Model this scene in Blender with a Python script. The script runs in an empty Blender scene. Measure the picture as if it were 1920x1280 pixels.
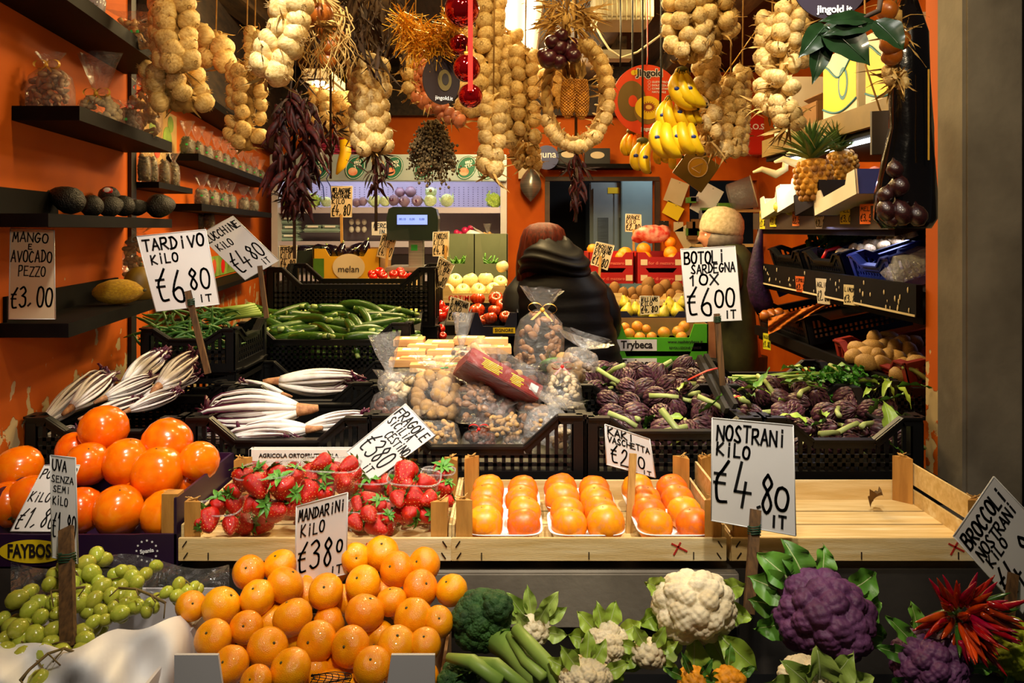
import bpy, bmesh, math, random
import numpy as np
from mathutils import Vector, Matrix, Euler, noise

# ------------------------------------------------------------------ camera, world, lamps, exposure
SC = bpy.context.scene
COL = SC.collection
FPX, CZ, HY = 1500.0, 1.6, 430.0        # focal length in pixels of a 1920 wide frame, eye height, horizon row
cam = bpy.data.objects.new('camera', bpy.data.cameras.new('camera'))
COL.objects.link(cam)
cam.location = (0, 0, CZ)
cam.rotation_euler = (math.pi / 2, 0, 0)
cam.data.sensor_width = 36.0
cam.data.lens = 36.0 * FPX / 1920
cam.data.shift_y = -(640 - HY) / 1920
cam.data.clip_start = 0.05
SC.camera = cam
SC.view_settings.view_transform = 'Standard'
SC.view_settings.look = 'None'
SC.view_settings.gamma = 1.0
SC.view_settings.use_curve_mapping = False
SC.view_settings.exposure = 0.0
SC.cycles.max_bounces = 7
SC.cycles.diffuse_bounces = 3
SC.cycles.glossy_bounces = 3
SC.cycles.transmission_bounces = 4
SC.cycles.transparent_max_bounces = 24
SC.cycles.sample_clamp_indirect = 4.0
W = bpy.data.worlds.new('night_street')
W.use_nodes = True
W.node_tree.nodes['Background'].inputs[0].default_value = (0.9, 0.85, 0.8, 1)
W.node_tree.nodes['Background'].inputs[1].default_value = 0.025
SC.world = W


def lamp(name, kind, loc, aim, power, color, size=0.1, size_y=None, cone=70, blend=0.6):
    d = bpy.data.lights.new(name, kind)
    d.energy = power
    d.color = color
    if kind == 'AREA':
        d.shape = 'RECTANGLE'
        d.size = size
        d.size_y = size_y or size
    else:
        d.shadow_soft_size = size
    if kind == 'SPOT':
        d.spot_size = math.radians(cone)
        d.spot_blend = blend
    o = bpy.data.objects.new(name, d)
    COL.objects.link(o)
    o.location = loc
    o.rotation_euler = (Vector(aim) - Vector(loc)).to_track_quat('-Z', 'Y').to_euler()
    return o


WARM, YEL, NEU, COOL = (1, .86, .66), (1, .70, .30), (1, .93, .82), (.82, .84, 1)
lamp('awning_spot_lamp', 'SPOT', (-.42, .95, 2.75), (-.38, 2.02, 1.1), 112, NEU, .05, cone=54, blend=.7)
lamp('awning_spot_lamp', 'SPOT', (.42, .95, 2.75), (.20, 1.98, 1.1), 122, NEU, .05, cone=54, blend=.7)
lamp('awning_spot_lamp', 'SPOT', (.0, .35, 2.7), (.0, 1.40, 1.0), 80, WARM, .07, cone=74, blend=.9)
lamp('garlic_fill_spot', 'SPOT', (.05, .75, 2.72), (.05, 2.15, 2.25), 44, (1, .72, .34), .05, cone=86, blend=.6)  # added golden fill for the hanging garlic, unseen above the view
lamp('added_fill_spot', 'SPOT', (.75, .35, 2.5), (1.12, 1.86, 1.7), 48, (1, .80, .52), .06, cone=52, blend=.9)  # added fill that brightens the stone pillar, not a street lamp
lamp('added_fill_spot', 'SPOT', (-.12, .1, 1.78), (-1.08, 1.95, 1.62), 17, WARM, .06, cone=50, blend=.9)  # added fill beside the eye, low enough to reach the mango note
lamp('warm_point_light', 'POINT', (.38, 1.66, 2.64), (0, 0, 0), 13, YEL, .05)  # added above the view to brighten the round sign and garlic, no bulb there
lamp('warm_point_light', 'POINT', (-.22, 1.68, 2.64), (0, 0, 0), 10, YEL, .05)  # its added partner, likewise only there to gild the upper middle
lamp('ceiling_tube_glow', 'AREA', (.04, 3.85, 2.50), (.04, 3.85, 0), 60, YEL, .14, 1.5)
lamp('ceiling_tube_glow', 'AREA', (-.1, 2.75, 2.72), (-.1, 2.6, 0), 26, YEL, .2, .5)
lamp('warm_point_light', 'POINT', (.75, 3.2, 2.55), (0, 0, 0), 17, YEL, .06)
lamp('warm_point_light', 'POINT', (-.75, 3.3, 2.5), (0, 0, 0), 15, YEL, .06)
lamp('warm_point_light', 'POINT', (.35, 5.0, 2.55), (0, 0, 0), 13, (1, .74, .40), .06)
lamp('fridge_tube_light', 'AREA', (-.84, 5.22, 2.04), (-.84, 5.45, 1.6), 14, (.86, .80, 1), 1.5, .06)
lamp('shelf_tube_light', 'AREA', (1.32, 3.0, 1.90), (1.36, 3.0, 1.3), 6, (.86, .92, 1), .05, 1.2)
lamp('shelf_tube_light', 'AREA', (1.38, 2.75, 1.56), (1.32, 2.75, 1.2), 2.2, (.45, .5, 1), .05, 1.0)


# ------------------------------------------------------------------ helpers
def P(px, py, d):
    """the point at distance d in front of the eye whose direction was measured in the photograph"""
    return Vector(((px - 960) / FPX * d, d, CZ - (py - HY) / FPX * d))


def lin(h):
    if isinstance(h, str):
        h = h.lstrip('#')
        c = [int(h[i:i + 2], 16) / 255 for i in (0, 2, 4)]
        return tuple(x / 12.92 if x <= .04045 else ((x + .055) / 1.055) ** 2.4 for x in c) + (1,)
    return tuple(h) + (1,) if len(h) == 3 else tuple(h)


MATS = {}


def mat(name, c1, c2=None, scale=10, rough=.5, bump=0, bscale=60, spec=.5, metal=0, coat=0, emit=0, rand=0, sss=0,
        stretch=(1, 1, 1), kind='noise', contrast=(.35, .65), huer=0, detail=4, c3=None, c3scale=3, c3lim=(.6, .7)):
    if name in MATS:
        return MATS[name]
    m = bpy.data.materials.new(name)
    m.use_nodes = True
    nt = m.node_tree
    N, L = nt.nodes, nt.links
    b = N['Principled BSDF']
    b.inputs['Roughness'].default_value = rough
    b.inputs['Metallic'].default_value = metal
    b.inputs['Specular IOR Level'].default_value = spec
    b.inputs['Coat Weight'].default_value = coat
    if sss:
        b.inputs['Subsurface Weight'].default_value = sss
        b.inputs['Subsurface Radius'].default_value = (.01, .006, .003)
        b.inputs['Subsurface Scale'].default_value = 1
    tc = N.new('ShaderNodeTexCoord')
    mp = N.new('ShaderNodeMapping')
    mp.inputs['Scale'].default_value = stretch
    L.new(tc.outputs['Object'], mp.inputs['Vector'])
    vec = mp.outputs[0]
    if rand or huer:                      # each copy gets its own pattern
        oi = N.new('ShaderNodeObjectInfo')
        va = N.new('ShaderNodeVectorMath')
        va.operation = 'ADD'
        sc = N.new('ShaderNodeVectorMath')
        sc.operation = 'SCALE'
        cb = N.new('ShaderNodeCombineXYZ')
        for i in range(3):
            L.new(oi.outputs['Random'], cb.inputs[i])
        L.new(cb.outputs[0], sc.inputs[0])
        sc.inputs['Scale'].default_value = 13.0
        L.new(vec, va.inputs[0])
        L.new(sc.outputs[0], va.inputs[1])
        vec = va.outputs[0]
    col = None

    def tex(k, s):
        if k == 'voronoi':
            t = N.new('ShaderNodeTexVoronoi')
            t.inputs['Scale'].default_value = s
            L.new(vec, t.inputs['Vector'])
            return t.outputs['Distance']
        if k == 'wave':
            t = N.new('ShaderNodeTexWave')
            t.inputs['Scale'].default_value = s
            t.inputs['Distortion'].default_value = 4
            t.inputs['Detail'].default_value = 3
            L.new(vec, t.inputs['Vector'])
            return t.outputs['Fac']
        t = N.new('ShaderNodeTexNoise')
        t.inputs['Scale'].default_value = s
        t.inputs['Detail'].default_value = detail
        L.new(vec, t.inputs['Vector'])
        return t.outputs['Fac']

    def ramp(f, a, z, lo, hi):
        r = N.new('ShaderNodeValToRGB')
        r.color_ramp.elements[0].position = lo
        r.color_ramp.elements[1].position = hi
        r.color_ramp.elements[0].color = a
        r.color_ramp.elements[1].color = z
        L.new(f, r.inputs[0])
        return r.outputs[0]

    if c2 is not None:
        col = ramp(tex(kind, scale), lin(c1), lin(c2), *contrast)
    if c3 is not None:
        mx = N.new('ShaderNodeMix')
        mx.data_type = 'RGBA'
        L.new(ramp(tex('noise', c3scale), (0, 0, 0, 1), (1, 1, 1, 1), *c3lim), mx.inputs['Factor'])
        if col is None:
            mx.inputs[6].default_value = lin(c1)
        else:
            L.new(col, mx.inputs[6])
        mx.inputs[7].default_value = lin(c3)
        col = mx.outputs[2]
    if rand or huer:
        hs = N.new('ShaderNodeHueSaturation')
        if col is None:
            hs.inputs['Color'].default_value = lin(c1)
        else:
            L.new(col, hs.inputs['Color'])
        for key, amt, mid in (('Value', rand, 1.0), ('Hue', huer, .5)):
            if amt:
                mr = N.new('ShaderNodeMapRange')
                mr.inputs['To Min'].default_value = mid - amt
                mr.inputs['To Max'].default_value = mid + amt
                L.new(oi.outputs['Random'], mr.inputs['Value'])
                L.new(mr.outputs[0], hs.inputs[key])
        col = hs.outputs[0]
    if col is None:
        b.inputs['Base Color'].default_value = lin(c1)
    else:
        L.new(col, b.inputs['Base Color'])
    if emit:
        b.inputs['Emission Strength'].default_value = emit
        b.inputs['Emission Color'].default_value = lin(c1)
    if bump:
        bp = N.new('ShaderNodeBump')
        bp.inputs['Strength'].default_value = min(1, bump)
        bp.inputs['Distance'].default_value = .004
        L.new(tex('noise', bscale), bp.inputs['Height'])
        L.new(bp.outputs[0], b.inputs['Normal'])
    MATS[name] = m
    return m


def film_mat(name, tint=(1, 1, 1), haze=.045, gloss=.22):
    """crinkled clear wrapping film"""
    m = bpy.data.materials.new(name)
    m.use_nodes = True
    nt = m.node_tree
    N, L = nt.nodes, nt.links
    N.remove(N['Principled BSDF'])
    out = N['Material Output']
    tr = N.new('ShaderNodeBsdfTransparent')
    tr.inputs[0].default_value = tuple(tint) + (1,)
    gl = N.new('ShaderNodeBsdfGlossy')
    gl.inputs['Roughness'].default_value = .17
    df = N.new('ShaderNodeBsdfDiffuse')
    df.inputs[0].default_value = (.95, .95, .95, 1)
    tc = N.new('ShaderNodeTexCoord')
    nz = N.new('ShaderNodeTexNoise')
    nz.inputs['Scale'].default_value = 38
    nz.inputs['Detail'].default_value = 5
    nz.inputs['Distortion'].default_value = 1.5
    L.new(tc.outputs['Object'], nz.inputs['Vector'])
    bp = N.new('ShaderNodeBump')
    bp.inputs['Strength'].default_value = 1
    bp.inputs['Distance'].default_value = .012
    L.new(nz.outputs['Fac'], bp.inputs['Height'])
    L.new(bp.outputs[0], gl.inputs['Normal'])
    L.new(bp.outputs[0], df.inputs['Normal'])
    lw = N.new('ShaderNodeLayerWeight')
    lw.inputs['Blend'].default_value = .35
    L.new(bp.outputs[0], lw.inputs['Normal'])
    mr = N.new('ShaderNodeMapRange')
    mr.inputs['To Min'].default_value = gloss * .08
    mr.inputs['To Max'].default_value = min(1, gloss * 1.7)
    L.new(lw.outputs['Fresnel'], mr.inputs['Value'])
    m1 = N.new('ShaderNodeMixShader')
    m1.inputs[0].default_value = haze
    L.new(tr.outputs[0], m1.inputs[1])
    L.new(df.outputs[0], m1.inputs[2])
    m2 = N.new('ShaderNodeMixShader')
    L.new(mr.outputs[0], m2.inputs[0])
    L.new(m1.outputs[0], m2.inputs[1])
    L.new(gl.outputs[0], m2.inputs[2])
    L.new(m2.outputs[0], out.inputs['Surface'])
    MATS[name] = m
    return m


class MB:
    """collects shapes for ONE mesh"""

    def __init__(s):
        s.v, s.f, s.mi, s.sm = [], [], [], []

    def add(s, vs, fs, mi=0, smooth=True, M=None):
        o = len(s.v)
        if M is not None:
            vs = [M @ Vector(v) for v in vs]
        s.v += [tuple(v) for v in vs]
        s.f += [tuple(i + o for i in f) for f in fs]
        s.mi += [mi] * len(fs)
        s.sm += [smooth] * len(fs)
        return s

    def box(s, c, d, mi=0, M=None, bevel=0):
        x, y, z = d[0] / 2, d[1] / 2, d[2] / 2
        if bevel:
            bm = bmesh.new()
            bmesh.ops.create_cube(bm, size=1)
            for v in bm.verts:
                v.co = Vector((v.co.x * d[0] + c[0], v.co.y * d[1] + c[1], v.co.z * d[2] + c[2]))
            bmesh.ops.bevel(bm, geom=bm.edges[:], offset=bevel, segments=2, affect='EDGES')
            bm.verts.index_update()
            vs = [v.co.copy() for v in bm.verts]
            fs = [[v.index for v in f.verts] for f in bm.faces]
            bm.free()
            return s.add(vs, fs, mi, False, M)
        vs = [(c[0] + a * x, c[1] + b * y, c[2] + e * z) for a in (-1, 1) for b in (-1, 1) for e in (-1, 1)]
        return s.add(vs, [(0, 1, 3, 2), (4, 6, 7, 5), (0, 4, 5, 1), (2, 3, 7, 6), (0, 2, 6, 4), (1, 5, 7, 3)], mi, False, M)

    def bar(s, a, b, w, t=None, mi=0, up=(0, 0, 1), M=None):
        a, b = Vector(a), Vector(b)
        t = t or w
        z = (b - a)
        l = z.length
        if l < 1e-6:
            return s
        z.normalize()
        u = Vector(up)
        if abs(z.dot(u)) > .98:
            u = Vector((0, 1, 0))
        x = u.cross(z).normalized()
        y = z.cross(x)
        R = Matrix((x, y, z)).transposed().to_4x4()
        T = Matrix.Translation((a + b) / 2) @ R
        return s.box((0, 0, 0), (w, t, l), mi, (M @ T) if M is not None else T)

    def tube(s, pts, r, n=8, mi=0, cap=True, smooth=True, flat=1.0, M=None):
        pts = [Vector(p) for p in pts]
        k = len(pts)
        rs = list(r) if hasattr(r, '__len__') else [r] * k
        vs, fs = [], []
        t0 = (pts[1] - pts[0]).normalized()
        u = Vector((0, 0, 1)) if abs(t0.z) < .9 else Vector((1, 0, 0))
        nx = (u - t0 * u.dot(t0)).normalized()
        for i in range(k):
            t = (pts[min(i + 1, k - 1)] - pts[max(i - 1, 0)])
            t = t.normalized() if t.length > 1e-9 else t0
            nx = nx - t * nx.dot(t)
            nx = nx.normalized() if nx.length > 1e-6 else t.orthogonal().normalized()
            ny = t.cross(nx)
            for j in range(n):
                a = 2 * math.pi * j / n
                vs.append(pts[i] + nx * (math.cos(a) * rs[i] * flat) + ny * (math.sin(a) * rs[i]))
        for i in range(k - 1):
            for j in range(n):
                j2 = (j + 1) % n
                fs.append((i * n + j, i * n + j2, (i + 1) * n + j2, (i + 1) * n + j))
        if cap:
            fs.append(tuple(range(n))[::-1])
            fs.append(tuple((k - 1) * n + j for j in range(n)))
        return s.add(vs, fs, mi, smooth, M)

    def lathe(s, prof, n=16, mi=0, fn=None, M=None, smooth=True):
        """prof: (r, z) from one end to the other; fn(theta, t) scales the radius"""
        k = len(prof)
        vs, fs = [], []
        for i, (r, z) in enumerate(prof):
            for j in range(n):
                a = 2 * math.pi * j / n
                q = r * (fn(a, i / (k - 1)) if fn else 1)
                vs.append((q * math.cos(a), q * math.sin(a), z))
        for i in range(k - 1):
            for j in range(n):
                j2 = (j + 1) % n
                fs.append((i * n + j, i * n + j2, (i + 1) * n + j2, (i + 1) * n + j))
        fs.append(tuple(range(n))[::-1])
        fs.append(tuple((k - 1) * n + j for j in range(n)))
        return s.add(vs, fs, mi, smooth, M)

    def ball(s, c, r, n=12, m=8, mi=0, M=None, q=(1, 1, 1)):
        prof = [(math.sin(math.pi * (i + .02) / (m + .04)) * 1, -math.cos(math.pi * (i + .02) / (m + .04))) for i in range(m + 1)]
        T = Matrix.Translation(c) @ (M if M is not None else Matrix.Identity(4)) @ Matrix.Diagonal((r * q[0], r * q[1], r * q[2], 1))
        return s.lathe(prof, n, mi, None, T)

    def loft(s, rings, mi=0, cap=True, smooth=True, M=None):
        n = len(rings[0])
        vs = [p for r in rings for p in r]
        fs = []
        for i in range(len(rings) - 1):
            for j in range(n):
                j2 = (j + 1) % n
                fs.append((i * n + j, i * n + j2, (i + 1) * n + j2, (i + 1) * n + j))
        if cap:
            fs.append(tuple(range(n))[::-1])
            fs.append(tuple((len(rings) - 1) * n + j for j in range(n)))
        return s.add(vs, fs, mi, smooth, M)

    def grid(s, fn, nu, nv, mi=0, M=None, smooth=True):
        vs = [fn(i / nu, j / nv) for i in range(nu + 1) for j in range(nv + 1)]
        fs = [(i * (nv + 1) + j, (i + 1) * (nv + 1) + j, (i + 1) * (nv + 1) + j + 1, i * (nv + 1) + j + 1) for i in range(nu) for j in range(nv)]
        return s.add(vs, fs, mi, smooth, M)

    def prism(s, poly, y0, y1, mi=0, M=None):
        """polygon in x,z pushed from y0 to y1"""
        n = len(poly)
        vs = [(x, y0, z) for x, z in poly] + [(x, y1, z) for x, z in poly]
        fs = [tuple(range(n)), tuple(range(2 * n - 1, n - 1, -1))] + [(i, i + n, (i + 1) % n + n, (i + 1) % n) for i in range(n)]
        return s.add(vs, fs, mi, False, M)

    def leaf(s, L, w, M=None, curl=.5, fold=.25, wave=0, mi=0, nu=8, tip=.75, seed=0, rib=None):
        """a leaf growing along +x from the origin, bending down by curl"""
        def fn(u, v):
            wd = w * (math.sin(math.pi * min(1, u ** tip)) * .9 + .1 * (1 - u))
            t = (v - .5) * 2
            a = curl * u
            x = L * (math.sin(a) / curl if curl else u)
            z = -L * ((1 - math.cos(a)) / curl if curl else 0)
            h = abs(t) * wd * fold + wave * math.sin(u * 17 + seed + t * 2) * abs(t) ** 1.5
            return (x - math.sin(a) * -h * 0, t * wd / 2, z + h)
        s.grid(fn, nu, 4, mi, M)
        if rib is not None:
            pts = [Vector(fn(i / 8, .5)) + Vector((0, 0, -.0005)) for i in range(8)]
            s.tube(pts, [w * .05 * (1 - i / 9) + .0004 for i in range(8)], 5, rib, M=M)
        return s

    def data(s, name, mats):
        me = bpy.data.meshes.new(name)
        me.from_pydata(s.v, [], s.f)
        for m in (mats if isinstance(mats, (list, tuple)) else [mats]):
            me.materials.append(m)
        me.polygons.foreach_set('material_index', s.mi)
        me.polygons.foreach_set('use_smooth', s.sm)
        me.update()
        return me


def TRS(loc=(0, 0, 0), rot=(0, 0, 0), sc=1.0):
    s = (sc, sc, sc) if not hasattr(sc, '__len__') else sc
    return Matrix.Translation(loc) @ Euler(rot).to_matrix().to_4x4() @ Matrix.Diagonal((*s, 1))


def align(direction, twist=0, axis='Z'):
    q = Vector(direction).normalized().to_track_quat(axis, 'Y' if axis != 'Y' else 'Z')
    R = q.to_matrix().to_4x4()
    return R @ Matrix.Rotation(twist, 4, axis)


def put(name, data, parent=None, M=None):
    o = bpy.data.objects.new(name, data)
    COL.objects.link(o)
    if parent is not None:
        o.parent = parent
    if M is not None:
        o.matrix_basis = M
    return o


def part(name, mb, m, parent, M=None, label=None, kind=None):
    o = put(name, mb.data(name, m) if isinstance(mb, MB) else mb, parent, M)
    if label:
        o['label'] = label
    if kind:
        o['kind'] = kind
    return o


def tag(o, label, cat, group=None, kind=None):
    o['label'] = label
    o['category'] = cat
    if group:
        o['group'] = group
    if kind:
        o['kind'] = kind
    return o


def thing(name, label, cat, M=None, group=None):
    if isinstance(M, (tuple, Vector)):
        M = Matrix.Translation(M)
    return tag(put(name, None, None, M), label, cat, group)


def struct(name, mb, m):
    o = put(name, mb.data(name, m))
    o['kind'] = 'structure'
    return o


def dup(root, M, label, group=None):
    """a copy of a thing with copies of its parts and sub-parts"""
    r = root.copy()
    COL.objects.link(r)
    r.matrix_basis = M
    r['label'] = label
    if group:
        r['group'] = group
    for ch in list(root.children):
        c = ch.copy()
        COL.objects.link(c)
        c.parent = r
        for g in ch.children:
            d = g.copy()
            COL.objects.link(d)
            d.parent = c
    return r


class Kind:
    """first call moves the built thing itself, later calls copy it"""

    def __init__(s, *protos):
        s.p, s.used, s.n = protos, set(), 0

    def at(s, M, label, group=None, which=None):
        i = (s.n if which is None else which) % len(s.p)
        s.n += 1
        if i not in s.used:
            s.used.add(i)
            r = s.p[i]
            r.matrix_basis = M
            r['label'] = label
            if group:
                r['group'] = group
            return r
        return dup(s.p[i], M, label, group)


ORD = 'first second third fourth fifth sixth seventh eighth ninth tenth eleventh twelfth thirteenth fourteenth fifteenth sixteenth'.split()


def row_names(items, gap):
    """items (px, py, ...) -> text saying row from the top and place from the left"""
    order = sorted(range(len(items)), key=lambda i: items[i][1])
    rows, cur, y0 = [], [], None
    for i in order:
        if y0 is not None and items[i][1] - y0 > gap:
            rows.append(cur)
            cur = []
            y0 = None
        if y0 is None:
            y0 = items[i][1]
        cur.append(i)
    rows.append(cur)
    out = {}
    for r, ids in enumerate(rows):
        ids.sort(key=lambda i: items[i][0])
        for k, i in enumerate(ids):
            rw = 'only row' if len(rows) == 1 else ORD[r] + ' row'
            out[i] = (ORD[k] + ' from left', rw)
    return out


R = random.Random(7)


def rnd(a, b):
    return R.uniform(a, b)


def rrot():
    return (rnd(0, 6.3), rnd(0, 6.3), rnd(0, 6.3))


# ------------------------------------------------------------------ lettering
GL = {'A': '00 39 60|13 53', 'B': '00 09|~09 49 57 35 05|~05 45 62 40 00', 'C': '~58 39 17 04 11 30 51', 'D': '10 19|~09 39 65 41 00',
      'E': '59 09 00 60|05 45', 'F': '69 09 00|05 45', 'G': '~58 39 17 04 11 30 52 54|34 64', 'H': '00 09|60 69|05 64', 'I': '30 36|38 39',
      'J': '~39 32 20 01', 'K': '00 09|59 04 60', 'L': '09 00 50', 'M': '00 19 33 59 60', 'N': '00 09 60 69', 'O': '~39 18 04 11 30 51 65 58 39',
      'P': '00 09|~09 49 57 45 04', 'Q': '~39 18 04 11 30 51 65 58 39|42 60', 'R': '00 09|~09 49 57 45 04|24 60', 'S': '~58 39 17 25 43 51 30 01',
      'T': '09 69|39 30', 'U': '~09 03 20 40 63 69', 'V': '09 30 69', 'W': '09 20 35 40 69', 'X': '00 69|09 60', 'Y': '09 35 69|35 30',
      'Z': '09 69 00 60', '0': '~39 18 04 11 30 51 65 58 39', '1': '17 39 30', '2': '~17 39 58 45 01|00 60', '3': '~08 39 57 25|~25 54 51 20 01',
      '4': '29 03 63|45 30', '5': '59 19 05|~05 45 52 30 01', '6': '~49 15 02 20 50 53 34 03', '7': '09 59 20', '8': '~39 17 35 52 30 12 35 57 39', '9': '~57 38 15 34 58|58 40',
      '€': '~59 37 15 12 20 50|06 46|04 44', ',': '21 00', '.': '20 21', '/': '00 49', '-': '14 44'}


def strokes(ch):
    for pl in GL[ch].split('|'):
        sm = pl[0] == '~'
        pts = [(int(p[0]) / 6, int(p[1]) / 9) for p in pl.lstrip('~').split()]
        if sm and len(pts) > 2:
            out = []
            for i in range(len(pts) - 1):
                p0, p1, p2, p3 = pts[max(i - 1, 0)], pts[i], pts[i + 1], pts[min(i + 2, len(pts) - 1)]
                for k in range(4):
                    t = k / 4
                    out.append(tuple(.5 * (2 * p1[a] + (p2[a] - p0[a]) * t + (2 * p0[a] - 5 * p1[a] + 4 * p2[a] - p3[a]) * t * t + (3 * p1[a] - p0[a] - 3 * p2[a] + p3[a]) * t ** 3) for a in (0, 1)))
            out.append(pts[-1])
            pts = out
        yield pts


def ink(mb, text, x, y, w, h, th, mp, slope=0):
    """marker strokes; x,y lower left, w,h size of the line; mp maps card coordinates to 3D"""
    n = len(text)
    cw = w / n
    for i, ch in enumerate(text):
        if ch == ' ' or ch not in GL:
            continue
        sx = cw * .74
        jy = rnd(-.05, .05) * h
        jh = rnd(.92, 1.06)
        for pts in strokes(ch):
            q = [(x + i * cw + a * sx + b * h * .06, y + jy + slope * (i * cw + a * sx) + b * h * jh) for a, b in pts]
            for a, b in zip(q, q[1:]):
                dx, dy = b[0] - a[0], b[1] - a[1]
                l = math.hypot(dx, dy) or 1e-6
                ex, ey = dx / l * th * .45, dy / l * th * .45
                nx, ny = -dy / l * th / 2, dx / l * th / 2
                c = [(a[0] - ex + nx, a[1] - ey + ny), (a[0] - ex - nx, a[1] - ey - ny), (b[0] + ex - nx, b[1] + ey - ny), (b[0] + ex + nx, b[1] + ey + ny)]
                mb.add([mp(*p) for p in c], [(0, 1, 2, 3)], 0, False)


def print_text(s, parent, M, size, m, bold=0, name='lettering', sx=1, align_x='CENTER'):
    c = bpy.data.curves.new(name, 'FONT')
    c.body = s
    c.size = size
    c.align_x = align_x
    c.align_y = 'CENTER'
    c.extrude = .0003
    c.offset = bold
    c.resolution_u = 3
    c.materials.append(m)
    tmp = bpy.data.objects.new('text', c)
    me = bpy.data.meshes.new_from_object(tmp)
    bpy.data.objects.remove(tmp)
    me.name = name
    return put(name, me, parent, M @ Matrix.Diagonal((sx, 1, 1, 1)))


FACE = Matrix.Rotation(math.pi / 2, 4, 'X')          # lettering on a face that looks towards -y
# ------------------------------------------------------------------ materials
m_orange = mat('orange_paint', '#d0620a', '#b54c05', 3, .7, .15, 30, spec=.2)
m_dark_wood = mat('dark_ceiling_wood', '#3a2a18', '#1d140b', 6, .7, .3, 50, stretch=(8, 1, 8))
m_beam = mat('beam_wood', '#5a4222', '#2c1e0e', 5, .7, .4, 40, stretch=(6, 1, 6))
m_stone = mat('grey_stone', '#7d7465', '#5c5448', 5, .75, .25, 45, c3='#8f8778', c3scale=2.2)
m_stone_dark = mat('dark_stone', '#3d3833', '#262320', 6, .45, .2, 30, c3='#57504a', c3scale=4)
m_black = mat('black_plastic', '#070708', rough=.42, spec=.35)
m_shelf = mat('black_shelf_board', '#060505', '#0d0a08', 20, .6, spec=.1)
m_cardw = mat('white_card', '#e9e6e2', '#dcd8d4', 4, .35, coat=.15)
m_cardold = mat('cream_card', '#dcc9a6', '#cdb78f', 4, .5)
m_ink = mat('black_marker', '#0a0a0c', rough=.5)
m_sleeve = mat('clear_sleeve_edge', '#c9c9c6', rough=.2)
m_stick = mat('stick_wood', '#6b4a24', '#432c12', 14, .7, stretch=(10, 10, 1))
m_stickl = mat('pale_stick_wood', '#c79a52', '#a87b38', 14, .6, stretch=(10, 10, 1))
m_wire = mat('green_wire', '#12391f', rough=.5)
m_crate = mat('poplar_board', '#dcbf86', '#c9a767', 7, .65, .15, 60, stretch=(1, 12, 12), c3='#e8d3a4', c3scale=2)
m_post = mat('poplar_post', '#c08a3e', '#9c6a29', 6, .6, .15, 50, stretch=(8, 8, 1))
m_staple = mat('rusty_staple', '#2b2019', rough=.5, metal=.6)
m_white = mat('white_foam', '#f2f0ee', rough=.5)
m_whitepr = mat('white_print', '#efefef', rough=.6)
m_steel = mat('brushed_steel', '#b9b6ae', '#9a978f', 3, .35, metal=.8, stretch=(1, 1, 40))
m_film = film_mat('clear_film')
m_filmh = film_mat('hazy_film', (1, 1, 1), .13, .30)
m_red = mat('red_ribbon', '#d8160e', rough=.35, spec=.6)
m_gold = mat('gold_ribbon', '#d9a83a', rough=.35, spec=.6)
m_green_tag = mat('green_price_dot', '#3ed468', rough=.5)
m_brown_card = mat('brown_cardboard', '#8a6236', '#75512b', 8, .75)
m_twine = mat('straw_twine', '#b58a45', '#8a632b', 30, .8)
m_straw = mat('dry_straw', '#c9a257', '#8f6a30', 18, .8, stretch=(1, 1, 3))
m_leafg = mat('green_leaf', '#5c8f2e', '#3d6f1f', 9, .45, .1, 40, rand=.2)
m_leafl = mat('pale_green_leaf', '#b3c765', '#86a63e', 8, .45, .15, 50, rand=.15, c3='#dfe3ae', c3scale=5)


def peeling_paint():
    """orange paint flaked off to the plaster near the counter"""
    m = bpy.data.materials.new('flaking_orange_paint')
    m.use_nodes = True
    N, L = m.node_tree.nodes, m.node_tree.links
    b = N['Principled BSDF']
    b.inputs['Roughness'].default_value = .7
    b.inputs['Specular IOR Level'].default_value = .2
    tc = N.new('ShaderNodeTexCoord')
    nz = N.new('ShaderNodeTexNoise')
    nz.inputs['Scale'].default_value = 14
    nz.inputs['Detail'].default_value = 7
    L.new(tc.outputs['Object'], nz.inputs['Vector'])
    sx = N.new('ShaderNodeSeparateXYZ')
    L.new(tc.outputs['Object'], sx.inputs[0])
    mr = N.new('ShaderNodeMapRange')
    mr.inputs['From Min'].default_value = 1.08
    mr.inputs['From Max'].default_value = 1.45
    mr.inputs['To Min'].default_value = .13
    mr.inputs['To Max'].default_value = -.2
    L.new(sx.outputs['Z'], mr.inputs['Value'])
    ad = N.new('ShaderNodeMath')
    L.new(nz.outputs['Fac'], ad.inputs[0])
    L.new(mr.outputs[0], ad.inputs[1])
    rp = N.new('ShaderNodeValToRGB')
    rp.color_ramp.elements[0].position = .585
    rp.color_ramp.elements[1].position = .60
    L.new(ad.outputs[0], rp.inputs[0])
    n2 = N.new('ShaderNodeTexNoise')
    n2.inputs['Scale'].default_value = 3.5
    L.new(tc.outputs['Object'], n2.inputs['Vector'])
    r2 = N.new('ShaderNodeValToRGB')
    r2.color_ramp.elements[0].color = lin('#a84606')
    r2.color_ramp.elements[1].color = lin('#cf660b')
    L.new(n2.outputs['Fac'], r2.inputs[0])
    mx = N.new('ShaderNodeMix')
    mx.data_type = 'RGBA'
    L.new(rp.outputs[0], mx.inputs['Factor'])
    L.new(r2.outputs[0], mx.inputs[6])
    mx.inputs[7].default_value = lin('#c2ab80')
    L.new(mx.outputs[2], b.inputs['Base Color'])
    bp = N.new('ShaderNodeBump')
    bp.inputs['Strength'].default_value = .6
    bp.inputs['Distance'].default_value = .003
    bp.invert = True
    L.new(rp.outputs[0], bp.inputs['Height'])
    L.new(bp.outputs[0], b.inputs['Normal'])
    return m


m_peel = peeling_paint()

# ------------------------------------------------------------------ the setting
struct('floor', MB().box((0, 3, -.03), (8, 9, .06)), mat('dark_floor', '#3a342e', '#26211d', 5, .6))


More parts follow.
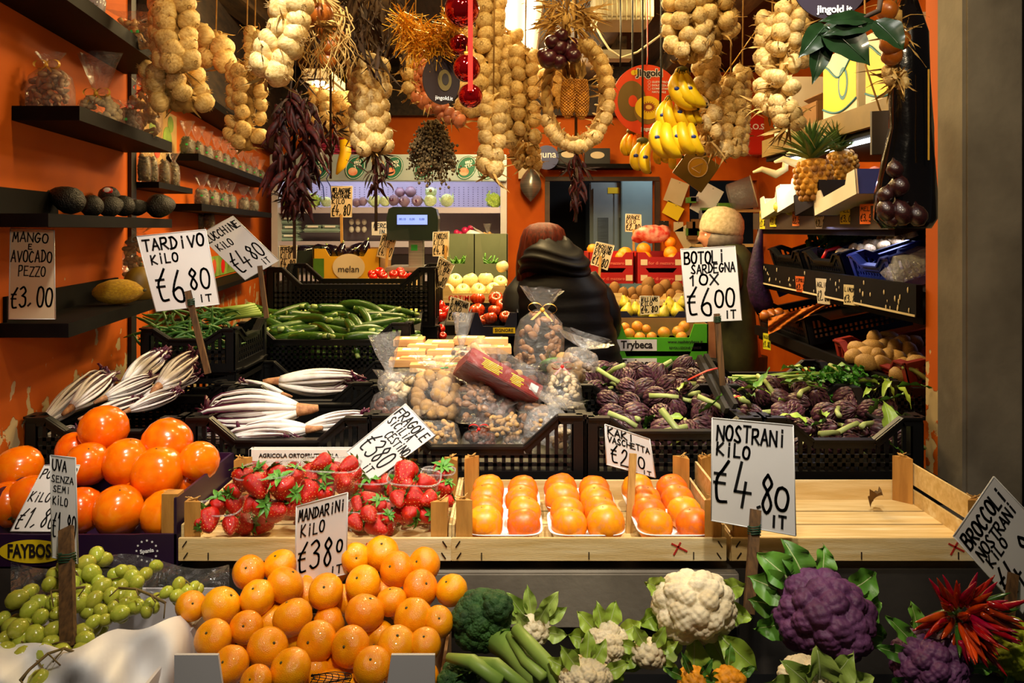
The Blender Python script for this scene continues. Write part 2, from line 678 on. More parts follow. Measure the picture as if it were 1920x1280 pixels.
def wall_x(d):
    return -1.22 - .15 * (d - 2.55)


def wall_slab(mb, d0, d1, z0, z1, t=.06, off=0.0):
    a, b = wall_x(d0) + off, wall_x(d1) + off
    poly = [(a, d0), (b, d1), (b - t, d1), (a - t, d0)]
    vs = [(x, y, z0) for x, y in poly] + [(x, y, z1) for x, y in poly]
    fs = [(3, 2, 1, 0), (4, 5, 6, 7)] + [(i, (i + 1) % 4, (i + 1) % 4 + 4, i + 4) for i in range(4)]
    mb.add(vs, fs, 0, False)
    return mb


struct('wall_left', wall_slab(wall_slab(MB(), 1.35, 2.55, 0, 2.75), 2.57, 5.92, 0, 2.75, .06, -.03), m_peel)
struct('wall_left_upper', wall_slab(MB(), 2.62, 5.80, 2.13, 2.75, .04, .045), m_dark_wood)
struct('wall_back_upper', MB().box((-.35, 5.80, 2.60), (3.1, .10, .36)), m_dark_wood)
struct('trim_left', wall_slab(MB(), 2.535, 2.585, .2, 2.75, .05, .012), mat('dark_strip', '#15110e', rough=.5))
BY = 5.85
wb = MB()
X = lambda px, d=BY: (px - 960) / FPX * d
Zp = lambda py, d=BY: CZ - (py - HY) / FPX * d
o0, o1, oz = X(1030), X(1228), Zp(338)
q0, q1 = X(1293), X(1420)
for a, b, z0, z1 in ((-2.0, o0, 0, 2.75), (o0, o1, oz, 2.75), (o1, q0, 0, 2.75), (q0, q1, oz, 2.75), (q1, 2.3, 0, 2.75), (o0, o1, 0, .9), (q0, q1, 0, .9)):
    wb.box(((a + b) / 2, BY + .05, (z0 + z1) / 2), (b - a, .1, z1 - z0))
struct('wall_back', wb, m_orange)
fr = MB()
for px in (1026, 1232):
    fr.box((X(px), BY - .01, 1.3), (.035, .03, 1.3))
fr.box(((o0 + o1) / 2, BY - .01, oz + .01), (o1 - o0 + .06, .03, .03))
struct('trim_back', fr, mat('brown_frame', '#4a2c12', '#2e1a0a', 8, .5))
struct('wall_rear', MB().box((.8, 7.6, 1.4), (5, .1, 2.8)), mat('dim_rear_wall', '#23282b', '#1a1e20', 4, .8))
struct('wall_right', MB().box((1.83, 4.0, 1.375), (.06, 3.8, 2.75)), m_orange)
struct('wall_front', MB().box((1.31, 2.14, 1.375), (.36, .06, 2.75)).box((1.122, 2.10, 1.375), (.02, .10, 2.75)), m_peel)
struct('ceiling', MB().box((0, 3.9, 2.80), (4.6, 4.2, .06)), m_dark_wood)
for i, x in enumerate((-1.30, -.62, .50, 1.08)):
    struct('beam_%d' % (i + 1), MB().box((x, 3.8, 2.71), (.14, 4.1, .13)), m_beam)
struct('beam_front', MB().box((0, 1.86, 2.80), (3.0, .12, .2)), m_beam)
pl = MB()
pl.box((1.085, 1.86, 1.5), (.135, .12, 3.0), bevel=.008)
struct('pillar', pl, m_stone)
struct('trim_right', MB().tube([(1.172, 1.86, 0), (1.172, 1.86, 3.0)], .012, 10), mat('dark_pipe', '#101010', rough=.3))
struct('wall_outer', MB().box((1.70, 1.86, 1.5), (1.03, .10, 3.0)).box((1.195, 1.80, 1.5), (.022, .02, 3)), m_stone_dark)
# the stepped stands that carry the crates
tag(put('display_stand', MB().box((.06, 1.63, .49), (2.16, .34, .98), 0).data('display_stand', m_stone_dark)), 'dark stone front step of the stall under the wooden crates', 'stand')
tag(put('display_stand', MB().box((-.045, 2.22, .515), (2.06, .82, 1.03)).data('display_stand', m_black)), 'black raised stand under the rows of black plastic crates', 'stand')
tag(put('display_stand', MB().box((.2, 1.20, .40), (2.36, .48, .80)).data('display_stand', m_black)), 'low black ledge in front carrying the mandarins and cauliflowers', 'stand')
tag(put('marble_slab', MB().box((.10, 1.453, .93), (.62, .02, .10), bevel=.003).data('marble_slab', m_stone)), 'veined grey marble slab upright behind the broccoli', 'slab')


# ------------------------------------------------------------------ signs
def card_sign(quad, d, lines, label, stick=None, sw=.014, old=False, clip=None, dep=None, stick_m=None, name='price_sign', ink_m=None):
    """quad: the card's corners TL TR BR BL as seen, at distance d (or dep per corner); lines: text, x, y, w, h, thickness in card units"""
    dd = dep or [d] * 4
    c = [P(x, y, q) for (x, y), q in zip(quad, dd)]
    ctr = sum(c, Vector()) / 4
    c = [v - ctr for v in c]
    nrm = (c[1] - c[0]).cross(c[3] - c[0]).normalized()
    if nrm.y > 0:
        nrm = -nrm
    wd, ht = (c[1] - c[0]).length, (c[0] - c[3]).length
    t = thing(name, label, 'price sign', ctr)

    def mp(u, v, e=.0012):
        a = c[3].lerp(c[2], u / wd)
        b = c[0].lerp(c[1], u / wd)
        return a.lerp(b, v / ht) + nrm * e
    cm = MB()
    f = [mp(0, 0, .0008), mp(wd, 0, .0008), mp(wd, ht, .0008), mp(0, ht, .0008)]
    k = [v - nrm * .0022 for v in f]
    cm.add(f + k, [(0, 1, 2, 3), (7, 6, 5, 4), (0, 4, 5, 1), (1, 5, 6, 2), (2, 6, 7, 3), (3, 7, 4, 0)], 0, False)
    part('card', cm, m_cardold if old else m_cardw, t)
    e = MB()
    for a, b in ((0, 1), (1, 2), (2, 3), (3, 0)):
        e.tube([f[a], f[b]], .0011, 5)
    part('sleeve_edge', e, m_sleeve, t)
    for s, x, y, w, h, th in lines:
        im = MB()
        ink(im, s, x * wd, y * ht, w * wd, h * ht, th * wd, lambda u, v: mp(u, v, .0016))
        part('lettering', im, ink_m or m_ink, t)
    if stick:
        (x0, y0), (x1, y1) = stick[:2]
        e0, e1 = stick[2] if len(stick) > 2 else (d, d)
        a, b = P(x0, y0, e0 - .006) - ctr, P(x1, y1, e1) - ctr
        part('stick', MB().bar(a, b, sw, .008, up=(0, 1, 0)), stick_m or m_stick, t)
        if clip is not None:
            g = MB()
            p = a.lerp(b, clip)
            for q in range(4):
                z = (q - 1.5) * .004
                g.tube([p + Vector((sw * .62 * math.cos(i * 1.05), .008 * math.sin(i * 1.05), z + .001 * i)) for i in range(7)], .0014, 5)
            part('wire_tie', g, m_wire, t)
    return t


def price(s, y=.10, h=.34, x=.08, w=.86, th=.035):
    return (s, x, y, w, h, th)


card_sign([(257, 443), (386, 430), (412, 570), (293, 584)], 1.86, [('TARDIVO', .05, .80, .92, .15, .028), ('KILO', .12, .62, .42, .12, .024), ('€6', .10, .12, .46, .42, .034), ('80', .60, .24, .36, .26, .03), ('IT', .70, .06, .22, .09, .022)],
          'large white price card for tardivo radicchio at 6,80 on a brown stick', ((352, 545), (390, 700), (1.855, 1.85)), .013, clip=.16)
card_sign([(372, 440), (437, 405), (523, 488), (460, 525)], 2.35, [('ZUCCHINE', .04, .80, .94, .13, .03), ('KILO', .10, .60, .42, .12, .028), ('€4', .06, .12, .46, .36, .04), ('80', .56, .20, .38, .26, .036), ('IT', .66, .05, .2, .1, .026)],
          'tilted white price card for courgettes partly behind the tardivo card', ((487, 498), (500, 596), (2.345, 2.34)), .013)
card_sign([(20, 428), (102, 432), (104, 598), (17, 598)], 1.70, [('MANGO', .06, .86, .84, .10, .03), ('e'.upper(), .42, .78, .10, .06, .026), ('AVOCADO', .03, .64, .94, .12, .03), ('PEZZO', .2, .48, .62, .11, .026), ('€3,00', .04, .14, .94, .22, .04)],
          'dull cream paper price note for mango and avocado hung on the wall shelf', old=True)
card_sign([(95, 853), (142, 858), (147, 1056), (98, 1044)], 1.34, [('UVA', .08, .86, .6, .10, .05), ('SENZA', .04, .75, .9, .065, .036), ('SEMI', .1, .655, .7, .06, .036), ('KILO', .08, .53, .6, .08, .04), ('€1,80', .04, .22, .92, .24, .05), ('IT', .55, .04, .3, .07, .04)],
          'narrow white price card for seedless grapes on a thick brown stick', ((124, 990), (128, 1215), (1.34, 1.22)), .024, clip=.28)
card_sign([(84, 872), (150, 872), (104, 996), (20, 996)], 1.50, [('POMELO', .06, .80, .95, .14, .035), ('KILO', .05, .44, .55, .14, .03), ('€1,80', .04, .05, .92, .28, .035)],
          'slanted white price card leaning on the orange persimmons behind the grape card', dep=[1.54, 1.54, 1.47, 1.47])
card_sign([(760, 757), (816, 815), (697, 903), (650, 847)], 1.66, [('FRAGOLE', .02, .80, .96, .14, .03), ('SICILIA', .05, .66, .7, .12, .026), ('CESTINO', .28, .50, .7, .12, .026), ('€3', .08, .16, .44, .32, .035), ('80', .5, .18, .4, .28, .035), ('IT', .55, .03, .25, .1, .026)],
          'white price card for strawberries turned sideways over the punnets', dep=[1.70, 1.70, 1.64, 1.64])
card_sign([(556, 949), (652, 923), (650, 1075), (553, 1098)], 1.385, [('MANDARINI', .05, .80, .92, .13, .028), ('KILO', .10, .60, .48, .14, .028), ('€38', .05, .16, .72, .34, .038), ('0', .80, .30, .14, .14, .034), ('IT', .68, .04, .25, .09, .028)],
          'white price card for mandarins at 3,80 standing in the mandarin heap', ((600, 1090), (602, 1150), (1.385, 1.38)), .012)
card_sign([(1134, 795), (1218, 823), (1229, 895), (1137, 870)], 1.60, [('KAKI', .06, .78, .6, .17, .03), ('VASCHETTA', .05, .60, .92, .14, .024), ('€2', .10, .10, .4, .42, .03), ('80', .5, .16, .34, .3, .03), ('IT', .74, .02, .2, .1, .02)],
          'small white price card for boxed kaki on a pale wooden stick', ((1187, 850), (1179, 1008), (1.59, 1.56)), .014, stick_m=m_stickl)
card_sign([(1335, 783), (1487, 797), (1492, 1004), (1333, 975)], 1.42, [('NOSTRANI', .06, .80, .86, .14, .026), ('KILO', .06, .65, .42, .12, .026), ('€4', .02, .20, .50, .40, .034), (',', .55, .20, .1, .1, .03), ('8', .58, .18, .20, .34, .032), ('0', .76, .22, .2, .20, .034), ('IT', .70, .05, .2, .10, .03)],
          'biggest white price card reading nostrani kilo 4,80 on a brown stick', ((1417, 955), (1404, 1150), (1.42, 1.36)), .018, clip=.22)
card_sign([(1276, 467), (1378, 461), (1391, 600), (1287, 604)], 2.02, [('BOTOLI', .05, .80, .76, .16, .032), ('SARDEGNA', .16, .66, .82, .12, .026), ('10X', .10, .50, .58, .13, .032), ('€6', .04, .10, .50, .36, .038), ('00', .54, .20, .40, .24, .036), ('IT', .70, .04, .22, .10, .028)],
          'tall white price card for ten artichokes on a stick before the old shopper', ((1344, 588), (1355, 722), (2.015, 2.01)), .014, clip=.1)
card_sign([(1787, 1005), (1863, 893), (1992, 1030), (1916, 1150)], 1.26, [('BROCCOLI', .05, .78, .9, .15, .032), ('NOSTRANI', .08, .62, .86, .12, .026), ('KILO', .12, .5, .4, .1, .026), ('€4,80', .04, .16, .9, .28, .036)],
          'white price card for broccoli tilted like a diamond at the stone pillar', ((1900, 1075), (1880, 1270), (1.26, 1.2)), .014)
BACK = [
    ([(621, 349), (661, 349), (660, 407), (620, 407)], 3.9, ['MELANZANE', 'NOSTRANE', 'KILO', '€4,80'], 'small cream price card for aubergines in front of the cold cabinet', ((640, 402), (641, 460))),
    ([(524, 460), (557, 460), (555, 506), (525, 506)], 3.7, ['PEPERONI', 'KILO', '€4,80'], 'small cream price card for peppers beside the dark aubergine box', ((543, 495), (544, 530))),
    ([(717, 437), (745, 441), (733, 487), (706, 480)], 3.7, ['GRAPPOLO', 'KILO', '€4,80'], 'small tilted cream price card for vine tomatoes beside the weighing scale', ((728, 465), (722, 520))),
    ([(812, 435), (842, 434), (841, 481), (811, 480)], 3.6, ['FINOCCHI', 'KILO', '€4,80'], 'small cream price card for fennel to the right of the scale post', ((836, 460), (835, 500))),
    ([(824, 480), (852, 497), (832, 541), (811, 531)], 3.25, ['CUORE', 'DI BUE', 'KILO', '€4,80'], 'small tilted cream price card leaning on the round pale squashes', None),
    ([(846, 556), (881, 568), (874, 604), (837, 602)], 3.1, ['S.MARZANO', 'KILO', '€4,80'], 'small cream price card set among the ribbed red tomatoes', ((858, 590), (856, 625))),
    ([(1173, 401), (1202, 402), (1203, 435), (1172, 434)], 4.45, ['ARANCE', 'KILO', '€2,80'], 'small cream price card for oranges on a stick above the red boxes', ((1188, 430), (1188, 470))),
    ([(1118, 453), (1152, 460), (1139, 507), (1107, 494)], 4.0, ['PACHINO', 'CILIEGINO', 'KILO', '€1,80'], 'small tilted cream price card on a stick beside the padded black coat', ((1126, 480), (1122, 540))),
    ([(1200, 555), (1236, 555), (1236, 587), (1200, 590)], 3.62, ['WILLIAMS', 'KILO', '€4,80'], 'small cream price card tucked among the yellow pears', None),
]
for quad, d, words, label, st in BACK:
    n = len(words)
    ls = []
    top = .96
    for i, w in enumerate(words):
        last = i == n - 1
        h = .34 if last else .56 / (n - 1) * .78
        top -= h + .03
        ls.append((w, .06, top, .88 if len(w) > 5 or last else .15 * len(w), h, .05 if last else .04))
    card_sign(quad, d, ls, label, st, .012, old=True, stick_m=m_stickl)
card_sign([(697, 416), (735, 415), (735, 441), (697, 441)], 5.2, [('MERCE', .1, .55, .8, .3, .04), ('IN', .35, .12, .3, .3, .04)], 'white notice on the fridge shelf beside the green scale display', name='notice_sign', ink_m=mat('blue_ink', '#2b4a6b', rough=.6))


# ------------------------------------------------------------------ crates
def plastic_crate(x0, x1, y0, y1, z0, h, label, dip=.05, solid=(), m=None, group=None, cell=.019, front_low=None, name='plastic_crate', rz=0):
    w, dp = x1 - x0, y1 - y0
    m = m or m_black
    t = thing(name, label, 'crate', Matrix.Translation(((x0 + x1) / 2, (y0 + y1) / 2, z0)) @ Matrix.Rotation(rz, 4, 'Z'), group)
    b = MB().box((0, 0, .006), (w - .01, dp - .01, .012))
    part('base', b, m, t)
    sides = (('front', w, TRS((0, -dp / 2 + .006, 0))), ('back', w, TRS((0, dp / 2 - .006, 0))), ('left', dp, TRS((-w / 2 + .006, 0, 0), (0, 0, math.pi / 2))), ('right', dp, TRS((w / 2 - .006, 0, 0), (0, 0, math.pi / 2))))
    for nm, L, T in sides:
        mb = MB()
        l = L / 2 - .004
        dd = front_low if (front_low is not None and nm == 'front') else dip
        lo = h - dd
        ca, cb = min(.055, l * .25), min(.055 + dd * 1.1, l * .6)
        prof = [(-l, h), (-l + ca, h), (-l + cb, lo), (l - cb, lo), (l - ca, h), (l, h)]
        for a, q in zip(prof, prof[1:]):
            mb.bar((a[0], 0, a[1]), (q[0], 0, q[1]), .020, .012, up=(0, 1, 0), M=T)
            mb.bar((a[0], 0, a[1] + .008), (q[0], 0, q[1] + .008), .005, .024, up=(0, 1, 0), M=T)
        mb.bar((-l, 0, .012), (l, 0, .012), .024, .012, up=(0, 1, 0), M=T)

        def top(x):
            for a, q in zip(prof, prof[1:]):
                if a[0] <= x <= q[0]:
                    return a[1] + (q[1] - a[1]) * (x - a[0]) / max(q[0] - a[0], 1e-6)
            return lo
        if nm in solid:
            mb.prism([(-l, .01)] + [(l, .01)] + [(x, z) for x, z in prof[::-1]], -.0025, .0025, M=T)
            for k in range(5):
                x = -l + (k + .5) * 2 * l / 5
                mb.box((x, -.004, lo / 2), (.006, .006, lo * .8), M=T)
        else:
            n = max(3, int(2 * l / cell))
            for i in range(n + 1):
                x = -l + 2 * l * i / n
                mb.box((x, 0, top(x) / 2), (.0085, .006, top(x)), M=T)
            k = 1
            while k * cell < lo - .01:
                mb.box((0, 0, k * cell), (2 * l, .006, .008), M=T)
                k += 1
        part('side_panel', mb, m, t)
    for sx in (-1, 1):
        for sy in (-1, 1):
            part('corner_post', MB().box((sx * (w / 2 - .014), sy * (dp / 2 - .014), h / 2), (.03, .03, h), bevel=.004), m, t)
    return t


def wooden_crate(x0, x1, y0, y1, z0, label, hb=.042, hp=.13, side_h=.05, red_mark=None, staples=4, group=None):
    w, dp = x1 - x0, y1 - y0
    t = thing('wooden_crate', label, 'crate', Vector(((x0 + x1) / 2, (y0 + y1) / 2, z0)), group)
    n = 4
    for i in range(n):
        y = -dp / 2 + dp * (i + .5) / n
        part('base_slat', MB().box((0, y, .008), (w - .01, dp / n - .007, .005)), m_crate, t)
    for y in (-dp / 2 + .05, 0, dp / 2 - .05):
        pass
    fb = part('front_board', MB().box((0, -dp / 2, hb / 2), (w, .006, hb), bevel=.001), m_crate, t)
    part('back_board', MB().box((0, dp / 2, hb / 2 + .005), (w, .006, hb + .012), bevel=.001), m_crate, t)
    for sx in (-1, 1):
        for k in (0, 1):
            part('side_slat', MB().box((sx * (w / 2 - .003), 0, .018 + k * side_h * .62), (.005, dp - .02, side_h * .5)), m_crate, t)
        for sy in (-1, 1):
            s = .030
            x, y = sx * (w / 2 - .008), sy * (dp / 2 - .005)
            poly = [(x, y), (x - sx * s, y), (x, y - sy * s)]
            vs = [(a, b, .004) for a, b in poly] + [(a, b, hp) for a, b in poly]
            part('corner_post', MB().add(vs, [(0, 1, 2), (3, 5, 4), (0, 3, 4, 1), (1, 4, 5, 2), (2, 5, 3, 0)], 0, False), m_post, t)
            pw = MB()
            for k in range(5):
                pw.tube([(x - sx * .012 + rnd(-.008, .008), y - sy * .01 + rnd(-.006, .006), hp), (x - sx * .012 + rnd(-.014, .014), y - sy * .01 + rnd(-.01, .01), hp + .007)], .0011, 4)
            part('wire_end', pw, m_stickl, t)
    xs = [-w / 2 + .012, -w / 2 + .014, -w / 2 + .055, 0.0, w / 2 - .06, w / 2 - .012, w / 2 - .014]
    zs = [hb * .75, hb * .25, hb * .22, hb * .25, hb * .25, hb * .75, hb * .25]
    for x, z in zip(xs, zs):
        tilt = 0 if abs(x) < w / 2 - .02 else (.6 if x < 0 else -.6)
        part('staple', MB().box((0, 0, 0), (.0018, .002, .013), M=TRS((x, -dp / 2 - .0035, z), (0, tilt, 0))), m_staple, fb)
    if red_mark is not None:
        rm = MB()
        rm.box((0, 0, 0), (.003, .001, .026), M=TRS((red_mark, -dp / 2 - .0036, hb * .55), (0, .5, 0)))
        rm.box((0, 0, 0), (.003, .001, .032), M=TRS((red_mark + .004, -dp / 2 - .0036, hb * .6), (0, -1.1, 0)))
        part('pen_mark', rm, mat('red_pen', '#b5271c', rough=.6), fb, label='red cross drawn on the front board')
    return t


def carton_tray(x0, x1, y0, y1, z0, h, label, m, notch=.45, name='carton_tray', m_in=None, back=1.0, group=None, front_h=None, side_h=None, corner_h=None):
    w, dp = x1 - x0, y1 - y0
    t = thing(name, label, 'box', Vector(((x0 + x1) / 2, (y0 + y1) / 2, z0)), group)
    part('base', MB().box((0, 0, .004), (w - .006, dp - .006, .006)), m, t)
    fh = front_h or h * notch
    c = min(.06, w * .18)
    ch = corner_h or h
    f = [(-w / 2, 0), (w / 2, 0), (w / 2, ch), (w / 2 - c, ch), (w / 2 - c - .02, fh), (-w / 2 + c + .02, fh), (-w / 2 + c, ch), (-w / 2, ch)]
    fp = part('front_panel', MB().prism(f, -dp / 2, -dp / 2 + .005), m, t)
    part('back_panel', MB().box((0, dp / 2 - .003, h * back / 2), (w, .005, h * back)), m_in or m, t)
    for sx in (-1, 1):
        part('side_panel', MB().box((sx * (w / 2 - .003), 0, (side_h or h) / 2), (.005, dp, side_h or h)), m_in or m, t)
    return t, fp
# ------------------------------------------------------------------ front row: big persimmons
m_pers = mat('persimmon_skin', '#fa7606', '#f46404', 5, .2, .03, 20, coat=.45, rand=.08, huer=.008, c3='#fb8a0a', c3scale=2.5, c3lim=(.45, .75))
m_calyx = mat('dry_calyx', '#5c5a2a', '#3a3218', 20, .8)
m_kaki = mat('kaki_skin', '#f78e0e', '#f0780a', 3, .38, .03, 25, rand=.10, huer=.014, c3='#d98650', c3scale=3, c3lim=(.5, .75))
m_mand = mat('mandarin_peel', '#ffa806', '#fb9804', 3, .26, .3, 22, coat=.3, rand=.08, huer=.012)
m_purple_box = mat('aubergine_card', '#2b0f36', '#220b2b', 4, .4)
m_yel = mat('yellow_print', '#f5d316', rough=.5)
m_blk_print = mat('dark_print', '#1a0f12', rough=.6)

wt, fp = carton_tray(X(-30, 1.47), X(336, 1.47), 1.46, 1.76, .985, .125, 'purple printed carton of big orange persimmons', m_purple_box, notch=.50, m_in=m_purple_box, front_h=.058, corner_h=.059)
wd_ = X(336, 1.47) - X(-30, 1.47)
cx_ = (X(336, 1.47) + X(-30, 1.47)) / 2
fpz = -.15 - .0012
ov = MB()
n = 32
ov.add([((X(62, 1.46) - cx_) + .062 * math.cos(2 * math.pi * i / n), fpz, .028 + .0215 * math.sin(2 * math.pi * i / n)) for i in range(n)], [tuple(range(n))], 0, False)
part('printed_oval', ov, m_yel, fp)
print_text('FAYBOS', fp, TRS((X(56, 1.46) - cx_, fpz - .001, .028)) @ FACE, .034, m_blk_print, .0010, sx=.66)
st = MB()
for i in range(12):
    a = math.pi * 2 * i / 12
    cx, cz = (X(276, 1.46) - cx_) + .019 * math.cos(a), .029 + .019 * math.sin(a)
    pts = [(cx + (.0028 if k % 2 == 0 else .0011) * math.sin(k * math.pi / 5), fpz, cz + (.0028 if k % 2 == 0 else .0011) * math.cos(k * math.pi / 5)) for k in range(10)]
    st.add(pts, [tuple(range(10))], 0, False)
part('star_ring', st, m_whitepr, fp)
print_text('Spania', fp, TRS((X(276, 1.46) - cx_, fpz - .0005, .029), (0, -.15, 0)) @ FACE, .010, m_whitepr, .0002)
part('corner_block', MB().box((wd_ / 2 - .016, -.13, .065), (.03, .028, .13)), m_post, wt)


def persimmon_proto():
    t = thing('persimmon', '', 'persimmon', None, 'big persimmons in the purple carton')
    mb = MB()
    prof = [(.001, -.92), (.25, -.95), (.55, -.88), (.85, -.6), (1.0, -.15), (1.0, .2), (.88, .58), (.62, .88), (.35, 1.02), (.12, 1.08), (.01, 1.08)]
    mb.lathe(prof, 28, 0, lambda a, q: 1 + .035 * math.cos(4 * a) * math.sin(math.pi * q))
    part('flesh', mb, m_pers, t)
    c = MB()
    for k in range(4):
        c.leaf(.42, .36, TRS((0, 0, -.95), (math.pi, 0, k * math.pi / 2)), .5, .1, .02)
    c.tube([(0, 0, -.9), (0, 0, -1.08)], [.09, .07], 8)
    part('calyx', c, m_calyx, t)
    tip = MB().ball((0, 0, 1.075), .045, 6, 4, q=(1, 1, .5))
    part('tip', tip, m_ink, t)
    return t


PK = Kind(persimmon_proto())
pers = [(195, 805, 43, 0), (312, 832, 46, 2), (372, 866, 37, 0), (164, 870, 39, 0), (238, 868, 44, 0), (297, 889, 49, 0), (37, 880, 42, 1), (58, 938, 44, 0), (16, 946, 42, 1), (150, 958, 42, 0), (222, 958, 46, 0), (312, 965, 45, 0), (345, 905, 33, 0), (139, 846, 34, 0), (100, 940, 38, 0), (262, 935, 36, 0)]
names = row_names(pers, 22)
for i, (px, py, r, o) in enumerate(pers):
    d = 1.70 - (py - 805) * .00112 + (.05 if r < 37 else 0)
    rr = r * d / FPX
    M = Matrix.Translation(P(px, py, d)) @ (Euler((rnd(-.5, .5), rnd(-.5, .5), rnd(0, 6))).to_matrix().to_4x4() if o == 0 else align((-.55, .5, .35) if o == 1 else (.45, .75, .3), rnd(0, 3))) @ Matrix.Diagonal((rr, rr, rr * .96, 1))
    o_ = PK.at(M, 'big glossy orange persimmon, %s in the %s of the heap' % names[i])
    if i in (4, 3, 12, 5):
        s = MB().ball((0, 0, 0), .13, 10, 4, q=(1, 1, .25))
        part('sticker', s, m_purple_box, o_, Matrix.Translation(Vector((rnd(-.2, .3), -.3, .1)).normalized() * .98) if 0 else TRS((0, 0, 1.03), (0, 0, 0), (1, .7, .5)), label='small purple fruit sticker')

# ------------------------------------------------------------------ strawberries
m_straw_skin = mat('strawberry_skin', '#cf1606', '#a80c04', 2, .28, .4, 30, coat=.35, rand=.12, c3='#dc3a10', c3scale=2)
m_seed = mat('strawberry_seed', '#e8b85a', rough=.5)
m_calg = mat('strawberry_leaf', '#5f9a34', '#3f7524', 12, .5, rand=.15)
wooden_crate(X(333, 1.45), X(846, 1.45), 1.455, 1.755, .998, 'pale wooden crate filled with plastic punnets of strawberries', red_mark=X(697, 1.45) - (X(333, 1.45) + X(846, 1.45)) / 2, hp=.105)


def strawberry_proto(k):
    t = thing('strawberry', '', 'strawberry', None)
    mb = MB()
    prof = [(.01, -1.25), (.22, -1.2), (.5, -.85), (.78, -.3), (.95, .2), (.92, .5), (.7, .72), (.35, .8), (.02, .76)]
    ph = k * 1.7
    mb.lathe(prof, 18, 0, lambda a, q: 1 + .05 * math.cos(2 * a + ph) * (1 + q))
    part('flesh', mb, m_straw_skin, t)
    sd = MB()
    for i in range(70):
        q = (i + .5) / 70
        z = -1.15 + 1.75 * q
        rad = float(np.interp(z, [p[1] for p in prof[:7]], [p[0] for p in prof[:7]]))
        a = i * 2.39996
        v = Vector((rad * math.cos(a), rad * math.sin(a), z)) * 1.012
        sd.ball(v, .032, 5, 3, q=(1, 1, 1.3))
    part('seeds', sd, m_seed, t, kind='stuff')
    c = MB()
    for j in range(9):
        c.leaf(rnd(.95, 1.35), .48, TRS((0, 0, .74), (0, rnd(-.5, .1), j * .7 + rnd(-.1, .1))), rnd(.3, .9), .2, .03)
    c.tube([(0, 0, .7), (.05, .02, 1.2)], [.08, .05], 6)
    part('calyx', c, m_calg, t)
    return t


SK = Kind(strawberry_proto(0), strawberry_proto(1), strawberry_proto(2))


def punnet(px, py, d, wpx, hpx, label, tiltx=0, tilty=0):
    w, h = wpx * d / FPX, hpx * d / FPX
    ctr = P(px, py, d)
    dp = w * .75
    M = Matrix.Translation(ctr) @ Euler((tiltx, tilty, 0)).to_matrix().to_4x4()
    t = thing('strawberry_punnet', label, 'punnet', M)
    rings = []
    for q in (0, .04, .1, .5, .93, 1.0):
        s = .78 + .22 * q if q < .95 else 1.05
        if q == 0:
            s = .7
        ring = []
        for j in range(28):
            a = 2 * math.pi * j / 28
            e = .55
            ca, sa = math.cos(a), math.sin(a)
            ring.append((math.copysign(abs(ca) ** e, ca) * w / 2 * s, math.copysign(abs(sa) ** e, sa) * dp / 2 * s, -h / 2 + h * q))
        rings.append(ring)
    part('tub', MB().loft(rings, cap=False), m_film, t)
    part('rim', MB().tube([Vector(p) for p in rings[-1]] + [Vector(rings[-1][0])], .0018, 5, cap=False), m_filmh, t)
    return t, M, w, dp, h


PUN = [('tall punnet in the middle of the strawberry crate', 553, 915, 1.53, 108, 88, .15, -.12,
        [(502, 905, 26, .3), (528, 920, 26, 2.4), (515, 945, 22, 1), (490, 955, 20, 2), (552, 880, 22, .2), (518, 885, 20, .5), (540, 950, 22, 1.5)]),
       ]
tubs = [
    ('shallow punnet at the front corner of the strawberry crate', 405, 975, 1.50, 92, 46, [(390, 975, 24), (432, 985, 18), (412, 944, 20), (440, 945, 20), (440, 918, 18), (455, 895, 22), (375, 980, 12)]),
    ('tall punnet piled with strawberries beside the mandarin card', 505, 925, 1.52, 104, 92, [(481, 908, 25), (527, 912, 27), (520, 893, 22), (492, 885, 18), (550, 895, 22), (490, 950, 22), (520, 958, 23), (547, 950, 20), (545, 925, 18), (470, 945, 16)]),
    ('punnet of strawberries behind the top of the mandarin card', 617, 905, 1.58, 108, 72, [(585, 888, 22), (622, 887, 20), (654, 872, 19), (605, 868, 20), (645, 905, 22), (580, 920, 22), (612, 925, 20), (664, 888, 16)]),
    ('shallow punnet between the mandarin card and the tall tub', 692, 970, 1.50, 88, 44, [(673, 945, 17), (709, 948, 17), (693, 965, 18), (666, 978, 17), (706, 985, 22), (725, 972, 14), (690, 935, 16)]),
    ('tall tub of strawberries in the corner nearest the kaki crate', 775, 940, 1.52, 94, 96, [(760, 885, 24), (757, 905, 22), (796, 905, 20), (748, 935, 18), (778, 935, 22), (805, 935, 17), (770, 962, 22), (800, 965, 20), (748, 965, 16), (785, 912, 16)]),
    ('punnet at the back beside the wooden post of the strawberry crate', 822, 915, 1.62, 60, 66, [(828, 884, 20), (832, 915, 18), (815, 940, 18), (840, 940, 14), (820, 900, 16)]),
    ('back punnet half hidden under the strawberry price card', 690, 920, 1.66, 84, 50, [(700, 908, 24), (668, 905, 16), (722, 900, 14), (655, 915, 16), (738, 918, 14)]),
]
SHORT = dict(zip([q[0] for q in tubs], ('front corner punnet', 'tall punnet beside the mandarin card', 'punnet behind the mandarin card', 'shallow middle punnet', 'tall tub next to the kaki', 'back punnet at the post', 'punnet under the strawberry card')))
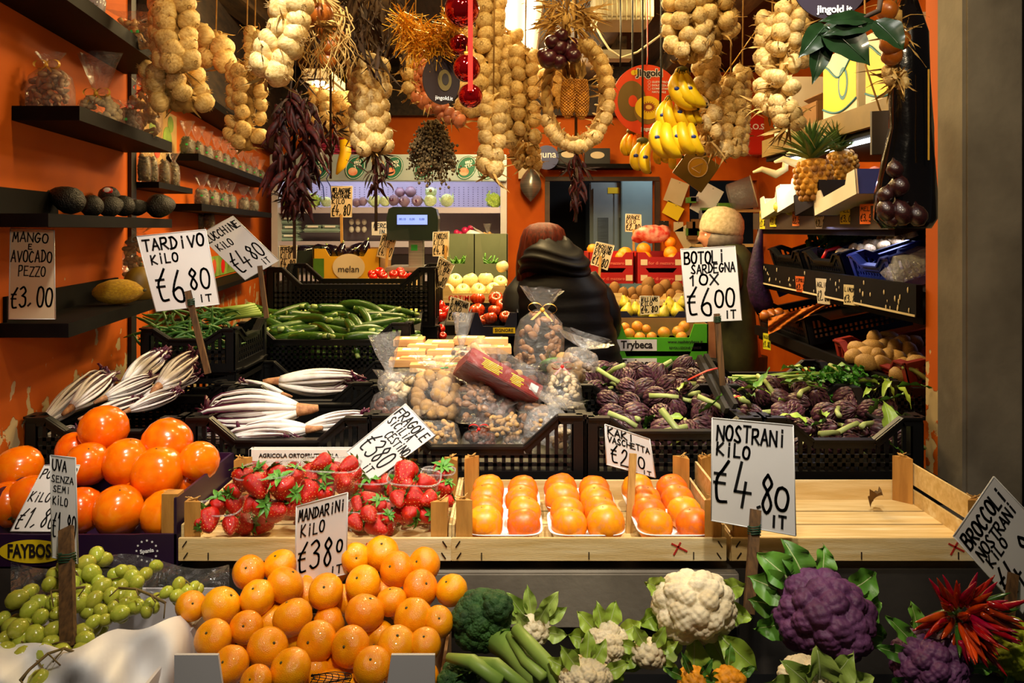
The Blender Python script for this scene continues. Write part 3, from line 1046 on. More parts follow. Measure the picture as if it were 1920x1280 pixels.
for label, px, py, d, wpx, hpx, berries in tubs:
    t, M, w, dp, h = punnet(px, py, d, wpx, hpx, 'clear ' + label, .12 if hpx > 80 else .05, rnd(-.08, .08))
    nm = row_names(berries, 14)
    short = {'s': 'shallow'}
    for i, (bx, by, r) in enumerate(berries):
        q = (by - (py - hpx / 2)) / hpx
        dd = d - .012 + (.012 if q < .3 else -.02) + rnd(-.006, .006)
        rr = r * dd / FPX * .98
        up = Vector((rnd(-.6, .6), rnd(-.5, .9), rnd(-.2, .9)))
        SK.at(Matrix.Translation(P(bx, by, dd)) @ align(up, rnd(0, 6)) @ Matrix.Diagonal((rr, rr, rr, 1)), 'strawberry %s, %s, in %s' % (nm[i][0], nm[i][1].replace(' row', ' row'), SHORT[label]), 'ripe strawberries in the punnets')

for k in range(46):
    px, py = rnd(375, 830), rnd(915, 985)
    d = 1.70 - (py - 915) * .0022
    rr = rnd(17, 22) * d / FPX
    SK.at(Matrix.Translation(P(px, py, d)) @ align((rnd(-1, 1), rnd(-1, 1), rnd(-.3, 1)), rnd(0, 6)) @ Matrix.Diagonal((rr, rr, rr, 1)), 'strawberry of the lower layer showing between the punnets', 'lower layer of strawberries')
# the printed end of a box behind the strawberries
t, bx = carton_tray(X(470, 1.775), X(690, 1.775), 1.762, 1.785, 1.02, .095, 'white printed carton end with red letters behind the strawberries', mat('white_carton', '#ece6dd', '#dfd8cd', 4, .5), notch=1)
print_text('AGRICOLA ORTOFRUTTICOLA', bx, TRS((-.02, -.0125, .082)) @ FACE, .0125, m_blk_print, .0003)
print_text('LASOR', bx, TRS((-.02, -.0125, .045)) @ FACE, .060, mat('red_print', '#c4161c', rough=.5), .002, sx=1.15)

# ------------------------------------------------------------------ kaki crate
kx0, kx1 = X(846, 1.45), X(1363, 1.45)
wooden_crate(kx0, kx1, 1.455, 1.755, .998, 'pale wooden crate of boxed kaki with six white trays', red_mark=X(1270, 1.45) - (kx0 + kx1) / 2, hp=.108)
wooden_crate(X(1372, 1.45), X(1860, 1.45), 1.455, 1.755, .998, 'empty pale wooden crate with one dry leaf beside the stone pillar', red_mark=X(1790, 1.45) - (X(1372, 1.45) + X(1860, 1.45)) / 2, hp=.108, side_h=.09)
dl = MB().leaf(.045, .03, None, 1.2, .5, .006)
tag(put('dry_leaf', dl.data('dry_leaf', mat('dry_leaf_brown', '#6a4a1c', '#4a3412', 20, .8)), None, Matrix.Translation(P(1655, 928, 1.66)) @ Euler((0, .3, 2.2)).to_matrix().to_4x4()), 'curled dry brown leaf lying in the empty wooden crate', 'leaf')


def foam_tray(x, y, w, dp, label):
    t = MB()
    rings = []
    for s, z in ((.80, .003), (.86, .006), (1.0, .026), (1.06, .028), (1.06, .030), (.98, .029), (.84, .010), (.2, .008)):
        ring = []
        for j in range(32):
            a = 2 * math.pi * j / 32
            ca, sa = math.cos(a), math.sin(a)
            ring.append((math.copysign(abs(ca) ** .4, ca) * w / 2 * s, math.copysign(abs(sa) ** .4, sa) * dp / 2 * s, z))
        rings.append(ring)
    t.loft(rings)
    return tag(put('foam_tray', t.data('foam_tray', m_white), None, Matrix.Translation((x, y, 1.010))), label, 'tray')


def kaki_proto():
    t = thing('kaki', '', 'kaki', None)
    prof = [(.01, -.84), (.3, -.9), (.62, -.78), (.9, -.42), (1.0, 0), (.95, .42), (.72, .76), (.4, .93), (.12, .96), (.01, .94)]
    part('flesh', MB().lathe(prof, 24, 0, lambda a, q: 1 + .02 * math.cos(4 * a)), m_kaki, t)
    part('tip', MB().ball((0, 0, .95), .05, 6, 4, q=(1, .6, .4)).ball((.3, -.5, .76), .025, 5, 3), m_ink, t)
    return t


KK = Kind(kaki_proto())
cols = [(-.082 + .068, 'tray column by the strawberries'), (.140, 'middle tray column'), (.305, 'tray column by the nostrani card')]
for ci, (cx, cn) in enumerate(cols):
    for rj, (yy, rn) in enumerate(((1.533, 'front'), (1.668, 'back'))):
        foam_tray(cx, yy, .136, .126, 'white foam tray of four kaki, %s one in the %s' % (rn, cn))
        for a in (0, 1):
            for b in (0, 1):
                r = rnd(.0325, .0365)
                x = cx + (a - .5) * .070 + rnd(-.003, .003)
                y = yy + (b - .5) * .064
                KK.at(TRS((x, y, 1.014 + r * .9), (rnd(-.3, .3), rnd(-.3, .3), rnd(0, 6)), (r, r, r)), 'ripe kaki at the %s %s of the %s tray, %s' % (('front', 'back')[b], ('left', 'right')[a], rn, cn), 'kaki in the white trays')

# ------------------------------------------------------------------ mandarins
mx0, mx1 = P(338, 1200, 1.12).x, P(818, 1200, 1.12).x
m_greybox = mat('grey_white_carton', '#c9c8cc', '#bdbcc0', 4, .5)
carton_tray(mx0, mx1, 1.10, 1.40, .80, .215, 'low grey white carton heaped with mandarins', m_greybox, notch=.35, side_h=.11, back=.6, m_in=m_brown_card)


def mandarin_proto(k):
    t = thing('mandarin', '', 'mandarin', None)
    prof = [(.01, -.80), (.3, -.83), (.62, -.7), (.9, -.38), (1.0, 0), (.94, .36), (.72, .66), (.42, .81), (.16, .83), (.01, .78)]
    ph = k * 1.3
    part('peel', MB().lathe(prof, 24, 0, lambda a, q: 1 + .018 * math.cos(7 * a + ph) * (q > .6) + .02 * math.cos(2 * a + ph)), m_mand, t)
    part('stem_button', MB().ball((0, 0, .81), .075, 7, 4, q=(1, 1, .6)), m_calyx, t)
    return t


MK = Kind(mandarin_proto(0), mandarin_proto(1), mandarin_proto(2))
mands = [(467, 1073, 31), (525, 1060, 31), (534, 1097, 35), (611, 1109, 33), (681, 1094, 34), (667, 1046, 28), (716, 1038, 33), (744, 1067, 33), (796, 1058, 31), (847, 1107, 30), (788, 1103, 34), (734, 1128, 30), (483, 1121, 33), (414, 1137, 36), (358, 1136, 28), (462, 1176, 31), (549, 1158, 37), (684, 1150, 37), (776, 1159, 37), (822, 1166, 29), (400, 1197, 35), (501, 1215, 38), (594, 1203, 38), (658, 1212, 37), (743, 1211, 37), (797, 1208, 31), (432, 1247, 35), (545, 1256, 39), (698, 1250, 36), (480, 1279, 31), (360, 1275, 20), (800, 1265, 24)]
names = row_names(mands, 17)
for i, (px, py, r) in enumerate(mands):
    d = 1.405 - (py - 1038) * .00122
    rr = r * d / FPX
    up = Vector((rnd(-.55, .55), rnd(-1.1, .15), rnd(.35, 1)))
    MK.at(Matrix.Translation(P(px, py, d)) @ align(up, rnd(0, 6)) @ Matrix.Diagonal((rr, rr, rr * rnd(.92, 1.05), 1)), 'shiny orange mandarin, %s in the %s of the heap' % names[i], 'mandarins in the heap')
for k, (px, py) in enumerate([(617, 1161), (507, 1160), (710, 1190), (637, 1245), (570, 1110), (440, 1160), (760, 1130), (560, 1190), (650, 1120), (720, 1110), (450, 1210), (590, 1255), (750, 1250), (620, 1282), (670, 1290), (520, 1120), (580, 1075), (625, 1060)]):
    d = 1.455 - (py - 1038) * .00122
    rr = 32 * d / FPX
    MK.at(Matrix.Translation(P(px, py + 6, d)) @ Euler(rrot()).to_matrix().to_4x4() @ Matrix.Diagonal((rr, rr, rr, 1)), 'mandarin of the lower layer showing through gaps in the heap', 'lower layer of mandarins')
net = MB()
for a in range(7):
    net.tube([P(585 + 12 * a + 3 * math.sin(k), 1262 + 4 * k, 1.10) for k in range(6)], .0006, 4)
    net.tube([P(583 + 15 * k, 1262 + 3 * a + 3 * math.cos(k + a), 1.10) for k in range(6)], .0006, 4)
tag(put('fruit_net', net.data('fruit_net', m_ink)), 'scrap of black fruit netting at the front of the mandarin heap', 'net')

# ------------------------------------------------------------------ grapes
m_grape = mat('grape_skin', '#b9bd48', '#a3ac34', 2, .22, 0, rand=.14, huer=.014, sss=.12, c3='#cbbd52', c3scale=2)
m_vine = mat('vine_stem', '#7d6a2e', '#5a4420', 20, .7)
gx0, gx1 = P(-30, 1150, 1.2).x, P(325, 1150, 1.2).x
carton_tray(gx0, gx1, 1.10, 1.42, .80, .165, 'white fruit box of green grapes with a paper lining', mat('white_box', '#d8d5d8', '#cac6cc', 4, .5), notch=.8)
BUN = [('bunch of green grapes behind the price stick', (165, 1060, 17), [(160, 1057, 18), (172, 1075, 18), (145, 1078, 16), (105, 1080, 18), (136, 1098, 18), (158, 1110, 17), (92, 1095, 14), (120, 1060, 15), (150, 1130, 20), (185, 1092, 14)]),
       ('loose bunch of green grapes towards the mandarins', (250, 1100, 15), [(216, 1078, 14), (229, 1070, 13), (191, 1100, 17), (247, 1084, 17), (273, 1076, 14), (256, 1092, 15), (230, 1098, 14), (209, 1118, 16), (225, 1117, 16), (245, 1118, 15), (176, 1125, 17), (189, 1144, 13), (225, 1150, 17), (255, 1137, 16), (214, 1140, 14), (175, 1166, 14), (198, 1162, 13), (275, 1146, 12), (280, 1132, 12), (312, 1110, 12), (332, 1117, 14), (335, 1095, 13), (350, 1108, 12), (165, 1147, 15)]),
       ('bunch of yellowish grapes nearest the camera at the box edge', (70, 1180, 18), [(32, 1123, 19), (74, 1130, 17), (101, 1128, 16), (56, 1142, 17), (76, 1157, 16), (22, 1176, 19), (35, 1178, 20), (66, 1190, 19), (93, 1205, 14), (42, 1195, 18), (155, 1185, 18), (160, 1198, 16), (84, 1222, 17), (60, 1225, 17), (115, 1226, 20), (141, 1247, 19), (40, 1230, 17), (155, 1218, 16), (72, 1272, 18), (10, 1195, 14), (5, 1160, 14), (108, 1150, 14), (12, 1215, 14), (100, 1180, 16)])]
gd = MB().lathe([(.01, -1.1), (.4, -1.03), (.8, -.65), (1, 0), (.85, .6), (.45, .98), (.08, 1.08), (.02, 1.07)], 14).data('grape', m_grape)
for label, c, gs in BUN:
    t = thing('grape_bunch', label, 'grapes', P(c[0], c[1], 1.27))
    o = t.location
    st = MB()
    prev = None
    for i, (px, py, r) in enumerate(gs):
        d = 1.36 - (py - 1057) * .00095 + rnd(-.01, .01)
        rr = r * d / FPX
        p = P(px, py, d) - o
        part('grape', gd, None, t, Matrix.Translation(p) @ align(Vector((rnd(-1, 1), rnd(-1, .4), rnd(-.6, 1)))) @ Matrix.Diagonal((rr * .93, rr * .93, rr, 1)))
        a = p + Vector((0, .014, .004))
        if prev is not None and (a - prev).length < .12:
            st.tube([prev, (a + prev) / 2 + Vector((0, .004, rnd(-.004, .008))), a], [.0016, .0014, .001], 5)
        prev = a
        if i % 2 == 0:
            for q in range(2):
                e = p + Vector((rnd(-.012, .012), rnd(-.004, .026), rnd(-.008, .016)))
                part('grape', gd, None, t, Matrix.Translation(e + Vector((0, .026, -.012))) @ Euler(rrot()).to_matrix().to_4x4() @ Matrix.Diagonal((rr * .8, rr * .8, rr * .9, 1)))
    pts = {0: [(95, 1108), (130, 1104), (160, 1100)], 1: [(222, 1102), (255, 1104), (282, 1115), (310, 1130)], 2: [(38, 1275), (55, 1255), (90, 1225), (120, 1215), (138, 1222)]}[BUN.index((label, c, gs))]
    st.tube([P(x, y, 1.335 - (y - 1057) * .00095 - .012) - o for x, y in pts], .0022, 6)
    for x, y in pts:
        st.tube([P(x, y, 1.32 - (y - 1057) * .00095) - o, P(x + rnd(-25, 25), y + rnd(10, 30), 1.31 - (y - 1057) * .00095) - o], .0011, 5)
    part('stem', st, m_vine, t)
pp = MB()


def paper(u, v):
    px = -20 + 385 * u
    top = 1190 + 45 * math.sin(min(1, u * 1.6) * 2.6) * .55 - 75 * max(0, u - .35)
    py = top + (1300 - top) * v + 6 * math.sin(u * 19) * (1 - v)
    d = 1.20 - .075 * v ** .6 + .010 * math.sin(u * 23 + v * 5) + .012 * math.sin(u * 9) + .016 * math.sin(u * 13 - v * 3) + 3.2 * max(0, u - .80) ** 2
    return P(px, py, d)


pp.grid(paper, 40, 10)
tag(put('paper_lining', pp.data('paper_lining', mat('white_tissue', '#efeff2', '#e2e2e8', 6, .55, .3, 12))), 'crumpled white paper lining folded over the edge of the grape box', 'paper')
fl = MB()
fl.grid(lambda u, v: P(20 + 410 * u, 1052 + 85 * v + 14 * math.sin(u * 9 + v * 4), 1.425 - .03 * v + .012 * math.sin(u * 21 + v * 8)), 30, 8)
tag(put('wrapping_film', fl.data('wrapping_film', m_film)), 'clear wrapping film pulled back behind the green grapes', 'film')

# ------------------------------------------------------------------ cauliflowers, broccoli
m_caul = mat('cauliflower_curd', '#ece0c2', '#dccba4', 26, .6, .35, 180, sss=.1)
m_purp = mat('purple_curd', '#6b3a68', '#4b2449', 22, .6, .35, 180, c3='#7d4c7c', c3scale=6)
m_ycur = mat('orange_curd', '#f0a20e', '#d98608', 20, .6, .35, 180)
m_gcur = mat('lime_curd', '#a9b81e', '#8a9e12', 20, .6, .4, 180)
m_broc = mat('broccoli_bud', '#2f5a24', '#1a3a14', 40, .7, .6, 320, c3='#4a7a30', c3scale=5)
m_bstalk = mat('broccoli_stalk', '#9dbb58', '#7da044', 10, .45)
m_caull = mat('cauliflower_leaf', '#a8c24a', '#7fa534', 7, .42, .2, 40, c3='#d6dfa0', c3scale=4)
m_rib = mat('pale_leaf_rib', '#bccb8e', '#a9bb74', 8, .4)


def fib(n):
    i = np.arange(n) + .5
    ph = np.arccos(1 - 2 * i / n)
    th = np.pi * (1 + 5 ** .5) * i
    return np.stack([np.cos(th) * np.sin(ph), np.sin(th) * np.sin(ph), np.cos(ph)], 1)


def curd(seed, n1=46, n2=520, amp1=.20, amp2=.055, sub=6, flat=.78, big=0.0):
    bm = bmesh.new()
    bmesh.ops.create_icosphere(bm, subdivisions=sub, radius=1)
    v = np.array([x.co[:] for x in bm.verts])
    fs = [[q.index for q in f.verts] for f in bm.faces]
    bm.free()
    rg = np.random.default_rng(seed)
    r = np.ones(len(v))
    if big:
        c = fib(9) + rg.normal(0, .2, (9, 3))
        c /= np.linalg.norm(c, axis=1)[:, None]
        dd = 1 - (v @ c.T).max(1)
        r += big * (1 - np.clip(dd / .35, 0, 1))
    for n, amp in ((n1, amp1), (n2, amp2)):
        c = fib(n) + rg.normal(0, .35 / math.sqrt(n), (n, 3))
        c /= np.linalg.norm(c, axis=1)[:, None]
        dot = np.concatenate([(v[i:i + 4000] @ c.T).max(1) for i in range(0, len(v), 4000)])
        ang = np.arccos(np.clip(dot, -1, 1))
        s = 1.9 / math.sqrt(n) * 1.05
        r += amp * np.sqrt(np.clip(1 - (ang / s) ** 2, 0, 1))
    v = v * r[:, None]
    v[:, 2] *= flat
    v /= np.abs(v[:, :2]).max()
    return v.tolist(), fs


def cauliflower(label, px, py, rpx, d, m, seed, leaves, tilt=(0, 0), lm=None, name='cauliflower', n1=46, n2=520, flat=.85, big=.15, amp=(.2, .055), lsc=.86):
    r = rpx * d / FPX
    t = thing(name, label, name.replace('_', ' '), P(px, py, d))
    v, f = curd(seed, n1, n2, amp[0], amp[1], 6 if rpx > 45 else 5, flat, big)
    part('curd', MB().add(v, f, 0, True, Euler((tilt[0], tilt[1], seed)).to_matrix().to_4x4() @ Matrix.Diagonal((r, r, r, 1))), m, t)
    for k, (a, el, L, wd, curl) in enumerate(leaves):
        # a: direction seen from the front (0 right, 90 up), el: tilt to the viewer
        ca, sa = math.cos(math.radians(a)), math.sin(math.radians(a))
        base = Vector((ca * r * .55, r * .15 - el * r * .9, sa * r * .55))
        dr = Vector((ca, -.15 - el * .5, sa))
        z = Vector((-.2 * ca, -1, .25)).normalized()
        xx = dr.normalized()
        yy = z.cross(xx).normalized()
        zz = xx.cross(yy)
        T = Matrix.Translation(base) @ Matrix((xx, yy, zz)).transposed().to_4x4()
        part('leaf', MB().leaf(L * r * lsc, wd * r * lsc, T, curl, .34, .09 * r, 0, 14, 1.05, k * 2 + seed, rib=1), [lm or m_caull, m_rib], t)
    return t


def ring_leaves(n, a0, a1, L=1.1, w=.8, el=-.2, curl=.5):
    return [(a0 + (a1 - a0) * i / max(1, n - 1) + rnd(-8, 8), el + rnd(-.15, .15), L * rnd(.85, 1.15), w * rnd(.85, 1.15), curl * rnd(.6, 1.4)) for i in range(n)]


cauliflower('largest white cauliflower standing by the brown price stick', 1300, 1137, 82, 1.27, m_caul, 3, [(25, .0, .95, .6, -.5), (155, -.1, .9, .6, -.6), (-12, -.1, 1.0, .6, -.4), (-38, .85, 1.2, .75, .5), (-60, .3, 1.2, .8, -.4), (-130, .2, 1.1, .7, -.5), (-165, 0, 1.0, .6, -.6), (-95, .5, 1.1, .8, .3)], (.3, .1))
cauliflower('small white cauliflower wrapped in leaves next to the broccoli', 1136, 1210, 47, 1.22, m_caul, 5, ring_leaves(5, 30, 175, 1.3, .9) + ring_leaves(4, 190, 330, 1.3, .8, .3), (.2, .3))
cauliflower('white cauliflower head cut off by the bottom edge before the small one', 1098, 1278, 54, 1.12, m_caul, 8, ring_leaves(5, 20, 160, 1.25, .7, .0, .7))
cauliflower('pale cauliflower mostly hidden under leaves below the largest one', 1216, 1225, 34, 1.20, m_caul, 9, ring_leaves(6, -20, 200, 1.6, .9, .2))
cauliflower('orange cauliflower peeping through dark green leaves at the front', 1300, 1278, 34, 1.13, m_ycur, 11, [(110, .4, 1.7, .6, .4), (60, .5, 1.5, .6, .5), (150, .2, 1.6, .7, .3), (20, .2, 1.4, .6, .4)], lm=m_leafg)
cauliflower('second orange cauliflower at the front beside a dark green leaf', 1366, 1280, 36, 1.13, m_ycur, 12, [(160, .5, 1.4, .6, .5), (30, 0, 1.3, .6, .4), (80, -.4, 1.4, .7, .4)], lm=m_leafg)
cauliflower('big purple cauliflower with green outer leaves', 1545, 1155, 100, 1.27, m_purp, 21, [(78, -.3, .75, .5, .9), (112, -.3, .95, .7, .9), (135, -.3, 1.05, .8, .8), (155, -.2, 1.0, .8, .9), (28, -.2, 1.05, .7, .8), (5, -.1, 1.0, .7, 1.0), (175, -.2, .9, .7, .9), (-20, .1, 1.0, .6, .8), (195, 0, .9, .6, .7)], (.25, 0), m_leafg, big=.22)
cauliflower('smaller purple cauliflower under the hot chilli bunch', 1742, 1242, 74, 1.17, m_purp, 23, [(160, .2, 1.1, .5, .3), (130, .1, 1.2, .5, .5), (100, -.2, 1.0, .5, .4), (-160, .4, 1.2, .5, .4), (10, .6, 1.1, .3, .3)], (.2, 0), m_leafg, big=.15)
cauliflower('leafy cauliflower closed in pale green leaves at the bottom edge', 1522, 1285, 66, 1.12, m_caul, 25, [(95, .9, 1.2, 1.2, .9), (60, .8, 1.25, 1.0, .8), (130, .9, 1.25, 1.0, .9), (20, .5, 1.3, 1, .5), (165, .6, 1.3, 1, .6)], lm=m_leafl)
cauliflower('lime green romanesco cauliflower below the broccoli card', 1898, 1215, 62, 1.2, m_gcur, 27, [(140, .1, 1.2, .6, .4), (-120, .5, 1.4, .6, .4)], lm=m_leafg, n1=40)
cauliflower('leafy white cauliflower behind the broccoli stalks', 1000, 1180, 36, 1.30, m_caul, 29, ring_leaves(5, 30, 150, 1.9, 1.0, .0, .3) + ring_leaves(4, 0, 180, 1.4, .9, .5, .4), lm=m_leafl)


def broccoli(label, px, py, rpx, d, seed, stalks, lv):
    r = rpx * d / FPX
    t = thing('broccoli', label, 'broccoli', P(px, py, d))
    for k, (dx, dz, s) in enumerate(((0, 0, 1), (.45, .45, .62), (-.35, -.5, .62), (.1, -.55, .6), (-.5, .1, .6))):
        v, f = curd(seed + k, 40, 900, .16, .045, 6 if s > .9 else 5, .85, .12)
        part('floret', MB().add(v, f, 0, True, TRS((dx * r, -.25 * r * (k > 0), dz * r), (.4, .2, k), (r * s,) * 3)), m_broc, t)
    for pts, w in stalks:
        part('stalk', MB().tube([P(x, y, q) - t.location for x, y, q in pts], w, 10), m_bstalk, t)
    for a, L, wd in lv:
        c, s_ = math.cos(math.radians(a)), math.sin(math.radians(a))
        part('leaf', MB().leaf(L * r, wd * r, Matrix.Translation((c * r * .4, -.5 * r, s_ * r * .4)) @ align((c, -.4, s_), 0, 'X'), .6, .3, .01, 0, 10, .6, a), m_leafg, t)
    return t


broccoli('upright dark green broccoli with pale branching stalks', 905, 1155, 56, 1.27, 41, [([(930, 1195, 1.25), (965, 1225, 1.22), (1010, 1275, 1.16)], [.022, .018, .016]), ([(968, 1180, 1.22), (1000, 1215, 1.18), (1035, 1250, 1.15), (1045, 1290, 1.13)], [.010, .011, .010, .011]), ([(955, 1190, 1.23), (985, 1240, 1.18), (1020, 1270, 1.14)], [.007, .008, .008])], [(-20, .8, .4)])
broccoli('broccoli lying on its side at the bottom edge with stalks forward', 862, 1272, 40, 1.13, 51, [([(840, 1232, 1.12), (885, 1240, 1.10), (940, 1280, 1.07)], [.006, .010, .010]), ([(890, 1240, 1.11), (930, 1245, 1.09), (985, 1290, 1.06)], [.007, .009, .008])], [(40, 1.0, .5), (80, 1.0, .5)])

# ------------------------------------------------------------------ chilli bunch
m_chil = mat('red_chilli', '#b01208', '#8a0a06', 5, .18, coat=.5, rand=.2, huer=.02)
m_chilo = mat('orange_chilli', '#d8480a', '#c03206', 5, .18, coat=.5, rand=.15)
m_chilg = mat('green_chilli', '#3d6a1e', '#2a4d14', 5, .25, coat=.4)


def chilli_data(m, nm, bend):
    pts = [(bend * math.sin(q * 1.6), 0, q) for q in np.linspace(0, 1, 9)]
    return MB().tube(pts, [.05, .075, .082, .08, .074, .064, .05, .03, .006], 9).data(nm, m)


cd = [chilli_data(m_chil, 'chilli', .12), chilli_data(m_chil, 'chilli', -.1), chilli_data(m_chilo, 'chilli', .08), chilli_data(m_chilg, 'chilli', .05)]
t = thing('chilli_bunch', 'bunch of glossy red hot chillies tied like a bouquet under the pillar', 'chillies', P(1795, 1150, 1.19))
for i in range(78):
    a = rnd(0, 2 * math.pi)
    e = rnd(-.25, 1.0)
    v = Vector((math.cos(a) * 1.0, -.35 - .6 * rnd(0, 1), math.sin(a) * .9 + .15)).normalized()
    if i % 3 == 0:
        v = Vector((rnd(-.5, .5), -1, rnd(-.4, .6))).normalized()
    L = rnd(.042, .07)
    s = rnd(.015, .036)
    c = cd[3] if i in (5, 22, 40) else (cd[2] if i % 9 == 0 else cd[i % 2])
    part('chilli', c, None, t, Matrix.Translation(v * s) @ align(v + Vector((rnd(-.3, .3), rnd(-.3, .3), rnd(-.3, .3))), rnd(0, 6)) @ Matrix.Diagonal((L * 1.05, L * 1.05, L, 1)))
for k, (x0, y0, x1, y1) in enumerate([(1840, 1150, 1905, 1190), (1830, 1170, 1880, 1225), (1850, 1130, 1890, 1150), (1810, 1190, 1835, 1245), (1830, 1200, 1862, 1250), (1845, 1140, 1912, 1178), (1800, 1200, 1810, 1250), (1850, 1190, 1870, 1245)]):
    a, b = P(x0, y0, 1.14), P(x1, y1, 1.13)
    L = (b - a).length
    part('chilli', cd[k % 2], None, t, Matrix.Translation(a - t.location) @ align(b - a, k) @ Matrix.Diagonal((.06, .06, L, 1)))
part('stalks', MB().tube([(0, .0, 0), (-.01, .04, -.03), (-.03, .06, -.08)], .012, 8), m_chilg, t)
# ------------------------------------------------------------------ second row: radicchio
m_rwhite = mat('radicchio_rib', '#f1ece6', '#e0d6cf', 9, .38, .05, 30, sss=.08)
m_rpurp = mat('radicchio_edge', '#5d1433', '#3d0a22', 12, .4)
m_rroot = mat('radicchio_root', '#c08a5c', '#8d5a38', 16, .75, .3, 60)
D1, D2, D3 = 1.80, 2.18, 2.58
ZB = 1.032


def radicchio_proto(seed):
    rg = random.Random(seed)
    t = thing('radicchio_head', '', 'radicchio', None)
    mb = MB()
    for i in range(16):
        a = i * 2.39996
        ring = .45 + .55 * ((i % 3) / 2)
        L = rg.uniform(.8, 1.05)
        cur = rg.uniform(.5, 1.7)
        off = rg.uniform(-.35, .35)
        pts, ra = [], []
        for k in range(15):
            q = k / 14
            rad = (.045 + .17 * math.sin(min(1, q * 1.5) * math.pi * .62) * (1 - .35 * q)) * ring
            x = L * q
            y, z = rad * math.cos(a + off * q), rad * math.sin(a + off * q)
            if q > .76:
                w = (q - .76) / .24
                ang = w * cur * 3.0
                x -= L * .06 * w * ang * .5
                y -= math.cos(a) * .08 * math.sin(ang)
                z += -math.sin(a) * .06 * math.sin(ang) + .07 * (1 - math.cos(ang)) * .5
            pts.append(Vector((x, y, z)))
            ra.append((.044 + .014 * math.sin(q * 3)) * (1 - q * .72))
        mb.tube(pts, ra, 7, 0, flat=.62)
        out = Vector((0, math.cos(a), math.sin(a)))
        side = Vector((0, -math.sin(a), math.cos(a)))
        for s in (-1, 1):
            mb.tube([p + side * s * r_ * .95 + out * .004 for p, r_ in zip(pts[4:], ra[4:])], [.002 + .010 * (j / 10) ** 1.5 for j in range(11)], 5, 1)
        mb.tube([p + out * .003 for p in pts[12:]], [.020, .022, .012], 6, 1)
    part('leaves', mb, [m_rwhite, m_rpurp], t)
    rt = MB().tube([(-.20, .01, -.01), (-.14, .0, 0), (-.05, 0, 0), (.04, 0, 0)], [.028, .042, .055, .072], 12)
    part('root', rt, m_rroot, t)
    return t


RK = Kind(radicchio_proto(1), radicchio_proto(2), radicchio_proto(3))


def radicchio(root, tip, label, d0, d1, fat=1.0):
    a, b = P(root[0], root[1], d0), P(tip[0], tip[1], d1)
    L = (b - a).length
    s = L / 1.0
    return RK.at(Matrix.Translation(a) @ align(b - a, rnd(0, 6), 'X') @ Matrix.Diagonal((s, s * fat, s * fat, 1)), label)


plastic_crate(X(46, D1), X(343, D1), D1, 2.19, ZB, .135, 'black plastic crate of radicchio heads against the peeling wall', .03)
for i, (r, tp, d0, d1, lb, f) in enumerate([
        ((136, 762), (222, 690), 1.90, 2.05, 'with brown root nearest the corner of the wall', 1.0),
        ((86, 790), (200, 690), 1.88, 2.06, 'lying along the wall edge of the crate', .8),
        ((300, 722), (378, 660), 1.98, 2.12, 'with a round orange root cut in the middle of the crate', 1.15),
        ((236, 718), (322, 652), 2.05, 2.2, 'at the back top of the wall crate', 1.0),
        ((245, 768), (352, 728), 1.90, 2.0, 'lowest in the wall crate beside the tall persimmon', .8),
        ((170, 778), (280, 740), 1.86, 1.98, 'behind the topmost persimmon', .8),
        ((200, 745), (310, 700), 1.95, 2.08, 'half buried in the middle of the wall crate', .9),
        ((80, 822), (150, 800), 1.84, 1.9, 'seen through the slots of the wall crate', .8),
        ((270, 745), (390, 700), 2.02, 2.1, 'next to the stick of the tardivo card', .7)]):
    radicchio(r, tp, 'radicchio head ' + lb, d0, d1, f * .9)
plastic_crate(X(346, D1), X(692, D1), D1, 2.18, ZB, .135, 'black plastic crate of white radicchio behind the strawberries', .05, solid=('back',))
for r, tp, d0, d1, lb, f in [
        ((556, 768), (352, 778), 1.93, 1.92, 'biggest in the crate with its root to the right', 1.05),
        ((572, 806), (405, 826), 1.86, 1.84, 'in front of the biggest one with its root to the right', .8),
        ((575, 800), (705, 778), 1.88, 1.90, 'pointing right at the right end of the crate', .7),
        ((442, 820), (575, 818), 1.835, 1.835, 'nearest the camera showing purple tips', .7),
        ((480, 822), (355, 822), 1.86, 1.84, 'low along the front rim of the crate', .5),
        ((470, 770), (360, 765), 2.02, 2.0, 'tucked behind the biggest one', .8)]:
    radicchio(r, tp, 'white radicchio head ' + lb, d0, d1, f)
plastic_crate(X(398, 2.2), X(700, 2.2), 2.21, 2.58, ZB, .135, 'black plastic crate with one pale radicchio lying in it', .05, solid=('back', 'left', 'right'))
radicchio((527, 714), (695, 712), 'single pale radicchio head alone in the crate under the courgettes', 2.34, 2.34, .8)
radicchio((528, 738), (432, 712), 'dark tipped radicchio head at the left of the half empty crate', 2.28, 2.33, .6)
plastic_crate(X(150, 2.2), X(392, 2.2), 2.21, 2.58, ZB, .12, 'black plastic crate behind the radicchio and below the green beans', .03)

# ------------------------------------------------------------------ courgettes and the crates above them
m_zuc = mat('courgette_skin', '#3d641c', '#1c390d', 14, .3, .05, 60, rand=.2, stretch=(9, 9, .6), c3='#7c9a3e', c3scale=4)
m_zend = mat('courgette_end', '#9fb56a', '#7d944a', 10, .5)


def zucchini_proto(k):
    t = thing('courgette', '', 'courgette', None)
    b = .10 * (k - 1)
    pts = [(b * math.sin(q * 3.1), 0, q - .5) for q in np.linspace(0, 1, 11)]
    part('skin', MB().tube(pts, [.05, .078, .085, .088, .09, .09, .088, .085, .08, .07, .05], 12), m_zuc, t)
    part('stem', MB().tube([(0, 0, .49), (.01, 0, .6)], [.05, .042], 6), m_zend, t)
    part('blossom_end', MB().ball((0, 0, -.5), .045, 8, 4, q=(1, 1, .4)), m_zend, t)
    return t


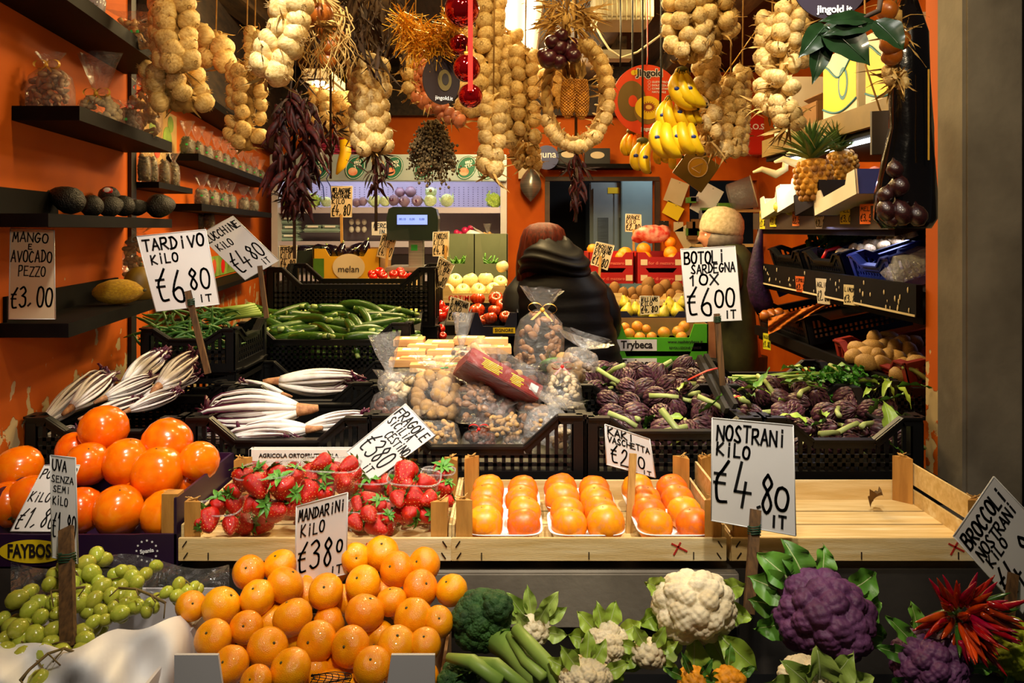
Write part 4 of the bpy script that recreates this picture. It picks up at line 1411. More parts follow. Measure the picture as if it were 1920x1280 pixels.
ZK = Kind(zucchini_proto(0), zucchini_proto(1), zucchini_proto(2))
ZD0, ZD1 = 2.65, 3.02
zx0, zx1 = X(446, ZD0), X(768, ZD0)
plastic_crate(zx0, zx1, ZD0, ZD1, 1.11, .17, 'black plastic crate heaped with courgettes', .055, solid=('left', 'right'))
plastic_crate(zx0 + .02, zx1 + .02, 2.62, 2.99, 1.032, .076, 'shallow black crate stacked under the courgette crate', .02, solid=('front',))
zs = []
for row, (y0, n) in enumerate(((634, 9), (622, 9), (608, 9), (594, 9), (582, 8))):
    for k in range(n):
        zs.append((500 + 255 * (k + .5 + rnd(-.2, .2)) / n + (row % 2) * 8, y0 + rnd(-4, 4)))
nm = row_names(zs, 5)
for i, (px, py) in enumerate(zs):
    d = 2.70 + (634 - py) * .0052
    L = rnd(.15, .20)
    dr = Vector((rnd(.5, 1) * R.choice((-1, 1)), rnd(-.6, .6), rnd(-.18, .18)))
    if i in (5, 14, 24):
        dr = Vector((.3, -.6, -.5))
    ZK.at(Matrix.Translation(P(px, py, d)) @ align(dr, rnd(0, 6)) @ Matrix.Diagonal((L * 1.05, L * 1.05, L, 1)), 'green courgette, %s in the %s of the heap' % nm[i], 'courgettes in the black crate')
for k in range(24):
    ZK.at(Matrix.Translation(Vector((rnd(zx0 + .1, zx1 - .1), rnd(ZD0 + .06, ZD1 - .06), rnd(1.15, 1.20)))) @ align((1, rnd(-.5, .5), rnd(-.1, .1)), rnd(0, 6)) @ Matrix.Diagonal((.19, .19, .18, 1)), 'courgette of the lower layer showing through the crate slots', 'lower layer of courgettes')
UD0, UD1 = 3.06, 3.42
ux0, ux1 = X(500, UD0), X(815, UD0)
plastic_crate(ux0, ux1, UD0, UD1, 1.225, .22, 'tall black plastic crate behind the courgettes with yellow fruit inside', .065, solid=('left', 'right'))
plastic_crate(ux0 + .01, ux1 + .01, UD0, UD1, 1.0, .22, 'black plastic crate at the bottom of the stack behind the courgettes', .03, solid=('left', 'right', 'front'))
m_lem = mat('yellow_green_fruit', '#c9c23a', '#a8a828', 5, .35, rand=.2)
ld = MB().lathe([(.01, -1.15), (.3, -1), (.8, -.6), (1, 0), (.8, .6), (.3, 1), (.01, 1.15)], 14).data('lemon', m_lem)
for i in range(22):
    x, y = (i % 11), i // 11
    tag(put('lemon', ld, None, TRS((ux0 + .05 + x * .05, UD0 + .06 + y * .07, 1.262 + .05 * (y == 0) * 0), rrot(), .028)), 'yellow green fruit lying in the tall black crate', 'fruit', 'fruit in the tall black crate')
# green beans left
bx0, bx1 = X(263, 2.3), X(440, 2.3)
plastic_crate(bx0, bx1, 2.30, 2.60, 1.19, .115, 'black plastic crate of green beans under the courgette card', .03)
plastic_crate(bx0, bx1, 2.31, 2.60, 1.155, .03, 'low black tray under the green beans', .005, solid=('front',))
m_bean = mat('green_bean', '#4f7d33', '#35601f', 10, .45, rand=.25)
bd = [MB().tube([(b * math.sin(q * 3), .2 * b * q, q - .5) for q in np.linspace(0, 1, 8)], [.01, .028, .033, .033, .033, .03, .022, .006], 6).data('green_bean', m_bean) for b in (-.12, .1, .2)]
for i in range(95):
    px, py = rnd(272, 425), rnd(585, 648)
    d = 2.34 + (648 - py) * .0035
    tag(put('green_bean', bd[i % 3], None, Matrix.Translation(P(px, py, d)) @ align((rnd(-1, 1), rnd(-.4, .4), rnd(-.35, .35)), rnd(0, 6)) @ Matrix.Diagonal((.13, .13, rnd(.09, .13), 1))), 'thin green bean in the crate at the back of the wall side', 'bean', 'green beans in the crate')
lk = MB()
for i in range(5):
    lk.tube([P(400 + i * 6, 585 + 3 * i, 2.6), P(440, 580 + i * 3, 2.62), P(478 + i * 3, 572 + i * 4, 2.66)], [.012, .013, .008], 8)
tag(put('leek', lk.data('leek', m_bstalk)), 'pale green leek stalks lying above the green beans', 'leek', kind='stuff')

# ------------------------------------------------------------------ bags of nuts and sweets
NC = {'walnut': ('#cfa76c', '#a67c48', 16), 'peanut': ('#dbb478', '#bb8d52', 20), 'almond': ('#a87a54', '#85603f', 16), 'chestnut': ('#6b3419', '#45200e', 8), 'pistachio': ('#d9c8a4', '#b79a6c', 12), 'mixed': ('#8a6a4c', '#54402e', 10), 'seed': ('#8d8472', '#4f4a40', 60), 'herb': ('#6d5a2c', '#43391c', 60)}
nut_m, nut_d = {}, {}
for k, (a, b, s) in NC.items():
    nut_m[k] = mat(k + '_shell', a, b, s, .55, .5 if k in ('walnut', 'peanut') else .1, 3 * s, rand=.15)
nut_d['walnut'] = MB().lathe([(.02, -1.1), (.6, -.85), (.96, -.3), (1, .2), (.75, .75), (.3, 1.02), (.02, 1.1)], 12, 0, lambda a, q: 1 + .07 * math.cos(2 * a) + .03 * math.cos(9 * a + 6 * q)).data('walnut', nut_m['walnut'])
nut_d['peanut'] = MB().lathe([(.02, -1.7), (.5, -1.55), (.68, -1.0), (.5, -.2), (.46, .1), (.64, .7), (.6, 1.3), (.3, 1.65), (.02, 1.72)], 10).data('peanut', nut_m['peanut'])
nut_d['almond'] = MB().lathe([(.02, -1.2), (.6, -.9), (.82, -.2), (.66, .5), (.3, 1.1), (.02, 1.35)], 10, 0, lambda a, q: 1 - .3 * abs(math.sin(a))).data('almond', nut_m['almond'])
nut_d['chestnut'] = MB().lathe([(.02, -.8), (.7, -.75), (1, -.1), (.85, .5), (.35, .95), (.02, 1.15)], 12, 0, lambda a, q: 1 - .2 * abs(math.sin(a))).data('chestnut', nut_m['chestnut'])
nut_d['pistachio'] = MB().lathe([(.02, -1), (.6, -.75), (.8, 0), (.6, .7), (.02, 1.1)], 9).data('pistachio', nut_m['pistachio'])
nut_d['mixed'] = MB().ball((0, 0, 0), 1, 9, 6, q=(1, .85, 1.1)).data('nut', nut_m['mixed'])


def bow(parent, c, s, m):
    mb = MB()
    for sg in (-1, 1):
        def fn(u, v, sg=sg):
            a = u * 2 * math.pi
            return Vector(c) + Vector((sg * (s * .5 - s * .5 * math.cos(a)), -.2 * s - .3 * s * (v - .5), s * .38 * math.sin(a) * (1 - .2 * v) + s * .1))
        mb.grid(fn, 14, 2)
        mb.grid(lambda u, v, sg=sg: Vector(c) + Vector((sg * u * s * .7 + (v - .5) * s * .2, -.3 * s - .15 * s * u, -u * s * .75)), 6, 2)
    mb.ball(Vector(c) + Vector((0, -.3 * s, 0)), s * .17, 8, 6)
    part('bow', mb, m, parent)


def nut_bag(label, M, w, t, h, kind, n=50, size=.011, tie=None, tall=.4, flare=.4, indiv=True, film=None, group=None, dot=False, cat='nut bag', name='nut_bag', fill=.95, seed=0):
    rg = random.Random(seed + 11)
    T = thing(name, label, cat, M, group)
    rings = []

    def ring(rx, ry, z, jag):
        out = []
        for j in range(22):
            a = 2 * math.pi * j / 22
            ca, sa = math.cos(a), math.sin(a)
            q = 1 + rg.uniform(-jag, jag)
            out.append((math.copysign(abs(ca) ** .75, ca) * rx * q, math.copysign(abs(sa) ** .75, sa) * ry * q, z + rg.uniform(-jag, jag) * .1 * h))
        return out
    for q, s in ((0, .8), (.03, .95), (.3, 1.04), (.6, 1.02), (.85, .88), (.98, .55)):
        rings.append(ring(w / 2 * s, t / 2 * s, h * q, .03))
    if tall:
        rings.append(ring(w * .11, w * .10, h * 1.06, .1))
        rings.append(ring(w * flare * .6, w * flare * .35, h * (1.06 + tall * .45), .22))
        rings.append(ring(w * flare, w * flare * .45, h * (1.06 + tall), .22))
    part('film', MB().loft(rings, cap=False), film or m_film, T)
    big = MB()
    for i in range(n):
        q = rg.uniform(.03, fill)
        s = float(np.interp(q, [0, .03, .3, .6, .85, 1], [.8, .95, 1.04, 1.02, .85, .45])) * (.88 if i % 4 else .55)
        a = rg.uniform(math.pi, 2 * math.pi) if i % 5 else rg.uniform(0, math.pi)
        ca, sa = math.cos(a), math.sin(a)
        p = Vector((math.copysign(abs(ca) ** .75, ca) * (w / 2 * s - size * .6), math.copysign(abs(sa) ** .75, sa) * (t / 2 * s - size * .6), max(size, h * q)))
        Mx = Matrix.Translation(p) @ Euler((rg.uniform(0, 6), rg.uniform(0, 6), rg.uniform(0, 6))).to_matrix().to_4x4() @ Matrix.Diagonal((size,) * 3 + (1,))
        if indiv:
            part(kind if kind in nut_d and kind != 'mixed' else 'nut', nut_d[kind], None, T, Mx)
        else:
            big.ball((0, 0, 0), 1, 6, 4, 0, None, (.9, .75, 1.1)) if 0 else big.add(*_nut6, 0, True, Mx)
    if not indiv:
        core = []
        for q, s in ((.01, .75), (.3, .96), (.6, .94), (.85, .78), (.95, .3)):
            core.append([(x * .93, y * .93, z) for x, y, z in ring(w / 2 * s, t / 2 * s, h * q * fill, .02)])
        big.loft(core)
        part('contents', big, nut_m[kind], T, kind='stuff')
    if tie is not None:
        if tie in ('red', 'gold'):
            bow(T, (0, -w * .1, h * 1.05), w * .3, m_red if tie == 'red' else m_gold)
        else:
            part('tie', MB().tube([(w * .12 * math.cos(i), w * .12 * math.sin(i), h * 1.05) for i in range(8)], .003, 5), m_twine, T)
    if dot:
        part('price_dot', MB().box((w * .15, -t * .53, h * .55), (w * .16, .002, h * .10)), m_green_tag, T)
    return T


_b = MB().ball((0, 0, 0), 1, 6, 4, q=(.9, .75, 1.1))
_nut6 = (_b.v, _b.f)

plastic_crate(X(694, D1), X(1096, D1), D1, 2.20, ZB, .14, 'black plastic crate full of wrapped nuts and sweets', .07)
plastic_crate(X(720, 2.22), X(1085, 2.22), 2.23, 2.60, ZB, .12, 'black plastic crate behind the nuts carrying small boxes', .02)
RX = lambda x, y=0, z=0: Euler((x, y, z)).to_matrix().to_4x4()


def BM(px, py, d, rx=-.25, ry=0, rz=0):
    return Matrix.Translation(P(px, py, d)) @ RX(rx, ry, rz)


nut_bag('large clear bag of walnuts behind the strawberry price card', BM(815, 790, 1.98, -.35), .13, .10, .12, 'walnut', 46, .017, 'twine', .35, .5, seed=1)
nut_bag('clear bag of peanuts below the walnuts at the front rim', BM(818, 848, 1.86, -.2), .11, .07, .075, 'peanut', 34, .009, None, .0, seed=2)
nut_bag('clear bag of chestnuts behind the strawberry card corner', BM(725, 800, 1.93, -.2, .1), .09, .07, .085, 'chestnut', 26, .013, None, .5, .5, seed=3)
nut_bag('little bag of dark chestnuts tied with a red bow at the front', BM(898, 850, 1.86, -.1), .080, .06, .055, 'chestnut', 26, .011, 'red', .4, .5, seed=4)
nut_bag('bag of dark nuts with a red bow in the middle of the crate', BM(990, 772, 1.98, -.3), .060, .05, .075, 'chestnut', 18, .011, 'red', .5, .6, seed=5)
nut_bag('bag of shelled almonds and pistachios at the artichoke side', BM(1055, 768, 2.0, -.3), .090, .07, .10, 'pistachio', 60, .0085, 'red', .2, .4, seed=6)
nut_bag('bag of dried figs with a red label in the centre of the crate', BM(893, 790, 1.95, -.35, -.1), .105, .06, .09, 'almond', 36, .011, None, .3, .6, seed=7)
nut_bag('empty looking crumpled clear bag over the front of the nut crate', BM(1020, 832, 1.87, -.4, .3), .11, .05, .085, 'peanut', 8, .008, None, .4, .7, film=m_filmh, seed=8)
nut_bag('clear bag of dried banana slices at the crate corner', BM(1052, 842, 1.86, -.1), .055, .05, .05, 'pistachio', 18, .010, None, .4, .5, seed=9)
nut_bag('bag of candied orange peel behind the chestnuts', BM(745, 748, 2.06, -.2, .1), .07, .06, .04, 'pistachio', 18, .012, None, .5, .6, seed=10)
nut_bag('bag of mixed spices in foil at the front of the nut crate', BM(970, 853, 1.87, -.4, .2), .085, .05, .04, 'mixed', 24, .008, None, .3, .6, seed=12)
nut_bag('big cellophane gift parcel tied with a gold ribbon before the black coat', BM(1008, 690, 2.16, -.1, .08), .13, .10, .15, 'almond', 40, .014, 'gold', .38, .42, film=m_film, seed=13)
nut_bag('bag of chestnuts lying under the dark red carton', BM(925, 800, 1.97, -.4, .2), .10, .07, .075, 'chestnut', 30, .013, None, .3, .5, seed=90)
nut_bag('bag of peanuts between the two red bows', BM(945, 825, 1.91, -.3, -.2), .09, .06, .06, 'peanut', 30, .009, None, .3, .5, seed=91)
nut_bag('bag of almonds near the spices and the crumpled bag', BM(1000, 812, 1.94, -.3, .1), .085, .06, .07, 'almond', 34, .010, None, .4, .6, seed=92)
nut_bag('bag of mixed nuts at the corner behind the walnuts', BM(770, 835, 1.88, -.2, 0), .09, .06, .06, 'mixed', 34, .009, None, .3, .5, seed=93)
nut_bag('clear bag of round walnuts beside the green oval label', BM(1062, 718, 2.10, -.4), .10, .08, .07, 'walnut', 24, .016, None, .0, seed=14)
nut_bag('clear wrapped flowers of cellophane next to the artichokes', BM(1085, 690, 2.06, -.3, .3), .09, .06, .05, 'mixed', 6, .008, None, .7, .9, film=m_filmh, seed=15)
nut_bag('tall stiff cellophane bag standing at the crate corner by the radicchio', BM(735, 728, 2.10, 0, -.14), .07, .05, .04, 'mixed', 6, .008, None, 2.6, .55, film=m_filmh, seed=16)
nut_bag('tall clear empty bag standing among the little wooden boxes', BM(865, 668, 2.34, 0, .03), .06, .05, .03, 'mixed', 4, .006, None, 3.2, .5, film=m_filmh, seed=17)
for k, (px, py, ww, hh, d, kd, lb) in enumerate([(765, 715, 105, 36, 2.12, 'pistachio', 'oval clear tub of golden biscuits at the radicchio side'), (845, 712, 96, 34, 2.08, 'mixed', 'oval clear tub of dark dates with a green sticker')]):
    w, h = ww * d / FPX, hh * d / FPX
    t = thing('biscuit_tub', lb, 'tub', BM(px, py + 14, d, -.35, -.12 * k))
    rg = [[(w / 2 * s * math.cos(2 * math.pi * j / 28), w * .32 * s * math.sin(2 * math.pi * j / 28), z * h) for j in range(28)] for s, z in ((.82, 0), (.95, .5), (1.06, .55), (1.0, .6), (.85, .95), (.2, 1.05))]
    part('tub', MB().loft(rg), m_film, t)
    for i in range(26):
        a = i * 2.4
        q = math.sqrt((i + .5) / 26) * .8
        part('biscuit', nut_d[kd if kd != 'mixed' else 'chestnut'], None, t, TRS((w / 2 * q * math.cos(a), w * .32 * q * math.sin(a), h * .35 + rnd(-.004, .010)), rrot(), .013))
    part('rim', MB().tube([Vector(p) for p in rg[2]] + [Vector(rg[2][0])], .002, 6, cap=False), m_filmh, t)
    if k:
        part('sticker', MB().box((-.01, -.02, h * 1.03), (.02, .016, .002)), m_green_tag, t)
# red carton of chestnuts under film
m_redbox = mat('dark_red_carton', '#a32216', '#8c1a10', 3, .4)
t = thing('sweet_carton', 'dark red printed carton of marron sweets under clear film, tilted across the heap', 'box', Matrix.Translation(P(938, 700, 1.99)) @ RX(-.55, .52, .15))
part('tray', MB().box((0, 0, -.02), (.20, .11, .04), bevel=.002), m_redbox, t)
for i in range(14):
    part('chestnut', nut_d['chestnut' if i % 3 else 'peanut'], None, t, TRS((-.075 + (i % 5) * .037, -.03 + (i // 5) * .032, .008), rrot(), .017))
part('film', MB().loft([[(.105 * s * a, .058 * s * b, z) for a, b in ((-1, -1), (-.3, -1.02), (.4, -1), (1, -1), (1, 0), (1, 1), (.3, 1), (-.4, 1.03), (-1, 1), (-1.02, 0))] for s, z in ((1.02, -.042), (1.03, 0), (.95, .03), (.5, .045))]), m_film, t)
for i in range(6):
    part('lettering', MB().box((-.04 + .004 * (i % 2), -.0562, -.012 - i * .0042), (.055 - .006 * (i % 3), .0006, .0022)), m_yel, t)
    part('lettering', MB().box((.03 + .003 * (i % 2), -.0562, -.012 - i * .0042), (.036 - .005 * (i % 3), .0006, .0022)), m_yel, t)
part('label', MB().box((.078, -.0562, -.018), (.022, .0006, .018)), m_whitepr, t)
t = thing('melon_label_box', 'round walnut tub lid with a bright green oval label beside the gift parcel', 'tub', BM(1045, 690, 2.14, -.6))
part('tub', MB().lathe([(.05, -.03), (.058, 0), (.058, .004), (.01, .006)], 24), m_film, t)
part('label', MB().lathe([(.048, .007), (.048, .009), (.001, .010)], 24), mat('green_label', '#8fd24a', '#6fb632', 5, .5), t)
for i in range(4):
    part('walnut', nut_d['walnut'], None, t, TRS((-.03 + .02 * i, -.005, .011), rrot(), (.008, .008, .004)))
m_wbox = mat('pale_wood_box', '#e0ac72', '#d29a5c', 8, .6, stretch=(1, 10, 10))
bxs = [(768, 634, 2.58), (826, 640, 2.56), (880, 632, 2.58), (925, 634, 2.58), (795, 645, 2.53), (770, 655, 2.48), (832, 655, 2.48), (905, 648, 2.53), (782, 668, 2.43), (845, 668, 2.43), (880, 660, 2.46), (800, 680, 2.38), (850, 682, 2.38), (760, 672, 2.42), (930, 648, 2.54)]
nm = row_names(bxs, 6)
for i, (px, py, d) in enumerate(bxs):
    t = thing('sweet_box', 'small pale wooden sweet box, %s in the %s of boxes' % nm[i], 'box', Matrix.Translation(P(px, py, d)) @ RX(rnd(-.05, .05), 0, rnd(-.08, .08)), 'little pale wooden boxes')
    part('box', MB().box((0, 0, -.01), (.095, .07, .022), bevel=.001), m_wbox, t)
    part('label', MB().box((.0, 0, .0015), (.05, .03, .001)), m_whitepr, t)
    part('seal', MB().box((.012, -.004, .0025), (.022, .008, .001)), m_green_tag, t)

# ------------------------------------------------------------------ artichokes
m_art = mat('artichoke_bract', '#5c3340', '#351a22', 4, .42, .1, 12, rand=.22, c3='#6d6a3a', c3scale=6, c3lim=(.58, .72))
m_arts = mat('artichoke_stem', '#b9c47c', '#93a355', 12, .5, .2, 60, rand=.15)


def artichoke_proto(seed):
    rg = random.Random(seed)
    t = thing('artichoke', '', 'artichoke', None)
    mb = MB()
    mb.lathe([(.01, -.6), (.4, -.55), (.62, -.2), (.6, .3), (.4, .8), (.1, 1.1), (.01, 1.15)], 12)
    n = 44
    for i in range(n):
        q = i / n
        a = i * 2.39996 + rg.uniform(-.1, .1)
        z0 = -.58 + 1.0 * q
        r0 = .55 * math.sin(math.pi * (.30 + .42 * q)) + .03
        L = .85 - .15 * q
        w = .62 - .2 * q

        def fn(u, v):
            tt = (v - .5) * 2
            wd = w * math.sin(math.pi * min(.97, (u * .8 + .2) ** .9)) * (1 - .55 * u)
            r = r0 + .17 * math.sin(u * 2.3) - .30 * u * u * (.25 + q * 1.0) + .05 + .14 * u * (1 - q) - .10 * tt * tt * (1 - u * .4)
            ang = a + tt * wd * .5 / max(.25, r0 + .12)
            return (r * math.cos(ang), r * math.sin(ang), z0 + L * u)
        mb.grid(fn, 5, 4)
    part('bracts', mb, m_art, t)
    part('stem', MB().tube([(0, 0, -.5), (.04, .02, -1.0), (.12, .0, -1.5)], [.20, .15, .13], 9), m_arts, t)
    return t


AK = Kind(artichoke_proto(1), artichoke_proto(2), artichoke_proto(3))
plastic_crate(X(1100, D1), X(1430, D1), D1, 2.19, ZB, .135, 'black plastic crate of artichokes next to the nuts', .03)
plastic_crate(X(1434, D1), X(1766, D1) - .04, D1, 2.19, ZB, .135, 'black plastic crate of artichokes in front of the orange door post', .05)
plastic_crate(X(1088, 2.22), X(1358, 2.22), 2.22, 2.60, ZB, .135, 'black plastic crate of artichokes in the second rank', .045)
plastic_crate(X(1364, 2.22), X(1634, 2.22), 2.22, 2.60, ZB, .135, 'black plastic crate with parsley stalks in the second rank', .04)
arts = []
for row, (y0, x0, x1, n) in enumerate(((845, 1120, 1460, 8), (842, 1500, 1700, 5), (812, 1120, 1720, 13), (782, 1125, 1690, 13), (757, 1125, 1600, 12), (735, 1110, 1560, 12), (712, 1100, 1350, 8), (698, 1105, 1340, 5))):
    for k in range(n):
        arts.append((x0 + (x1 - x0) * (k + .5 + rnd(-.25, .25)) / n, y0 + rnd(-6, 6)))
arts += [(1650, 790), (1600, 760), (1080, 745), (1062, 735), (1088, 715)]
nm = row_names(arts, 5.5)
for i, (px, py) in enumerate(arts):
    d = 1.86 + (850 - py) * .0032
    s = rnd(.033, .041)
    up = Vector((rnd(-1, 1), rnd(-1, .1), rnd(-.25, .8)))
    AK.at(Matrix.Translation(P(px, py - 7, d)) @ align(up, rnd(0, 6)) @ Matrix.Diagonal((s, s, s * 1.05, 1)), 'purple artichoke, %s in the %s of the heap' % nm[i], 'artichokes in the black crates')
# loose leaves and cut stems among the artichokes
ld3 = [MB().leaf(.085, .022, None, c, .3, .004, 0, 10, .6, i).data('leaf', m_caull if i % 2 else m_leafg) for i, c in enumerate((.5, 1.2, -.6, .9))]
sd3 = MB().tube([(0, 0, 0), (.03, .004, .003), (.075, 0, -.002)], [.007, .006, .007], 8).data('stem', m_arts)
for i in range(60):
    px, py = rnd(1110, 1700), rnd(705, 850)
    d = 1.835 + (850 - py) * .0032
    M = Matrix.Translation(P(px, py - 22, d)) @ RX(rnd(-.6, .6), rnd(-.5, .5), rnd(0, 6.3))
    if i % 3:
        tag(put('artichoke_leaf', ld3[i % 4], None, M), 'loose green leaf among the artichokes', 'leaf', 'loose leaves among the artichokes')
    else:
        tag(put('cut_stalk', sd3, None, M), 'cut pale stem lying on the artichokes', 'stem', 'cut stems on the artichokes')
for nm_, a, b in (('cut_stalk', (1240, 768), (1285, 825)),):
    p, q = P(*a, 1.90), P(*b, 1.84)
    tag(put(nm_, MB().tube([p, (p + q) / 2, q], [.009, .008, .009], 9).data(nm_, m_arts)), 'thick white cut stem standing out in the middle of the artichokes', 'stem')
pl_ = MB().leaf(.09, .05, None, 1.1, .4, .006, 0, 10, .6, 3, rib=1)
tag(put('cabbage_leaf', pl_.data('cabbage_leaf', [m_caull, m_rib]), None, Matrix.Translation(P(1668, 815, 1.9)) @ align((.05, 0, 1), 0, 'X')), 'pale green leaf standing up in the last artichoke crate', 'leaf')
# parsley / celery bunch
t = thing('parsley_bunch', 'bunch of parsley with long pale stalks lying at the back of the artichokes', 'herbs', P(1480, 735, 2.28))
sm, lm_ = MB(), MB()
for i in range(26):
    y0, y1 = 718 + rnd(-14, 16), 735 + rnd(-38, 30)
    x1 = rnd(1545, 1610)
    a, b = P(1375 + rnd(-12, 8), y0, 2.30 + rnd(-.05, .03)) - t.location, P(x1, y1, 2.26 + rnd(-.08, .05)) - t.location
    m_ = (a + b) / 2 + Vector((0, 0, .012))
    sm.tube([a, m_, b], [.0034, .0028, .0016], 6)
    for q in range(9):
        c = m_.lerp(b, .45 + .6 * rnd(0, 1)) + Vector((rnd(-.02, .035), rnd(-.02, .02), rnd(-.018, .02)))
        for w in range(3):
            lm_.leaf(rnd(.016, .026), .017, Matrix.Translation(c) @ RX(rnd(-1, 1), rnd(-.7, .7), rnd(-1, 1) + (w - 1) * .9), .6, .3, .003, 0, 4, .55)
part('stalks', sm, m_bstalk, t)
part('leaves', lm_, mat('parsley_leaf', '#4f9a2a', '#2f701a', 14, .45), t, kind='stuff')
for k, pts in enumerate(([(1290, 712), (1325, 695), (1345, 690)], [(1365, 748), (1385, 742), (1398, 752)])):
    tb = MB()
    tb.tube([P(x, y, 2.08) for x, y in pts], .006, 6, flat=.35)
    tag(put('red_twine', tb.data('red_twine', mat('red_tape', '#d8402a', rough=.5))), ('red plastic tape stretched before the card stick', 'red plastic tape end curled on the artichokes beside the stick')[k], 'tape')
wd = MB()
for a, b in (((1310, 670), (1362, 770)), ((1322, 668), (1378, 762))):
    wd.bar(P(*a, 2.14), P(*b, 2.0), .012, .02)
tag(put('grey_slat', wd.data('grey_slat', mat('weathered_slat', '#4a4640', '#33302c', 10, .7))), 'two dark weathered slats wedged between the artichoke crates', 'slat')
# ------------------------------------------------------------------ hanging garlic, onions, bananas
m_garl = mat('garlic_skin', '#efd391', '#cba35a', 2.2, .5, .3, 9, rand=.18, stretch=(2.4, 2.4, .5), c3='#9a7440', c3scale=1.6, c3lim=(.6, .74))
m_garp = mat('pink_shallot_skin', '#d98a5a', '#b8603c', 9, .4, .1, 60, rand=.15, stretch=(6, 6, .8))
m_neck = mat('dry_garlic_neck', '#c9a86a', '#93713c', 18, .75, stretch=(8, 8, 1))
CEIL = 2.76


def garlic_data(k, m):
    rg = random.Random(k)
    mb = MB()
    prof = [(.02, -.78), (.22, -.80), (.34, -.74), (.62, -.66), (.9, -.38), (1.0, -.02), (.93, .30), (.70, .58), (.42, .80), (.22, 1.05), (.15, 1.35), (.13, 1.7), (.05, 1.9)]
    ph = rg.uniform(0, 6)
    n = rg.choice((4, 5, 6))
    mb.lathe(prof, 22, 0, lambda a, q: 1 + .17 * abs(math.cos(a * n / 2 + ph)) ** .7 * math.sin(min(1, q * 1.5) * math.pi) - .05)
    for j in range(12):
        a = j * .53
        mb.tube([(.15 * math.cos(a), .15 * math.sin(a), -.78), (.24 * math.cos(a), .24 * math.sin(a), -.9 - .1 * (j % 3))], [.03, .008], 4, 1)
    for j in range(3):
        a = rg.uniform(0, 6)
        mb.leaf(.8, .5, Matrix.Translation((.75 * math.cos(a), .75 * math.sin(a), .2)) @ align((math.cos(a) * .6, math.sin(a) * .6, 1), a, 'X'), -.8, .2, .05, 0, 5, .6, j)
    return mb.data('garlic_bulb', [m, m_neck])


GD = [garlic_data(k, m_garl) for k in range(4)]
SD = [garlic_data(k + 9, m_garp) for k in range(2)]


def straw_wisps(mb, pts, rad, n, L, seed, w=.005):
    rg = random.Random(seed)
    for i in range(n):
        k = rg.randrange(len(pts))
        a = rg.uniform(0, 6.3)
        p = Vector(pts[k]) + Vector((math.cos(a), math.sin(a), 0)) * rad
        mb.leaf(L * rg.uniform(.5, 1.2), w * rg.uniform(.7, 1.6), Matrix.Translation(p) @ align((math.cos(a), math.sin(a), rg.uniform(-1.2, .8)), a, 'X'), rg.uniform(-1, 2), .3, .002, 0, 5, .6, i)


def braid(label, pts, d, bulb_px, width_px, n_rows, per_row=3, data=None, hang=True, tail=0, group=None, name='garlic_braid', cat='garlic', spread=1.25, jitter=.3, bulbname='garlic_bulb', face=None):
    """bulbs tied round a stalk that follows pts (px, py), at distance d"""
    data = data or GD
    pw = [P(x, y, d if not hasattr(d, '__len__') else d[i]) for i, (x, y) in enumerate(pts)]
    dm = pw[0].y
    top = pw[0]
    T = thing(name, label, cat, top, group)
    ps = [p - top for p in pw]
    r = bulb_px * dm / FPX / 2
    wr = max(0.0, width_px * dm / FPX / 2 - r)

    def at(q):
        q = q * (len(ps) - 1)
        i = min(int(q), len(ps) - 2)
        return ps[i].lerp(ps[i + 1], q - i)
    core = [at(i / 12) for i in range(13)]
    mb = MB()
    for s in range(3):
        mb.tube([c + Vector((math.cos(i * .9 + s * 2.1), math.sin(i * .9 + s * 2.1), 0)) * wr * .35 for i, c in enumerate(core)], [max(.006, wr * .34)] * 13, 6)
    straw_wisps(mb, core, max(.006, wr * .5), 22 + 2 * n_rows, .06, int(pts[0][0]))
    if tail:
        straw_wisps(mb, core[-2:], .006, 14, tail, int(pts[0][1]) + 5, .006)
    part('stalk', mb, m_straw, T)
    if hang:
        z1 = CEIL - .05 - top.z
        if z1 > .02:
            part('string', MB().tube([(0, 0, 0), (.004, .002, z1 * .5), (0, 0, z1)], .0022, 5), m_twine, T)
    for i in range(n_rows):
        for k in range(per_row):
            q = (i + .5 + (k % 2) * .5 * (per_row > 1) + rnd(-.12, .12)) / (n_rows + .4)
            q = min(1, max(0, q))
            if face is not None:
                a = face + (k - (per_row - 1) / 2) * .9
            else:
                a = -math.pi / 2 + ((k + .5) / per_row - .5) * math.pi * spread + rnd(-jitter, jitter)
            o = Vector((math.cos(a), math.sin(a), 0))
            rr = r * rnd(.88, 1.12)
            p = at(q) + o * (wr + r * .15) + Vector((0, 0, rnd(-.2, .2) * r))
            dr = -(o * rnd(.5, 1.0) + Vector((rnd(-.3, .3), 0, rnd(-.75, .15))))
            part(bulbname, data[(i * per_row + k) % len(data)], None, T, Matrix.Translation(p) @ align(dr, rnd(0, 6)) @ Matrix.Diagonal((rr, rr, rr, 1)))
    return T


